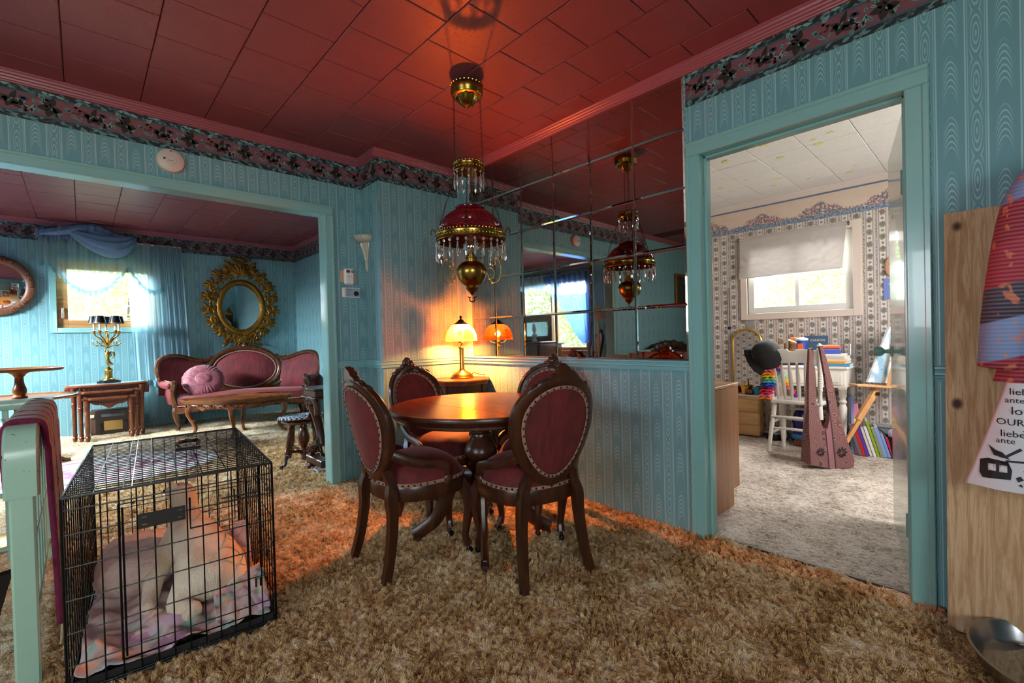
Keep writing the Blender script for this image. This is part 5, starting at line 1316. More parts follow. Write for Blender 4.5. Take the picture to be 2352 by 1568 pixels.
for x, z in ((-.092, .11), (-.092, .07), (.135, .11), (.135, .07)): m = MB(); m.lathe([(0, .016), (.013, .014), (.015, 0)], 14, (x, -.091, z), M=Matrix.Rotation(PI/2, 4, 'X')); m.build('knob', dk, t)
tag(MB().tube(bez([(-.02, 6.80, zf(6.8)+.012), (-.03, 6.90, .25), (-.01, 6.93, .30), (.0, 6.80, zf(6.8)+.015), (.03, 6.76, zf(6.8)+.012), (.06, 6.82, zf(6.8)+.012)], 6), .004, 6).build('electric_cord', plain('white_cord', '#d5d2c8', .5)), 'white electric cord looped on the carpet behind the nesting tables', 'cord')

t = thing('candelabra_lamp', 'brass figural candelabra lamp with five black shades on the nesting table', 'lamp', (.205, 6.735, zf(6.5)+.589))
m = MB(); m.prism(ngon(.108, 8), 0, .022, bev=.005); m.prism(ngon(.085, 8), .022, .030); m.build('stone_base', plain('black_marble', '#191a1f', .15, 0, .5), t, smooth=20)
m = MB(); m.lathe([(0, .03), (.058, .03), (.056, .042), (.044, .050), (.036, .058), (.034, .066), (.034, .135), (.038, .142), (.036, .150), (.026, .160), (.016, .170), (.010, .180), (0, .182)], 28, mod=lambda r, z, a: r*(1+(.02*math.sin(18*a+z*300) if .066 < z < .135 else 0))); m.build('plinth', brass2, t)
fp = [(0, 0, .182, .012), (.004, 0, .215, .017), (-.004, 0, .255, .020), (-.006, 0, .285, .017), (0, 0, .315, .020), (.002, 0, .340, .010), (.0, 0, .362, .013), (.030, 0, .205, .014), (.045, 0, .200, .008), (.022, 0, .325, .008), (.030, 0, .300, .007), (.012, 0, .285, .006), (-.02, 0, .33, .008), (-.024, 0, .36, .007), (-.006, 0, .385, .006), (.03, .005, .345, .010), (.05, .006, .335, .012), (.052, .006, .295, .010), (.036, .006, .265, .006)]
fe = [(0, 1), (1, 2), (2, 3), (3, 4), (4, 5), (5, 6), (1, 7), (7, 8), (4, 9), (9, 10), (10, 11), (4, 12), (12, 13), (13, 14), (4, 15), (15, 16), (16, 17), (17, 18)]
o = skin_body('winged_figure', fp, fe, 0, brass2, None, None, 1); o.parent = t
m = MB(); m.lathe([(0, .378), (.012, .380), (.022, .392), (.046, .404), (.050, .410), (.030, .408), (.018, .418), (.012, .44), (.012, .50), (.016, .51), (.010, .53), (.010, .552), (0, .555)], 16, mod=lambda r, z, a: r*(1+.05*math.cos(8*a))); m.build('bowl_stem', brass2, t)
shm = plain('black_shade', '#171b20', .35); gold_in = plain('gold_shade_edge', '#a98545', .4, .6)
for k in range(5):
    a = R(20+72*k); c, s = math.cos(a), math.sin(a)
    m = MB(); p = bez([(.010, 0, .42), (.035, 0, .455), (.06, 0, .490), (.092, 0, .515), (.108, 0, .545)], 5); m.tube(p, lerps([.008, .009, .008, .007, .007], len(p)), 6)
    m.tube([(x, 0, z) for x, z in spiral(.098, .452, .006, .032, 1, 7, 18)], .0032, 5); m.tube(bez([(.04, 0, .405), (.075, 0, .412), (.115, 0, .425), (.128, 0, .455)], 4), .003, 5); m.ell((.09, 0, .408), (.010, .008, .008), 6, 5)
    m.lathe([(0, .540), (.028, .545), (.030, .549), (.012, .551), (.014, .560), (.017, .575), (.010, .580), (0, .58)], 12, (.108, 0, 0)); m.xf(Matrix.Rotation(a, 4, 'Z')); arm = m.build('arm', brass2, t)
    m = MB(); m.lathe([(0, .578), (.010, .578), (.010, .655), (0, .656)], 10, (.108*c, .108*s, 0)); m.build('candle_sleeve', plain('ivory_candle', '#e5e2da', .5), arm)
    m = MB(); m.lathe([(.054, .655), (.036, .735), (.035, .735), (.053, .655)], 28, (.108*c, .108*s, 0)); sh = m.build('shade', shm, t)
    m = MB(); m.lathe([(.0545, .655), (.0545, .660), (.053, .660), (.053, .655)], 28, (.108*c, .108*s, 0)); m.lathe([(.0365, .731), (.0365, .736), (.035, .736)], 28, (.108*c, .108*s, 0)); m.build('gold_edge', gold_in, sh)

# ---------------------------------------------------------------- two-tier table
TB = (-.385, 5.53, zf(5.53))
t = thing('tiered_table', 'two-tier pedestal table with pie-crust edges at the left edge', 'table', TB)
pw = wood('pie_crust_walnut', '#5d3216', '#8d5527', .3, 5, (.3, 1, 1))
for z, r, nm in ((.835, .265, 'upper_tier'), (.600, .345, 'lower_tier')):
    m = MB(); m.lathe([(0, z-.012), (.06, z-.018), (r*.6, z-.010), (r-.012, z-.012), (r, z-.004), (r+.004, z+.012), (r-.004, z+.014), (r-.014, z+.004), (r-.03, z), (0, z)], 72, mod=lambda q, zz, a, r=r: q*(1+.018*abs(math.sin(6*a)) if q > r*.9 else 1)); m.build(nm, pw, t)
m = MB(); m.lathe([(.02, .06), (.045, .07), (.05, .11), (.03, .15), (.022, .20), (.030, .30), (.052, .335), (.056, .35), (.030, .37), (.034, .40), (.042, .45), (.036, .50), (.046, .53), (.046, .586)], 20); m.lathe([(.046, .60), (.048, .615), (.036, .63), (.044, .655), (.040, .69), (.034, .70), (.028, .73), (.026, .775), (.036, .79), (.042, .80), (.08, .822)], 20); m.build('column', pw, t)
for k in range(3):
    m = MB(); p = bez([(.03, 0, .14), (.12, 0, .15), (.20, 0, .08), (.28, 0, .02), (.32, 0, .012)], 5); m.tube(p, lerps([.03, .028, .022, .018, .02], len(p)), 8); m.xf(Matrix.Rotation(R(30+120*k), 4, 'Z')); m.build('foot', pw, t)
t = thing('amber_glass_vase', 'ribbed amber glass vase standing on the carpet at the left edge', 'vase', (-.575, 5.93, zf(5.9)))
m = MB(); m.lathe([(0, .005), (.07, .005), (.085, .03), (.11, .10), (.135, .20), (.15, .29), (.165, .31), (.158, .312), (.142, .29), (.127, .20), (.102, .10), (.078, .035), (0, .015)], 60, mod=lambda r, z, a: r*(1+.04*math.cos(14*a+z*14))); g = G('amber_glass'); m.build('ribbed_body', g.set(hexc('#8a5a1e'), .12, 0, Transmission_Weight=.4, IOR=1.4), t)
m = MB(); m.lathe([(.150, .318), (.170, .33), (.160, .345), (.13, .335), (.10, .32)], 40, mod=lambda r, z, a: r*(1+.05*math.cos(9*a)), caps=False); m.build('white_rim', plain('white_ruffle_glass', '#dfe3e6', .25), t)
t = thing('floor_lamp', 'brass floor lamp with round stepped base at the left edge of the opening', 'lamp', (-.475, 3.70, zf(3.66)))
m = MB(); m.lathe([(0, 0), (.19, 0), (.19, .012), (.16, .02), (.11, .028), (.07, .045), (.03, .06), (.012, .08), (.012, 1.35), (0, 1.36)], 32); m.build('base_pole', brass2, t)
m = MB(); m.lathe([(.12, 1.25), (.07, 1.45), (.068, 1.45), (.118, 1.25)], 32); m.build('shade', plain('cream_shade', '#d8cdb8', .8), t)

# ---------------------------------------------------------------- stool, pad, organ
t = thing('organ_stool', 'turned wooden swivel stool with claw feet beside the organ', 'stool', (1.365, 4.09, zf(4.09)))
sw = wood('stool_walnut', '#3d2114', '#66391f', .25)
m = MB(); m.lathe([(0, .352), (.14, .352), (.158, .358), (.160, .372), (.152, .380), (.10, .384), (0, .385)], 40); m.build('seat_disc', sw, t)
m = MB(); m.lathe([(0, .03), (.02, .03), (.030, .05), (.024, .07), (.040, .09), (.036, .12), (.022, .13), (.028, .15), (.044, .19), (.050, .22), (.040, .27), (.028, .30), (.034, .31), (.026, .33), (.030, .352)], 20); m.build('centre_post', sw, t)
for k in range(4):
    a = R(200+90*k); m = MB()
    p = [(.115, 0, .352), (.122, 0, .33), (.126, 0, .318), (.130, 0, .30), (.138, 0, .26), (.150, 0, .17), (.154, 0, .155), (.160, 0, .13), (.168, 0, .105)]
    m.tube(p, [.014, .013, .022, .013, .018, .020, .014, .027, .022], 10); m.tube([(.16, 0, .13), (.03, 0, .105)], [.010, .014], 8); m.xf(Matrix.Rotation(a, 4, 'Z')); lg = m.build('turned_leg', sw, t)
    m = MB(); m.tube(bez([(.168, 0, .10), (.180, 0, .05), (.195, 0, .02), (.225, 0, .012)], 4), lerps([.015, .013, .014, .018], 13), 8); m.xf(Matrix.Rotation(a, 4, 'Z')); m.build('claw_foot', plain('iron_claw', '#3a3d42', .4, .7), lg)
def m_braid():
    g = G('braided_blue_white'); P_, x, y, z = g.obj(); r = g.sqrt(x*x+y*y); a = g.math('ARCTAN2', y, x)
    k = g.sin(a*30+r*60)*g.sin(r*240); n = g.noise(70, 2); c = g.mix(g.step(k+(n-.5)*1.4, -.25, .3), hexc('#1d3a5e'), hexc('#cfdbe2')); return g.set(c, .9, 0, k, .6, .006)
m = MB(); m.lathe([(0, 0), (.17, 0), (.188, .010), (.186, .022), (.165, .030)]+[(r, .026+.005*math.cos(r*260)) for r in np.linspace(.155, 0, 22)], 60, mod=lambda r, z, a: r*(1+.018*math.sin(44*a)))
o = m.build('braided_seat_pad', m_braid(), None, loc=(1.355, 4.085, zf(4.09)+.386)); o.rotation_euler.x = R(-3); tag(o, 'round braided blue and white pad on the organ stool', 'seat pad')
t = thing('pump_organ', 'carved dark wood parlour organ end just inside the living room', 'organ', (1.335, 3.50, zf(3.7)))
ow = wood('organ_walnut', '#2e1a12', '#4f2d1c', .3)
m = MB(); m.bx(.20, .90, 0, .28, .06, 1.18, .008); m.build('case', ow, t)
m = MB(); m.bx(-.005, .92, .20, .47, .60, .655, .006); m.bx(-.02, .93, .18, .485, .655, .672, .006); m.bx(-.02, .93, .18, .485, .588, .600, .005); m.build('keyboard_shelf', ow, t)
def scroll_bracket(z0, sc):
    m = MB(); p = [(x, 0, z) for x, z in spiral(.40, z0, .012*sc, .058*sc, 2.2, -6.3, 40)][::1]
    m.tube([(.02, q[0], q[2]) for q in p], .016*sc, 8, sc=(1, 1.2)); return m
m = scroll_bracket(.53, 1); m.tube(bez([(.02, .345, .50), (.02, .27, .46), (.02, .20, .36), (.02, .16, .24)], 5), lerps([.03, .035, .032, .03], 16), 8, sc=(.8, 1)); m.tube(bez([(.02, .40, .575), (.02, .32, .59), (.02, .24, .55), (.02, .22, .46)], 5), .028, 8); m.lathe([(.018, 0), (.03, .02), (.018, .035), (.006, .06), (.002, .08)], 12, (.02, .40, .405)); m.build('scroll_bracket', ow, t)
m = scroll_bracket(.145, .9); m.tube(bez([(.02, .36, .20), (.02, .26, .23), (.02, .15, .26)], 5), lerps([.02, .04, .05], 11), 8, sc=(.8, 1)); m.build('lower_scroll', ow, t)
m = MB(); m.bx(-.01, .06, .10, .44, .06, .115, .006); m.lathe([(.028, 0), (.04, .01), (.044, .03), (.03, .05), (.038, .06)], 16, (.025, .40, 0)); m.build('foot_block', ow, t)
m = MB(); m.bx(.19, .93, -.005, .30, 1.18, 1.20, .006); m.build('top_shelf', ow, t)
m = MB(); m.bx(.06, .86, .42, .46, .632, .66, .002); m.build('key_slip', plastic_w, t)
tag(MB().box(1.42, 3.86, zf(3.86)+.006, .16, .30, .012, .003).build('floor_tray', plain('grey_tray', '#8b8f9a', .4)), 'flat grey tray on the carpet under the organ', 'tray')
t = thing('fringed_lamp', 'cream fringed fabric lamp standing on the organ top', 'lamp', (1.99, 3.64, zf(3.7)+1.20))
m = MB(); m.lathe([(0, 0), (.07, 0), (.06, .02), (.02, .04), (.02, .20), (0, .21)], 20); m.build('base', brass, t)
m = MB(); m.lathe([(.17, .20), (.165, .26), (.10, .34), (.055, .39), (.06, .43), (.056, .43), (.05, .39), (.095, .34), (.16, .26), (.166, .20)], 48, mod=lambda r, z, a: r*(1+.05*abs(math.sin(4*a)))); m.build('shade', plain('cream_silk', '#d9d4c6', .8), t)
m = MB(); m.lathe([(.168, .20), (.17, .14), (.168, .14), (.166, .20)], 90, mod=lambda r, z, a: r*(1+.02*math.sin(45*a))); m.build('fringe', plain('cream_fringe_silk', '#e4e0d4', .9), t)
t = thing('gilt_clock', 'gilt ornamental case standing beside the fringed lamp on the organ', 'clock', (2.14, 3.60, zf(3.7)+1.20))
m = MB(); m.bx(-.06, .06, -.05, .05, 0, .48, .02); m.lathe([(.05, .48), (.03, .52), (.015, .56), (0, .6)], 12); m.build('case', gilt, t); m = MB(); m.bx(-.045, .045, .045, .055, .12, .42, .005); m.build('panel', plain('dark_bronze_panel', '#4a3a1d', .4, .7), t)

# ---------------------------------------------------------------- oval gilt mirror, round mirror
t = thing('oval_gilt_mirror', 'oval mirror in pierced carved gilt frame above the sofa', 'mirror', (1.590, 7.048, 1.555))
def oval(a, b, r, d, n=60, k=10, name='x', mat=None):
    m = MB(); m.grid(lambda u, v: ((a+r*math.cos(2*PI*v))*math.cos(2*PI*u), -d-r*.7*math.sin(2*PI*v), (b+r*math.cos(2*PI*v))*math.sin(2*PI*u)), n, k, True, True); return m
m = MB(); m.prism([(.245*math.cos(a), .325*math.sin(a)) for a in np.linspace(0, 2*PI, 61)[:-1]], .012, .016, M=XZ); m.build('mirror_glass', MAT['mirror'], t, smooth=20)
oval(.262, .342, .034, .025).build('inner_frame', gilt, t)
m = oval(.233, .306, .008, .035, 60, 6)
for k in range(36): a = 2*PI*k/36; m.ell((.245*math.cos(a), -.042, .320*math.sin(a)), (.010, .008, .008), 6, 4)
m.build('beaded_edge', gilt, t)
rnd = random.Random(8); m = MB()
def sc(m, cx, cz, r, a0, turn, th=.013):
    pts_ = spiral(cx, cz, r*.18, r, a0, a0+turn, 22); m.tube([(x, -.03-.012*math.sin(i*.14), z) for i, (x, z) in enumerate(pts_)], lerps([th*.9, th*1.1, th], 23), 6)
def lf(m, cx, cz, L, W, a, d=.036):
    m.ell((cx+L*.5*math.cos(a), -d, cz+L*.5*math.sin(a)), (L*.55, .012, W), 8, 6, Matrix.Rotation(-a, 4, 'Y'))
def outer(a):  # outer silhouette of the pierced work
    return (.44+.03*math.cos(2*a), .50+.04*abs(math.cos(2*a)))
for k in range(18):
    a = 2*PI*(k+.5)/18
    ex, ez = .350*math.cos(a), .045+.435*math.sin(a); s = 1 if k % 2 else -1
    sc(m, ex, ez, .066, a+PI, s*4.8, .015); sc(m, ex*1.13, ez*1.11, .040, a, -s*4.2, .012)
    for q in (-.5, -.17, .17, .5): lf(m, ex*1.06, ez*1.06, .095+.025*rnd.random(), .021, a+q*1.7+rnd.uniform(-.2, .2))
    lf(m, ex*.92, ez*.92, .08, .018, a+s*1.4); lf(m, ex*1.0, ez*1.0, .08, .018, a-s*1.5)
for k in range(30):
    a = 2*PI*k/30; lf(m, .30*math.cos(a), .02+.385*math.sin(a), .07, .017, a+rnd.uniform(-1.3, 1.3))
m.build('pierced_scrollwork', gilt, t)
for cx, cz in ((-.33, .15), (.33, .13), (-.31, -.22), (.32, -.22)):
    m = MB()
    for k in range(18): m.ell((cx+rnd.uniform(-.022, .022), -.045-rnd.uniform(0, .012), cz-.05*rnd.random()+.02), .010, 6, 5)
    m.build('grape_cluster', gilt, t)
m = MB()
for k in range(7): q = (k-3)*.36; lf(m, 0, .42, .19-.018*abs(k-3), .020, PI/2-q, .045)
for s in (-1, 1): sc(m, s*.055, .645, .042, PI/2, -s*5.5, .014); sc(m, s*.20, .49, .075, PI/2-s*.3, s*4.8, .015); lf(m, s*.12, .56, .09, .02, PI/2-s*.9); lf(m, s*.10, .62, .07, .018, s*-.4+PI/2)
m.ell((0, -.04, .65), (.06, .015, .025), 8, 6); m.build('crest', gilt, t)
m = MB()
for k in range(9): lf(m, 0, -.375, .10, .012, -PI/2+(k-4)*.27, .048)
for s in (-1, 1): sc(m, s*.14, -.42, .07, -PI/2, s*5, .014); lf(m, s*.16, -.46, .10, .018, -PI/2+s*.9); lf(m, s*.07, -.47, .07, .015, -PI/2+s*.5)
m.build('shell', gilt, t)
t = thing('round_wall_mirror', 'round mirror in carved brown wooden frame cut by the left photo edge', 'mirror', (-.655, 7.022, 1.722))
rw = wood('carved_round_frame', '#54301c', '#7a4a2d', .4)
m = MB(); m.lathe([(0, .010), (.245, .010), (.25, .006), (.25, .004), (0, .004)], 60, M=Matrix.Rotation(PI/2, 4, 'X')); m.build('mirror_glass', MAT['mirror'], t)
m = MB(); m.lathe([(.238, .012), (.245, .02), (.258, .026), (.285, .030), (.305, .022), (.312, .008), (.31, 0), (.238, 0)], 72, M=Matrix.Rotation(PI/2, 4, 'X'))
m.build('frame', rw, t)
t.rotation_euler.x = R(4)
for k in range(6):
    m = MB()
    for q in range(14): a = R(60*k+15)+(q-6.5)*.045; m.ell((.282*math.cos(a)+rnd.uniform(-.01, .01), -.031, .282*math.sin(a)+rnd.uniform(-.01, .01)), (.012, .008, .010), 6, 5)
    m.build('carved_flower', rw, t)

# ---------------------------------------------------------------- curtains at the living-room window
t = thing('window_curtains', 'blue sheer curtains with bunched swag and lace valance at the small window', 'curtains', (0, 0, 0))
m = MB(); m.tube([(-.34, 6.985, 2.285), (.93, 6.985, 2.275)], .008, 8); m.build('curtain_rod', white, t)
def gath(x, k=60, a=.012): return a*math.sin(x*k)+.006*math.sin(x*k*2.3+1)
def scal(x):    # bottom of the valance
    return 2.00-.30*max(0, math.sin(PI*min(1, max(0, (x+.24)/.66)))) if x < .42 else 2.0-.27*math.sin(PI*min(1, (x-.42)/.46))
m = MB(); m.grid(lambda u, v: (-.31+1.21*u, 6.972+gath(-.31+1.21*u)*(1-.3*v)-.03*v, 2.29+(scal(-.31+1.21*u)-2.29)*v), 150, 10); m.build('sheer_valance', MAT['sheer'], t, smooth=180)
m = MB(); m.grid(lambda u, v: (-.31+1.21*u, 6.968+gath(-.31+1.21*u)*.7-.03, scal(-.31+1.21*u)-.05*v*(1+.25*math.sin(u*160))), 200, 3); m.build('lace_edge', MAT['lace'], t, smooth=180)
m = MB(); m.grid(lambda u, v: (-.33+.30*u, 6.955+gath(u*3, 20), 2.335-.10*v+.02*math.sin(u*11)), 40, 5); m.build('gathered_heading', MAT['drape'], t, smooth=180)
m = MB()
def swag(u, v):   # folds fan out from the upper left to the lower right
    ph = v*2*PI*.55; x = -.06+.50*u; L = math.sin(PI*min(1, max(0, u)))**.5
    z = 2.355-.02*u-.37*(v**1.1)*(.40+.60*u)*L+.018*math.sin(v*24+u*3); y = 6.93-.095*math.sin(PI*v)*L-.030*abs(math.sin(v*12+u*2.6))
    return (x+.08*v*(u-.2), y, z)
m.grid(swag, 40, 60); m.build('bunched_swag', MAT['drape'], t, smooth=180)
m = MB(); p = bez([(-.30, 6.95, 2.30), (-.15, 6.92, 2.33), (.02, 6.89, 2.375), (.14, 6.90, 2.385), (.28, 6.92, 2.34), (.40, 6.94, 2.27)], 6)
m.grid(lambda u, v: tuple(Vector(p[min(int(u*(len(p)-1)), len(p)-1)])+Vector((0, -.045*math.sin(2*PI*v)*(.5+.5*math.sin(PI*u))*(1+.25*math.sin(6*PI*v+u*8)), .050*math.cos(2*PI*v)*(.35+.65*math.sin(PI*u))*(1+.2*math.sin(8*PI*v+u*9))))), 40, 28, False, True); m.build('bunched_roll', MAT['drape'], t, smooth=180)
def panel(x0, x1, xb0, xb1, zt, zb, k, amp, y=6.985):
    m = MB(); m.grid(lambda u, v: (x0+(x1-x0)*u+((xb0-x0)*(1-u)+(xb1-x1)*u)*v, y+amp*math.sin(u*k)*(.6+.4*v)+amp*.4*math.sin(u*k*2.4+1), zt+(zb-zt)*v), 120, 20); return m
panel(.40, .93, .46, 1.00, 2.27, .14, 46, .022).build('sheer_panel', MAT['sheer'], t, smooth=180)
panel(.66, .93, .72, 1.00, 2.268, .20, 30, .026, 6.95).build('second_panel', MAT['sheer'], t, smooth=180)
m = MB(); m.grid(lambda u, v: (.50+.50*u, 6.965+.02*math.sin(u*40), .60+.06*math.sin(u*9)-.07*v), 60, 2); m.build('lace_hem', MAT['lace'], t, smooth=180)

# ---------------------------------------------------------------- oval rug
def m_orug():
    g = G('pink_oval_rug'); P_, x, y, z = g.obj(); r = g.sqrt((x/.78)*(x/.78)+(y/.47)*(y/.47)); n = g.noise(12, 3); f = g.noise(150, 2)
    b = g.step(g.abs(r-.80+(n-.5)*.06), .05, .035); b2 = g.step(g.abs(r-.36+(n-.5)*.5), .09, .06)
    c = g.mix(g.mx(b, b2)*.85, g.mix(f, hexc('#cfcfd3'), hexc('#eae6e4')), hexc('#b04a7c')); return g.set(c, .95, 0, f, .8, .006)
m = MB(); m.lathe([(0, .014), (.7, .014), (.96, .013), (1.0, .006), (.995, 0)], 96, sx=.80, sy=.49, mod=lambda r, z, a: r*(1+.008*math.sin(40*a)) if r > .9 else r)
o = m.build('oval_rug', m_orug(), None, loc=(.10, 5.02, zf(5.02)+.008)); o.rotation_euler = (R(1.29), 0, R(-14)); tag(o, 'oval white and pink rug lying on the carpet behind the crate', 'rug')

# ---------------------------------------------------------------- things seen only in the mirror tiles
c = copy_tree(ch); c.location = (-1.35, 4.72, zf(4.72)); c.rotation_euler.z = R(-60); c.scale = (1.3, 1.2, 1.18); c.name = 'parlour_chair'; c['label'] = 'pink upholstered parlour chair by the picture window, reflected in the mirror tiles'; c['category'] = 'chair'
if 'group' in c: del c['group']
for k in c.children:
    if k.name.startswith(('seat.', 'back_cushion', 'back_panel')) and 'rail' not in k.name: k.data = k.data.copy(); k.data.materials[0] = velvet2
t = thing('mirrored_dresser', 'dark dresser with small mirror before the picture window, reflected in the mirror tiles', 'dresser', (-1.55, 5.95, zf(5.95)), 0)
m = MB(); m.bx(-.25, .25, -.42, .42, .05, .85, .01); m.build('body', ow, t)
m = MB(); m.bx(-.27, .28, -.45, .45, .85, .88, .006); m.build('top', ow, t)
m = MB(); m.bx(-.20, -.14, -.36, .36, .88, 1.36, .01); m.bx(-.21, -.12, -.30, .30, 1.36, 1.40, .01); m.build('mirror_frame', wood('dresser_frame', '#5c4a33', '#77613f', .5), t)
m = MB(); m.bx(-.138, -.134, -.27, .27, .98, 1.24, 0); m.build('mirror_glass', MAT['mirror'], t)
for k in range(3):
    m = MB(); m.bx(.25, .265, -.38, .38, .09+.25*k, .31+.25*k, .006); d_ = m.build('drawer', ow, t)
    for s in (-.2, .2): m = MB(); m.ell((.272, s, .20+.25*k), (.012, .015, .012), 8, 6); m.build('knob', brass, d_)
t = thing('glass_lamp', 'frosted glass oil lamp on the dresser, reflected in the mirror tiles', 'lamp', (-1.47, 5.82, zf(5.95)+.88))
m = MB(); m.lathe([(0, 0), (.05, 0), (.05, .02), (.02, .05), (.05, .10), (.05, .13), (.02, .15), (.045, .22), (.04, .28), (.03, .33), (.028, .33), (.02, .15)], 20); m.build('body', plain('frosted_glass', '#c4c9c6', .4), t)
m = MB(); m.lathe([(.018, .33), (.022, .345), (.02, .40), (.018, .40)], 16); m.build('chimney', MAT['pane'], t)
t = thing('tied_blue_curtain', 'blue curtain tied back at the picture window, reflected in the mirror tiles', 'curtains')
m = MB()
def tied(u, v):
    z = 2.18-1.25*v; pin = .18+.82*(1-min(1, v/.98))**.8; y = 4.93+.95*u*pin; return (-1.83+.028*math.sin(u*44), y, z)
m.grid(tied, 90, 24); m.build('tied_panel', MAT['sheer2'], t, smooth=180)
m = MB(); m.grid(lambda u, v: (-1.84+.022*math.sin(u*90), 4.9+1.72*u, 2.22-(.22+.08*math.sin(u*PI*4)**2)*v), 140, 5); m.build('valance', MAT['drape'], t, smooth=180)
m = MB(); m.tube([(-1.83, 4.86, 2.22), (-1.83, 6.64, 2.22)], .01, 8); m.build('curtain_rod', brass, t)
t = thing('gold_framed_picture', 'dark picture in wide gold frame on the far wall, reflected in the mirror tiles', 'picture', (-2.12, 3.368, 1.70))
m = MB()
for a in ((-.24, .24, .22, .28), (-.24, .24, -.28, -.22), (-.24, -.18, -.22, .22), (.18, .24, -.22, .22)): m.bx(a[0], a[1], -.03, 0, a[2], a[3], .008)
m.build('frame', gilt, t); m = MB(); m.bx(-.18, .18, -.008, -.002, -.22, .22); m.build('canvas', plain('dark_painting', '#2a2a26', .5, 0, .6), t)
t = thing('carved_settee', 'dark carved wooden settee against the far wall, reflected in the mirror tiles', 'settee', (-1.65, 3.14, 0))
m = MB(); m.bx(-.55, .55, -.18, .18, .30, .42, .02); m.build('seat', velvet, t)
m = MB(); m.bx(-.55, .55, .14, .18, .42, .80, .01)
for k in range(9): x = -.48+.12*k; m.ell((x, .15, .80+.07*math.cos(x*3)), (.10, .025, .05+.02*(k % 2)), 10, 6)
m.build('carved_back', chairwood, t)
for sx in (-1, 1):
    for sy in (-1, 1): m = MB(); m.lathe([(.02, 0), (.03, .1), (.02, .2), (.03, .3)], 10, (sx*.50, sy*.14, 0)); m.build('leg', chairwood, t)

# ---------------------------------------------------------------- trees outside the windows
leafm = m_sheer('sunlit_leaves', '#b5c98a', 1.0, .5)
def tree(label, x, y, z0, z1, rad, nl, seed):
    rn = random.Random(seed); t = thing('garden_tree', label, 'tree', (x, y, -1.0), group='trees outside the windows')
    m = MB(); m.tube(bez([(0, 0, 0), (.05, .03, (z0+1)*.5), (0, .06, z0+1.4), (.1, 0, z1)], 4), lerps([.12, .10, .07, .03], 13), 8); m.build('trunk', plain('bark', '#5a4a38', .9), t)
    m = MB()
    for k in range(nl):
        a = rn.uniform(0, 2*PI); q = rn.random()**.5; zz = rn.uniform(z0, z1); r_ = rad*q*math.sin(PI*min(.97, max(.1, (zz-z0)/(z1-z0))))**.5
        c_ = Vector((r_*math.cos(a), r_*math.sin(a), zz+1)); u = Vector((rn.gauss(0, 1), rn.gauss(0, 1), rn.gauss(0, 1))).normalized(); w_ = u.orthogonal().normalized(); L = rn.uniform(.035, .07)
        m.add([c_-u*L, c_+w_*L*.5, c_+u*L, c_-w_*L*.5], [(0, 1, 2, 3)])
    o = m.build('foliage', leafm, t, smooth=0); o['kind'] = 'stuff'
tree('leafy green tree outside the picture window', -5.2, 6.1, -.6, 4.2, 1.9, 15000, 1); tree('second leafy tree farther along outside the picture window', -5.6, 10.4, -.6, 4.4, 2.0, 9000, 2)
tree('leafy tree outside the small living-room window', .6, 11.5, -.6, 3.0, 1.7, 6500, 3); tree('leafy tree outside the bedroom window', 9.3, 1.9, -.6, 2.4, 1.4, 4500, 4)
m = MB(); m.bx(-30, 30, -30, 30, -1.3, -1.25); struct(m.build('ground_outside', plain('lawn', '#7f8f58', .95)))
# ================================================================ BEDROOM
wpaint = plain('chipped_white_paint', '#e3dcd2', .45, 0, .06)
oakl = wood('light_oak_veneer', '#c99a60', '#e0b87e', .45, 5, (1, .15, 1))
t = thing('brown_cabinet', 'glossy brown wooden cabinet just inside the bedroom doorway', 'cabinet', (2.70, 1.42, 0))
cabw = wood('cabinet_veneer', '#8a5a3a', '#a5714b', .25, 5, (1, 1, .08))
m = MB(); m.bx(-.25, .25, -.318, .318, .105, .728, .003); m.build('body', cabw, t)
m = MB(); m.bx(-.25, .255, -.32, .32, .728, .746, .003); m.build('top', wood('cabinet_top', '#a87645', '#c79560', .3, 5, (1, .1, 1)), t)
m = MB(); m.bx(-.25, .18, -.31, .31, 0, .105, .002); m.build('plinth', cabw, t)
for k in range(3): m = MB(); m.bx(.25, .262, -.30, .30, .12+.2*k, .31+.2*k, .004); m.build('drawer', cabw, t)

t = thing('bedroom_door', 'mint painted bedroom door standing open against the right jamb', 'door', (2.447, .252, 0), math.atan2(.135, .70))
m = MB(); m.bx(0, .74, -.035, 0, .012, 1.95, .003); m.build('slab', plain('pale_mint_gloss', '#a9c6bd', .16, 0, .04, 30, .06, Coat_Weight=.4), t)
m = MB(); m.lathe([(.028, 0), (.028, .006), (.012, .010), (.010, .030), (.022, .040), (.027, .052), (.028, .070), (.024, .076), (0, .078)], 20, (.675, 0, .935), M=Matrix.Rotation(-PI/2, 4, 'X')); m.build('door_knob', plain('mint_knob', '#7fa79c', .3), t)
for z in (.25, 1.65): m = MB(); m.tube([(0, .004, z-.05), (0, .004, z+.05)], .008, 8); m.box(.02, .001, z, .04, .003, .09, .001); m.build('hinge', plain('painted_hinge', '#86b0a6', .4), t)

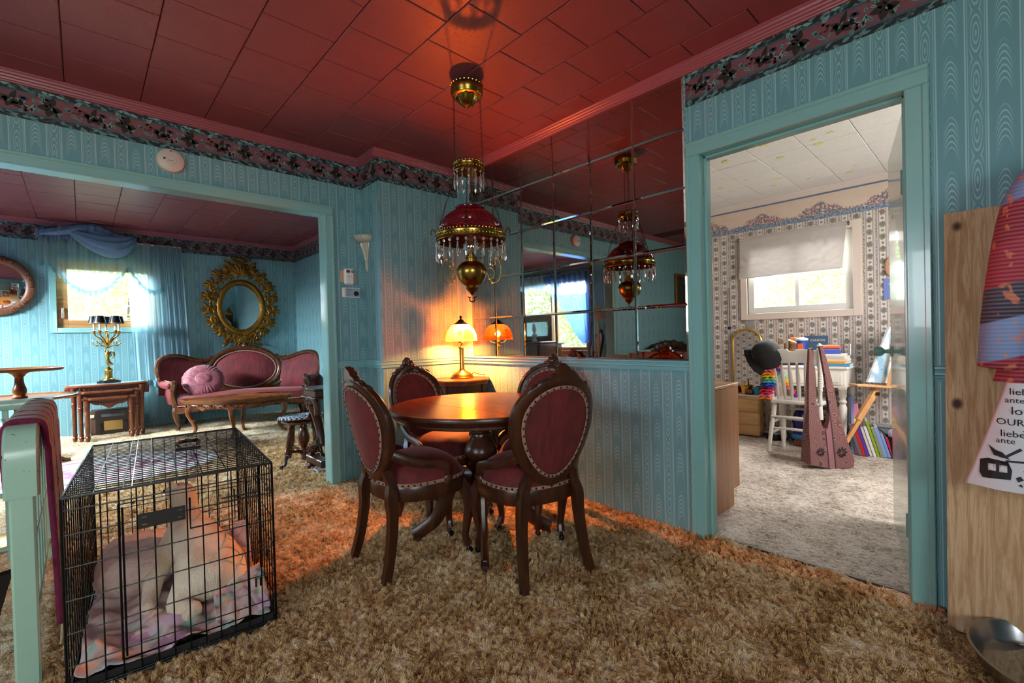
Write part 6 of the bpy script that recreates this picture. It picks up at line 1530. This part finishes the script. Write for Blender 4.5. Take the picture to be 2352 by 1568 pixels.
# desk
t = thing('white_desk', 'chipped white wooden desk with turned legs below the bedroom window', 'desk', (4.765, 1.11, 0))
m = MB(); m.bx(-.215, .215, -.275, .275, .720, .745, .008); m.build('desktop', wpaint, t)
m = MB(); m.bx(-.195, .195, -.25, .25, .565, .720, .004); m.build('apron', wpaint, t)
for y in (-.125, .125): 
    m = MB(); m.bx(-.203, -.193, y-.105, y+.105, .590, .705, .003); d_ = m.build('drawer', wpaint, t); m = MB(); m.bx(-.206, -.202, y-.08, y+.08, .610, .685, .002); m.build('drawer_panel', wpaint, d_)
for sx in (-1, 1):
    for sy in (-1, 1): m = MB(); m.lathe([(.014, 0), (.020, .03), (.014, .05), (.018, .10), (.026, .30), (.030, .40), (.020, .43), (.030, .45), (.020, .47), (.028, .50), (.028, .565)], 14, (sx*.165, sy*.225, 0)); m.box(sx*.165, sy*.225, .60, .055, .055, .10, .003); m.build('turned_leg', wpaint, t)

# spindle-back chair, seen from behind
t = thing('white_spindle_chair', 'white painted spindle-back chair with hat and bag hung on it', 'chair', (4.60, 1.185, 0), R(2))
m = MB(); m.prism([(-.21, -.185), (-.05, -.205), (.20, -.215), (.22, -.19), (.22, .19), (.20, .215), (-.05, .205), (-.21, .185)], .425, .458, bev=.008); m.build('seat', wpaint, t)
for s in (-1, 1):
    m = MB(); p = [(-.195, s*.175, .455), (-.20, s*.177, .50), (-.205, s*.178, .54), (-.212, s*.18, .56)]+[(-.212-.003*k, s*(.18+.0008*k), .56+.0095*k) for k in range(16)]+[(-.262, s*.192, .73), (-.268, s*.193, .76), (-.275, s*.195, .80), (-.29, s*.197, .90), (-.292, s*.198, .91), (-.295, s*.198, .93), (-.297, s*.198, .945)]
    m.tube(p, [.018, .016, .015, .02]+[.016+.004*(k % 2) for k in range(16)]+[.014, .022, .016, .021, .012, .020, .006], 10); m.build('back_post', wpaint, t)
    m = MB(); m.tube([(-.17, s*.165, .43), (-.235, s*.205, 0)], [.022, .014], 10); m.build('rear_leg', wpaint, t)
    m = MB(); m.tube([(.17, s*.165, .43), (.175, s*.17, .36), (.18, s*.175, .30), (.185, s*.18, .28), (.20, s*.19, .06), (.205, s*.19, .0)], [.020, .017, .024, .014, .018, .012], 10); m.build('front_leg', wpaint, t)
    for z in (.16, .25): m = MB(); m.tube([(-.20+.02*(z > .2), s*.19, z), (0, s*.185, z), (.185, s*.185, z+.02)], [.009, .014, .009], 8); m.build('stretcher', wpaint, t)
for z in (.21, .31): m = MB(); m.tube([(-.205, -.185, z), (-.205, 0, z), (-.205, .185, z)], [.008, .013, .008], 8); m.build('stretcher', wpaint, t); m = MB(); m.tube([(.188, -.18, z+.02), (.188, 0, z+.02), (.188, .18, z+.02)], [.008, .013, .008], 8); m.build('stretcher', wpaint, t)
m = MB(); lo = [(-.195+.39*i/12, .775+.012*math.sin(PI*i/12)) for i in range(13)]; up_ = [(.195-.39*i/24, .878+.022*math.sin(PI*i/24)**.5-(.018 if 10 < i < 14 else 0)) for i in range(25)]
m.prism(lo+up_, -.007, .007, M=YZ); m.v = [(x-.262-.9*(z-.72)*.17-.35*(.04-y*y), y, z) for x, y, z in m.v]; m.build('crest_rail', wpaint, t, smooth=30)
for k in range(6):
    y = -.14+.056*k; m = MB(); p = [(-.185, y*.95, .455), (-.192, y*.96, .50), (-.20, y*.97, .53), (-.235, y*1.02, .68), (-.25, y*1.04, .73), (-.27, y*1.05, .79)]
    m.tube(p, [.007, .013, .017, .016, .012, .008], 8, sc=(.55, 1), up=(1, 0, 0)); m.build('spindle', wpaint, t)

# hat and rainbow lei on the left post
t = thing('black_hat', 'black knitted brimmed hat hung on the left chair post', 'hat', (4.335, 1.375, .845), R(20))
hm = fabric('black_knit', '#060506', '#121013', 70, .9, .05, .9, dist=.01)
m = MB(); m.lathe([(0, .115), (.05, .112), (.10, .09), (.128, .045), (.132, 0), (.120, -.045), (.112, -.055)], 48, mod=lambda r, z, a: r*(1+.035*math.sin(20*a+z*40)*math.sin(z*70)), caps=False); m.build('crown', hm, t, smooth=180)
m = MB(); m.lathe([(.112, -.050), (.122, -.062), (.138, -.095), (.140, -.105), (.132, -.100), (.112, -.064)], 48, mod=lambda r, z, a: r*(1+.07*math.sin(3*a)+.02*math.sin(16*a))); m.build('brim', hm, t, smooth=180)
m = MB(); m.lathe([(.116, -.052), (.121, -.044), (.122, -.028), (.118, -.022)], 40); m.build('satin_band', plain('black_satin', '#0a0a10', .25), t)
t.rotation_euler = (R(52), R(28), R(-40))
t = thing('rainbow_lei', 'rainbow petal garland hanging from the left chair post under the hat', 'garland', (4.335, 1.395, 0))
cols = ['#5a2a8a', '#e2244e', '#e83a78', '#ef6f8a', '#f58a1f', '#f7b21d', '#6cc24a', '#58b4d8', '#1f4fa8', '#5a2a8a', '#e2244e', '#cf2046', '#ef7fa0', '#f2811d']
for k, c in enumerate(cols):
    m = MB(); z = .79-.024*k; yy = -.03*math.sin(k*.25)
    for j in range(11):
        a = 2*PI*j/11+k*.4; L = .058+.010*math.sin(j*2.1+k)
        m.ell((L*.55*math.cos(a), yy+L*.55*math.sin(a), z+.004*math.sin(j*3)), (L*.5, .022, .007), 6, 4, Matrix.Rotation(a, 4, 'Z') @ Matrix.Rotation(.5, 4, 'Y'))
    m.build('petal_ring', plain('petal_'+c[1:]+str(k), c, .6), t, smooth=180)
t2 = thing('second_rainbow_lei', 'rainbow ribbon garland looped behind the chair spindles', 'garland', (4.48, 1.34, 0))
for k, c in enumerate(['#c8203f', '#3c2a7a', '#2a8fc0', '#6cc24a', '#f2b01d', '#f2811d', '#ef6f8a', '#e2244e', '#5a2a8a']):
    m = MB(); m.box(.01*k, -.014*k, .74-.032*k, .022, .05, .034, .006, rx=.25); m.build('petal_ring', plain('ribbon_'+str(k), c, .6), t2)

# slouch bag
g = G('embroidered_mauve_canvas'); P_, x, y, z = g.obj()
d1 = g.voro(10, st=(1, .2, 1)); sw_ = g.sin(d1*62)
pat = g.step(sw_, .25, .65); n = g.noise(90, 2)
mid = g.step(g.abs(x+.005), .034, .028)
c = g.mix(pat*.6, g.mix(n, hexc('#74494a'), hexc('#8d5d5b')), hexc('#2b1a1d')); c = g.mix(g.step(g.abs(sw_-.1), .25, .08)*.35, c, hexc('#c6a483'))
c = g.mix(mid, c, g.mix(g.step(g.abs(g.abs(x+.005)-.026), .008, .004), hexc('#8f5d60'), hexc('#35252a')))
bagm = g.set(c, .9, 0, n, .3, .003)
t = thing('slouch_shoulder_bag', 'mauve embroidered slouch bag hanging from the chair by long straps', 'bag', (4.155, .905, 0), -.755)
def bp2(px, py): return ((px-1900)*3.47/1048, (1074-py)*3.47/1048)
sil = [(1850, 1064), (1851, 1030), (1853, 990), (1857, 930), (1858, 860), (1860, 800), (1869, 797), (1870, 850), (1874, 920), (1880, 958), (1887, 984), (1896, 984), (1903, 964), (1903, 930), (1897, 870), (1888, 812), (1885, 795), (1892, 793), (1902, 830), (1916, 890), (1926, 950), (1938, 1010), (1950, 1056), (1947, 1072), (1900, 1074)]
m = MB(); m.prism([bp2(*p) for p in sil][::-1], -.012, .012, M=XZ)
m.v = [(x+.15*max(0, z-.40), y*(1+4.2*max(0, min(1, (.42-z)/.36)))+.22*max(0, z-.40), z) for x, y, z in m.v]; m.build('bag_body', bagm, t, smooth=60)
m = MB(); m.grid(lambda u, v: ((u-.5)*.20, .055*math.sin(PI*u)*(1 if v > .5 else .9)+.0*v, .02+.33*v), 12, 8); m.build('back_gusset', bagm, t, smooth=180)
for cx, cz, r in ((-.085, .13, .034), (.075, .125, .042)):
    m = MB()
    for k in range(8): a = 2*PI*k/8; m.ell((cx+r*.62*math.cos(a), -.060, cz+r*.62*math.sin(a)), (r*.36, .003, r*.16), 8, 4, Matrix.Rotation(-a, 4, 'Y'))
    m.build('flower_print', plain('dark_petal_print', '#2a1d20', .9), t)

# arched mirror; solid drawer chest and toys added in place of their mirror reflection
t = thing('arched_mirror', 'tall arched mirror with gold frame against the bedroom wall', 'mirror', (4.985, 1.762, 0))
def arch(hw, zt, n=20): return [(-hw, 0), (hw, 0)]+[(hw*math.cos(PI*i/n), zt-hw+hw*math.sin(PI*i/n)) for i in range(n+1)]
m = MB(); m.prism([(a, b+.02) for a, b in arch(.128, 1.05)], -.020, -.014, M=YZ); m.build('mirror_glass', MAT['mirror'], t, smooth=20)
m = MB(); p = [(-.015, a, b+.008) for a, b in arch(.138, 1.068)]; m.tube(p, .013, 8, closed=True); m.build('gold_frame', plain('yellow_gold_frame', '#c9a24b', .3, .7), t)
t = thing('reflected_drawer_chest', 'light oak three-drawer chest standing in for its reflection in the arched mirror', 'drawers', (4.895, 1.745, 0))
m = MB(); m.bx(-.05, .06, -.135, .135, .015, .405, .003); m.build('body', oakl, t)
for k, (a, b) in enumerate(((.03, .115), (.125, .245), (.255, .375))): m = MB(); m.bx(-.058, -.048, -.128, .128, a, b, .003); m.build('drawer', oakl, t)
m = MB(); m.bx(-.06, .065, -.14, .14, .405, .420, .003); m.build('white_top', plastic_w, t)
for k, (y, c, r, h, lab) in enumerate(((.105, '#d8473a', .030, .06, 'small red toy bucket on the drawer chest'), (.02, '#f0b21c', .038, .075, 'yellow toy bucket between the red and the blue one'), (-.085, '#2f9fc4', .036, .07, 'blue toy bucket at the right of the drawer chest'))):
    q = thing('toy_bucket', lab, 'toy', (4.905, 1.745+y, .421), group='toy buckets on the drawer chest'); m = MB(); m.lathe([(0, 0), (r*.72, 0), (r, h), (r*1.06, h), (r*1.06, h-.006), (r*.94, h), (r*.68, .006), (0, .006)], 20); m.build('bucket', plain('toy_'+c[1:], c, .4), q)
    if k == 1: m = MB(); m.tube([(0, 0, .01), (.005, .008, .14)], .008, 6); m.build('shovel', plain('toy_shovel', c, .4), q)
q = MB(); q.box(0, 0, .024, .03, .07, .048, .003); o = q.build('small_box', plain('red_white_box', '#8d4a45', .6), None, loc=(4.862, 1.71, .421)); tag(o, 'little red and navy box standing before the toy buckets', 'box'); MB().box(-.001, 0, .011, .031, .071, .018, .001).build('navy_band', plain('navy_band', '#252d45', .6), o)
t = thing('electronics_box', 'low black plastic tray with grey lid on the bedroom carpet', 'box', (4.855, 1.475, 0), R(-25))
m = MB(); m.lathe([(0, .006), (.075, .006), (.095, .07), (.09, .07), (.07, .012), (0, .012)], 4, M=Matrix.Rotation(PI/4, 4, 'Z')); m.build('tray', plain('black_tray', '#17181a', .5), t, smooth=0); m = MB(); m.box(0, 0, .074, .145, .145, .012, .004); m.build('lid', plain('grey_lid', '#7d8284', .4), t)
tag(MB().tube(bez([(4.93, 1.53, .38), (4.94, 1.50, .30), (4.93, 1.545, .18), (4.90, 1.50, .13), (4.88, 1.42, .12), (4.86, 1.36, .06), (4.85, 1.38, .012)], 6), .005, 6).build('power_cable', plain('black_cable', '#141414', .5)), 'black power cable trailing down behind the white chair', 'cable')
t = thing('blue_glass_jug', 'dark blue and purple glazed jug on the floor under the desk', 'jug', (4.86, 1.265, 0))
m = MB(); m.lathe([(0, 0), (.06, 0), (.075, .03), (.072, .08), (.05, .12), (.06, .16), (.07, .22), (.05, .27), (.04, .30), (.036, .30), (.045, .27), (0, .25)], 24); m.build('body', plain('cobalt_glaze', '#221d6e', .15, 0, .4), t); m = MB(); m.lathe([(.0735, .05), (.076, .06), (.0735, .09)], 24); m.build('glaze_band', plain('turquoise_band', '#3d8fc0', .3), t)
t = thing('wooden_drawer_box', 'flat reddish wooden box on the carpet under the desk', 'box', (4.80, 1.12, 0)); m = MB(); m.bx(-.10, .10, -.16, .16, .005, .055, .004); m.build('box_body', wood('red_wood', '#5a2a18', '#7d4024', .4), t); m = MB(); m.bx(-.104, -.10, -.14, .14, .014, .046, .002); m.build('drawer_front', wood('red_wood_front', '#6b3420', '#8c4a2a', .4), t)
t = thing('red_basket', 'small red cloth bundle in a basket behind the slouch bag', 'basket', (4.80, .98, .0)); m = MB(); m.lathe([(0, 0), (.07, 0), (.085, .12), (.08, .12), (0, .02)], 20); m.build('basket_body', wood('wicker', '#6a4a2c', '#8d6a44', .7), t); m = MB(); m.ell((0, 0, .14), (.075, .075, .07), 14, 8); m.build('cloth', fabric('dark_red_cloth', '#6a1420', '#8d2430', 30), t)

# things on the desk
DZ = .746
t = thing('brush_pot', 'orange ruffled pottery pot holding paint brushes on the desk', 'pot', (4.74, 1.325, DZ))
m = MB(); m.lathe([(0, 0), (.035, 0), (.04, .02), (.045, .04), (.075, .045), (.072, .055), (.045, .065), (.030, .085), (.026, .085), (.03, .03), (0, .01)], 40, mod=lambda r, z, a: r*(1+(.22*math.cos(5*a) if .03 < z < .06 else 0))); m.build('pot', plain('orange_glaze', '#e59a2b', .3, 0, .3), t)
for k, (x, y, h, c, f_) in enumerate(((-.01, .03, .20, '#e08a2a', 0), (.0, .01, .16, '#d9b06a', 0), (.01, -.01, .17, '#c9a25a', 0), (.0, -.025, .20, '#e8962a', 1), (.01, -.005, .22, '#6b4a2a', 0))):
    m = MB(); m.tube([(x*.5, y*.5, .03), (x, y*1.6, h-.05)], .004, 6); b_ = m.build('brush', plain('brush_handle_'+str(k), c, .4), t); m = MB(); m.box(x, y*1.7, h-.03, .014, .044 if f_ else .012, .05, .003); m.build('bristles', plain('bristle_'+str(k), '#e8872a' if f_ else '#8a6a42', .8), b_)
t.scale = (1.3, 1.3, 1.25)
t = thing('spray_bottle', 'blue cleaner spray bottle with white trigger and orange label', 'bottle', (4.72, 1.205, DZ))
m = MB(); m.lathe([(0, 0), (.030, 0), (.033, .01), (.030, .06), (.026, .10), (.030, .135), (.03, .14), (0, .145)], 24); m.build('bottle', plain('cobalt_plastic', '#1f4fa3', .3), t)
m = MB(); m.lathe([(0, .14), (.033, .14), (.033, .15), (.012, .156), (0, .156)], 20); m.box(-.02, .045, .135, .012, .05, .010, .003, rx=.4); m.build('trigger', plastic_w, t); m = MB(); m.box(-.0315, 0, .080, .004, .030, .085, .002); m.build('label', plain('orange_label', '#e8602a', .5), t); text('OIL', .017, plastic_w, t, (-.0345, 0, .082), (PI/2, 0, -PI/2)); t.scale = (1.5, 1.5, 1.55)
t = thing('sketch_pad', 'slate blue sketch pad marked CANSON leaning upright on the desk', 'sketch pad', (4.90, 1.145, DZ))
m = MB(); m.bx(-.006, .006, -.095, .095, 0, .255, .002); m.build('cover', plain('slate_blue_cover', '#43607c', .6), t); text('CANSON', .028, plastic_w, t, (-.0075, -.015, .212), (PI/2, 0, -PI/2), ext=.0006)
m = MB()
for k in range(24): m.tube([(.0+.009*math.cos(a), .095, .01+.0098*k+.002*math.sin(a)) for a in np.linspace(0, 6.2, 8)], .001, 4)
m.build('spiral_binding', iron, t); t.rotation_euler.y = R(8)
z = DZ
for lab, c, w_, d_, h, dy, ang in (('wide blue book at the bottom of the desk book stack', '#3f8fc0', .26, .19, .020, 0, 3), ('yellow orange book second from the bottom of the desk book stack', '#e59a1f', .24, .17, .018, .01, -4), ('thick cream paperback in the middle of the desk book stack', '#dfc3a3', .23, .17, .024, .0, 2), ('grey white book just above the cream paperback', '#c9c2b8', .22, .16, .022, .005, -3), ('white book directly under the purple boxed book', '#e6e3df', .21, .15, .016, .01, 5), ('purple blue boxed book on top of the desk book stack', '#4a55b0', .17, .12, .042, .03, 12)):
    q = thing('book', lab, 'book', (4.675, .965+dy, z), R(ang), 'books stacked on the white desk'); m = MB(); m.bx(-d_/2, d_/2, -w_/2, w_/2, 0, h, .002); m.build('cover', plain('cover_'+c[1:], c, .5), q); m = MB(); m.bx(-d_/2+.004, d_/2+.001, -w_/2-.001, w_/2-.006, .003, h-.003); m.build('pages', plain('pages_'+c[1:], '#d9d0c2', .8), q); z += h
t = thing('orange_pencil_case', 'orange translucent pencil case on the purple boxed book', 'pencil case', (4.675, .985, z), R(10)); m = MB(); m.box(0, 0, .015, .05, .15, .028, .008); m.build('case', plain('orange_plastic', '#f0652a', .3), t); m = MB(); m.box(0, 0, .031, .03, .12, .004, .001); m.build('lid', plain('pale_orange', '#f6b48a', .4), t)
t = thing('glass_tumbler', 'clear glass tumbler beside the book stack', 'glass', (4.80, .865, DZ)); m = MB(); m.lathe([(0, 0), (.045, 0), (.055, .18), (.052, .18), (.043, .006), (0, .006)], 24); m.build('glass', m_glass_thin('tumbler_glass', (.97, .97, .97), .15), t); m = MB(); m.lathe([(0, .01), (.042, .01), (.044, .05), (0, .05)], 20); m.build('contents', plain('grey_contents', '#9d9690', .8), t)
tag(MB().box(4.62, 1.30, DZ+.010, .10, .14, .018, .004, rz=.2).build('black_case', plain('black_leather', '#1a1817', .6)), 'small black case lying on the desk behind the chair rail', 'case')

# easel, canvas, frames
pine = wood('pale_pine', '#c98a52', '#dba46c', .5, 5, (1, 1, .1))
t = thing('wooden_easel', 'pale pine easel with tilted ledge at the right of the bedroom', 'easel')
m = MB(); e0, e1 = Vector((4.46, .79, .610)), Vector((4.80, .46, .572)); d_ = (e1-e0); m.box(*((e0+e1)/2), d_.length, .10, .016, .003, rz=math.atan2(d_.y, d_.x), ry=math.asin((e0.z-e1.z)/d_.length)); m.build('ledge', pine, t)
m = MB(); m.tube([(4.62, .655, .57), (4.36, .90, .0)], .018, 4, sc=(1.2, .7)); m.build('strut', pine, t); m = MB(); m.tube([(4.60, .67, .55), (4.50, .768, .33)], .024, 4, sc=(1.2, .9)); m.build('strut_sleeve', pine, t)
m = MB(); m.tube([(4.72, .54, .58), (4.90, .32, .0)], .016, 4); m.build('rear_leg', pine, t); m = MB(); m.tube([(4.66, .60, .575), (4.78, .48, 1.25)], .016, 4); m.build('mast', pine, t)
m = MB(); m.lathe([(0, 0), (.014, 0), (.014, .02), (0, .022)], 10, (4.585, .66, .535), M=Matrix.Rotation(PI/2, 4, 'X')); m.build('wing_nut', inkm, t)
def m_paint():
    g = G('blue_white_painting'); n = g.noise(7, 4, st=(1, 1, .4), dist=1); n2 = g.noise(40, 2); c = g.mix(g.step(n, .42, .62), hexc('#e9edf0'), hexc('#8fb3cc')); c = g.mix(g.step(n2, .66, .7)*.7, c, hexc('#33302e')); return g.set(c, .6)
q4 = [Vector(p) for p in ((4.615, .725, .622), (4.86, .47, .595), (4.96, .41, 1.10), (4.755, .60, 1.06))]; nn = (q4[1]-q4[0]).cross(q4[3]-q4[0]).normalized()*.009
t = thing('painted_canvas', 'white and pale blue painted canvas resting on the easel ledge', 'painting'); m = MB(); m.add([p-nn for p in q4]+[p+nn for p in q4], [(3, 2, 1, 0), (4, 5, 6, 7), (0, 1, 5, 4), (1, 2, 6, 5), (2, 3, 7, 6), (3, 0, 4, 7)]); m.build('canvas', m_paint(), t, smooth=0)
m = MB(); m.tube([p-nn*1.05 for p in q4], .003, 4, closed=True); m.build('canvas_edge', plastic_w, t)
t = thing('blue_picture_frame', 'periwinkle blue empty picture frame leaning by the desk leg', 'frame', (4.78, .865, 0), R(17))
m = MB()
for a in ((-.10, -.075, 0, .49), (.075, .10, 0, .49), (-.075, .075, 0, .025), (-.075, .075, .465, .49)): m.bx(a[0], a[1], -.012, .012, a[2], a[3], .003)
m.build('frame', plain('periwinkle_paint', '#8f98cf', .5), t); m = MB(); m.bx(-.075, .075, .004, .008, .025, .465); m.build('backing', plain('white_backing', '#d8d4d8', .7), t)
t = thing('pink_storybook', 'tall pink and yellow book standing between the blue frame and the row', 'book', (4.79, .835, 0), R(12)); m = MB(); m.bx(-.10, .10, -.016, .016, 0, .43, .003); m.build('cover', plain('pink_cover', '#e3a8c2', .5), t)
for a, b, c in ((.18, .30, '#f0dc4a'), (.33, .40, '#e88ab0'), (.10, .14, '#c9c24a')): m = MB(); m.bx(-.1015, -.06, -.0175, .0175, a, b, .001); m.build('cover_print', plain('print_'+c[1:], c, .5), t)
for k, (c, h, th, lab) in enumerate((('#6d6f72', .26, .022, 'grey patterned book, first of the leaning floor row'), ('#c9202c', .27, .024, 'bright red book second in the leaning floor row'), ('#5b3fa8', .255, .020, 'purple book third in the leaning floor row'), ('#d9cfc8', .24, .018, 'off-white book fourth in the leaning floor row'), ('#e9e2e6', .25, .020, 'white book beside the lime green one'), ('#8fae1f', .30, .018, 'lime green tallest book in the leaning floor row'), ('#8a9378', .24, .022, 'sage grey book after the lime green one'), ('#8aa3d8', .25, .024, 'pale blue book near the right of the floor row'), ('#7fa0d0', .17, .018, 'short light blue book next to the pink one'), ('#d81f5c', .165, .018, 'hot pink short book at the right end of the floor row'))):
    y = .800-.0225*k; q = thing('book', lab, 'book', (4.76+.008*k, y, .003), 0, 'books leaning in a row on the bedroom floor'); q.rotation_euler = (R(-15), 0, R(11))
    m = MB(); m.bx(-.09, .09, -th/2, th/2, 0, h, .002); m.build('cover', plain('row_cover_%d' % k, c, .45), q); m = MB(); m.bx(-.087, .091, -th/2+.003, th/2-.003, .004, h+.001); m.build('pages', plain('row_pages_%d' % k, '#ded6cc', .8), q)
t = thing('grey_storage_bin', 'grey plastic storage bin behind the row of books', 'bin', (4.945, .64, 0)); m = MB(); m.bx(-.05, .05, -.20, .20, 0, .215, .01); m.build('tub', plain('grey_bin_plastic', '#8b8a8c', .5), t); m = MB(); m.bx(-.055, .053, -.21, .21, .215, .235, .006); m.build('rim', plain('grey_bin_rim', '#a8a5a5', .5), t)
t = thing('wicker_basket', 'black wicker basket with pink cloth at the far right of the bedroom', 'basket', (4.80, .545, 0)); m = MB(); m.lathe([(0, 0), (.07, 0), (.09, .17), (.094, .175), (.085, .17), (.066, .01), (0, .01)], 60, mod=lambda r, z, a: r*(1+.03*math.sin(30*a)*math.copysign(1, math.sin(z*260)))); m.build('basket_body', plain('black_wicker', '#1c1714', .7), t); m = MB(); m.ell((0, .01, .19), (.075, .07, .05), 16, 8); m.build('pink_cloth', fabric('pale_pink_cloth', '#d3aeb8', '#e6cbd2', 30), t)
m = MB(); m.tube(bez([(.0, .08, .17), (-.02, .16, .24), (.0, .2, .20), (-.02, .17, .1)], 5), .006, 6); m.build('strap', inkm, t)
# blind and small things on the bedroom wall
t = thing('roller_blind', 'wrinkled grey roller blind half drawn over the bedroom window', 'blind')
m = MB(); m.grid(lambda u, v: (4.972-.030*v**2-.012*math.sin(PI*u)*v+.009*nz(u*3, v*2, 7), 1.812-(.905-.03*v)*u, 1.992-.395*v+.006*u), 60, 30); m.build('blind_cloth', MAT['blind'], t, smooth=180)
m = MB(); m.tube([(4.972, 1.815, 1.992), (4.972, .90, 1.996)], .012, 10); m.build('roller', MAT['blind'], t); m = MB(); m.tube([(4.941, 1.81, 1.597), (4.941, .935, 1.604)], .006, 8); m.build('hem_bar', plastic_w, t)
for y in (1.822, .892): m = MB(); m.box(4.975, y, 1.995, .03, .012, .035, .002); m.build('bracket', plain('rusty_bracket', '#6f5648', .6), t)
t = thing('pull_cord', 'thin brown pull cord with dark knob on the floral wall', 'cord', (4.988, 1.935, 0)); m = MB(); m.tube([(0, 0, 1.52), (0, .002, 1.12)], .004, 6); m.build('cord', plain('brown_cord_b', '#6a4636', .7), t); m = MB(); m.ell((0, .002, 1.095), (.016, .016, .018), 10, 8); m.build('knob', inkm, t)
t = thing('yellow_ribbon_card', 'white card with yellow ribbon drawing on the floral wall at left', 'card', (4.997, 2.135, 1.72)); m = MB(); m.bx(-.002, .001, -.03, .06, -.10, .10); m.build('paper', plastic_w, t); m = MB(); m.tube(bez([(-.004, -.005, -.03), (-.004, -.025, 0), (-.004, -.012, .05), (-.004, -.03, .09)], 5), .007, 6, sc=(.3, 1)); m.box(-.003, -.01, -.05, .003, .05, .02); m.build('ribbon_drawing', plain('ribbon_yellow', '#d99a1f', .5), t)
t = thing('blue_postcard', 'blue postcard with small white figure beside the bedroom door edge', 'card', (4.997, .615, 1.387)); m = MB(); m.bx(-.002, .001, -.055, .045, -.09, .09); m.build('paper', plain('postcard_blue', '#7f8fd0', .5), t); m = MB(); m.ell((-.003, -.01, -.045), (.002, .013, .022), 10, 6); m.ell((-.003, -.005, .04), (.002, .018, .010), 10, 6); m.build('figure_print', plastic_w, t)
t = thing('peach_wall_hanging', 'peach rounded wall hanging above the blue postcard', 'wall hanging', (4.985, .60, 1.575)); m = MB(); m.ell((0, 0, 0), (.012, .05, .085), 16, 10); m.build('body', plain('peach_ceramic', '#e0ac8c', .4), t); m = MB(); m.ell((-.011, .01, .02), (.004, .012, .008), 8, 6); m.ell((-.011, -.02, .02), (.004, .012, .008), 8, 6); m.build('relief', plain('peach_relief', '#c98d6c', .4), t)
m = MB(); m.bx(4.9975, 5.0, 1.70, 1.785, 1.085, 1.168); m.build('tape_patch', plain('grey_tape', '#a39a98', .6), w_bed, smooth=0)
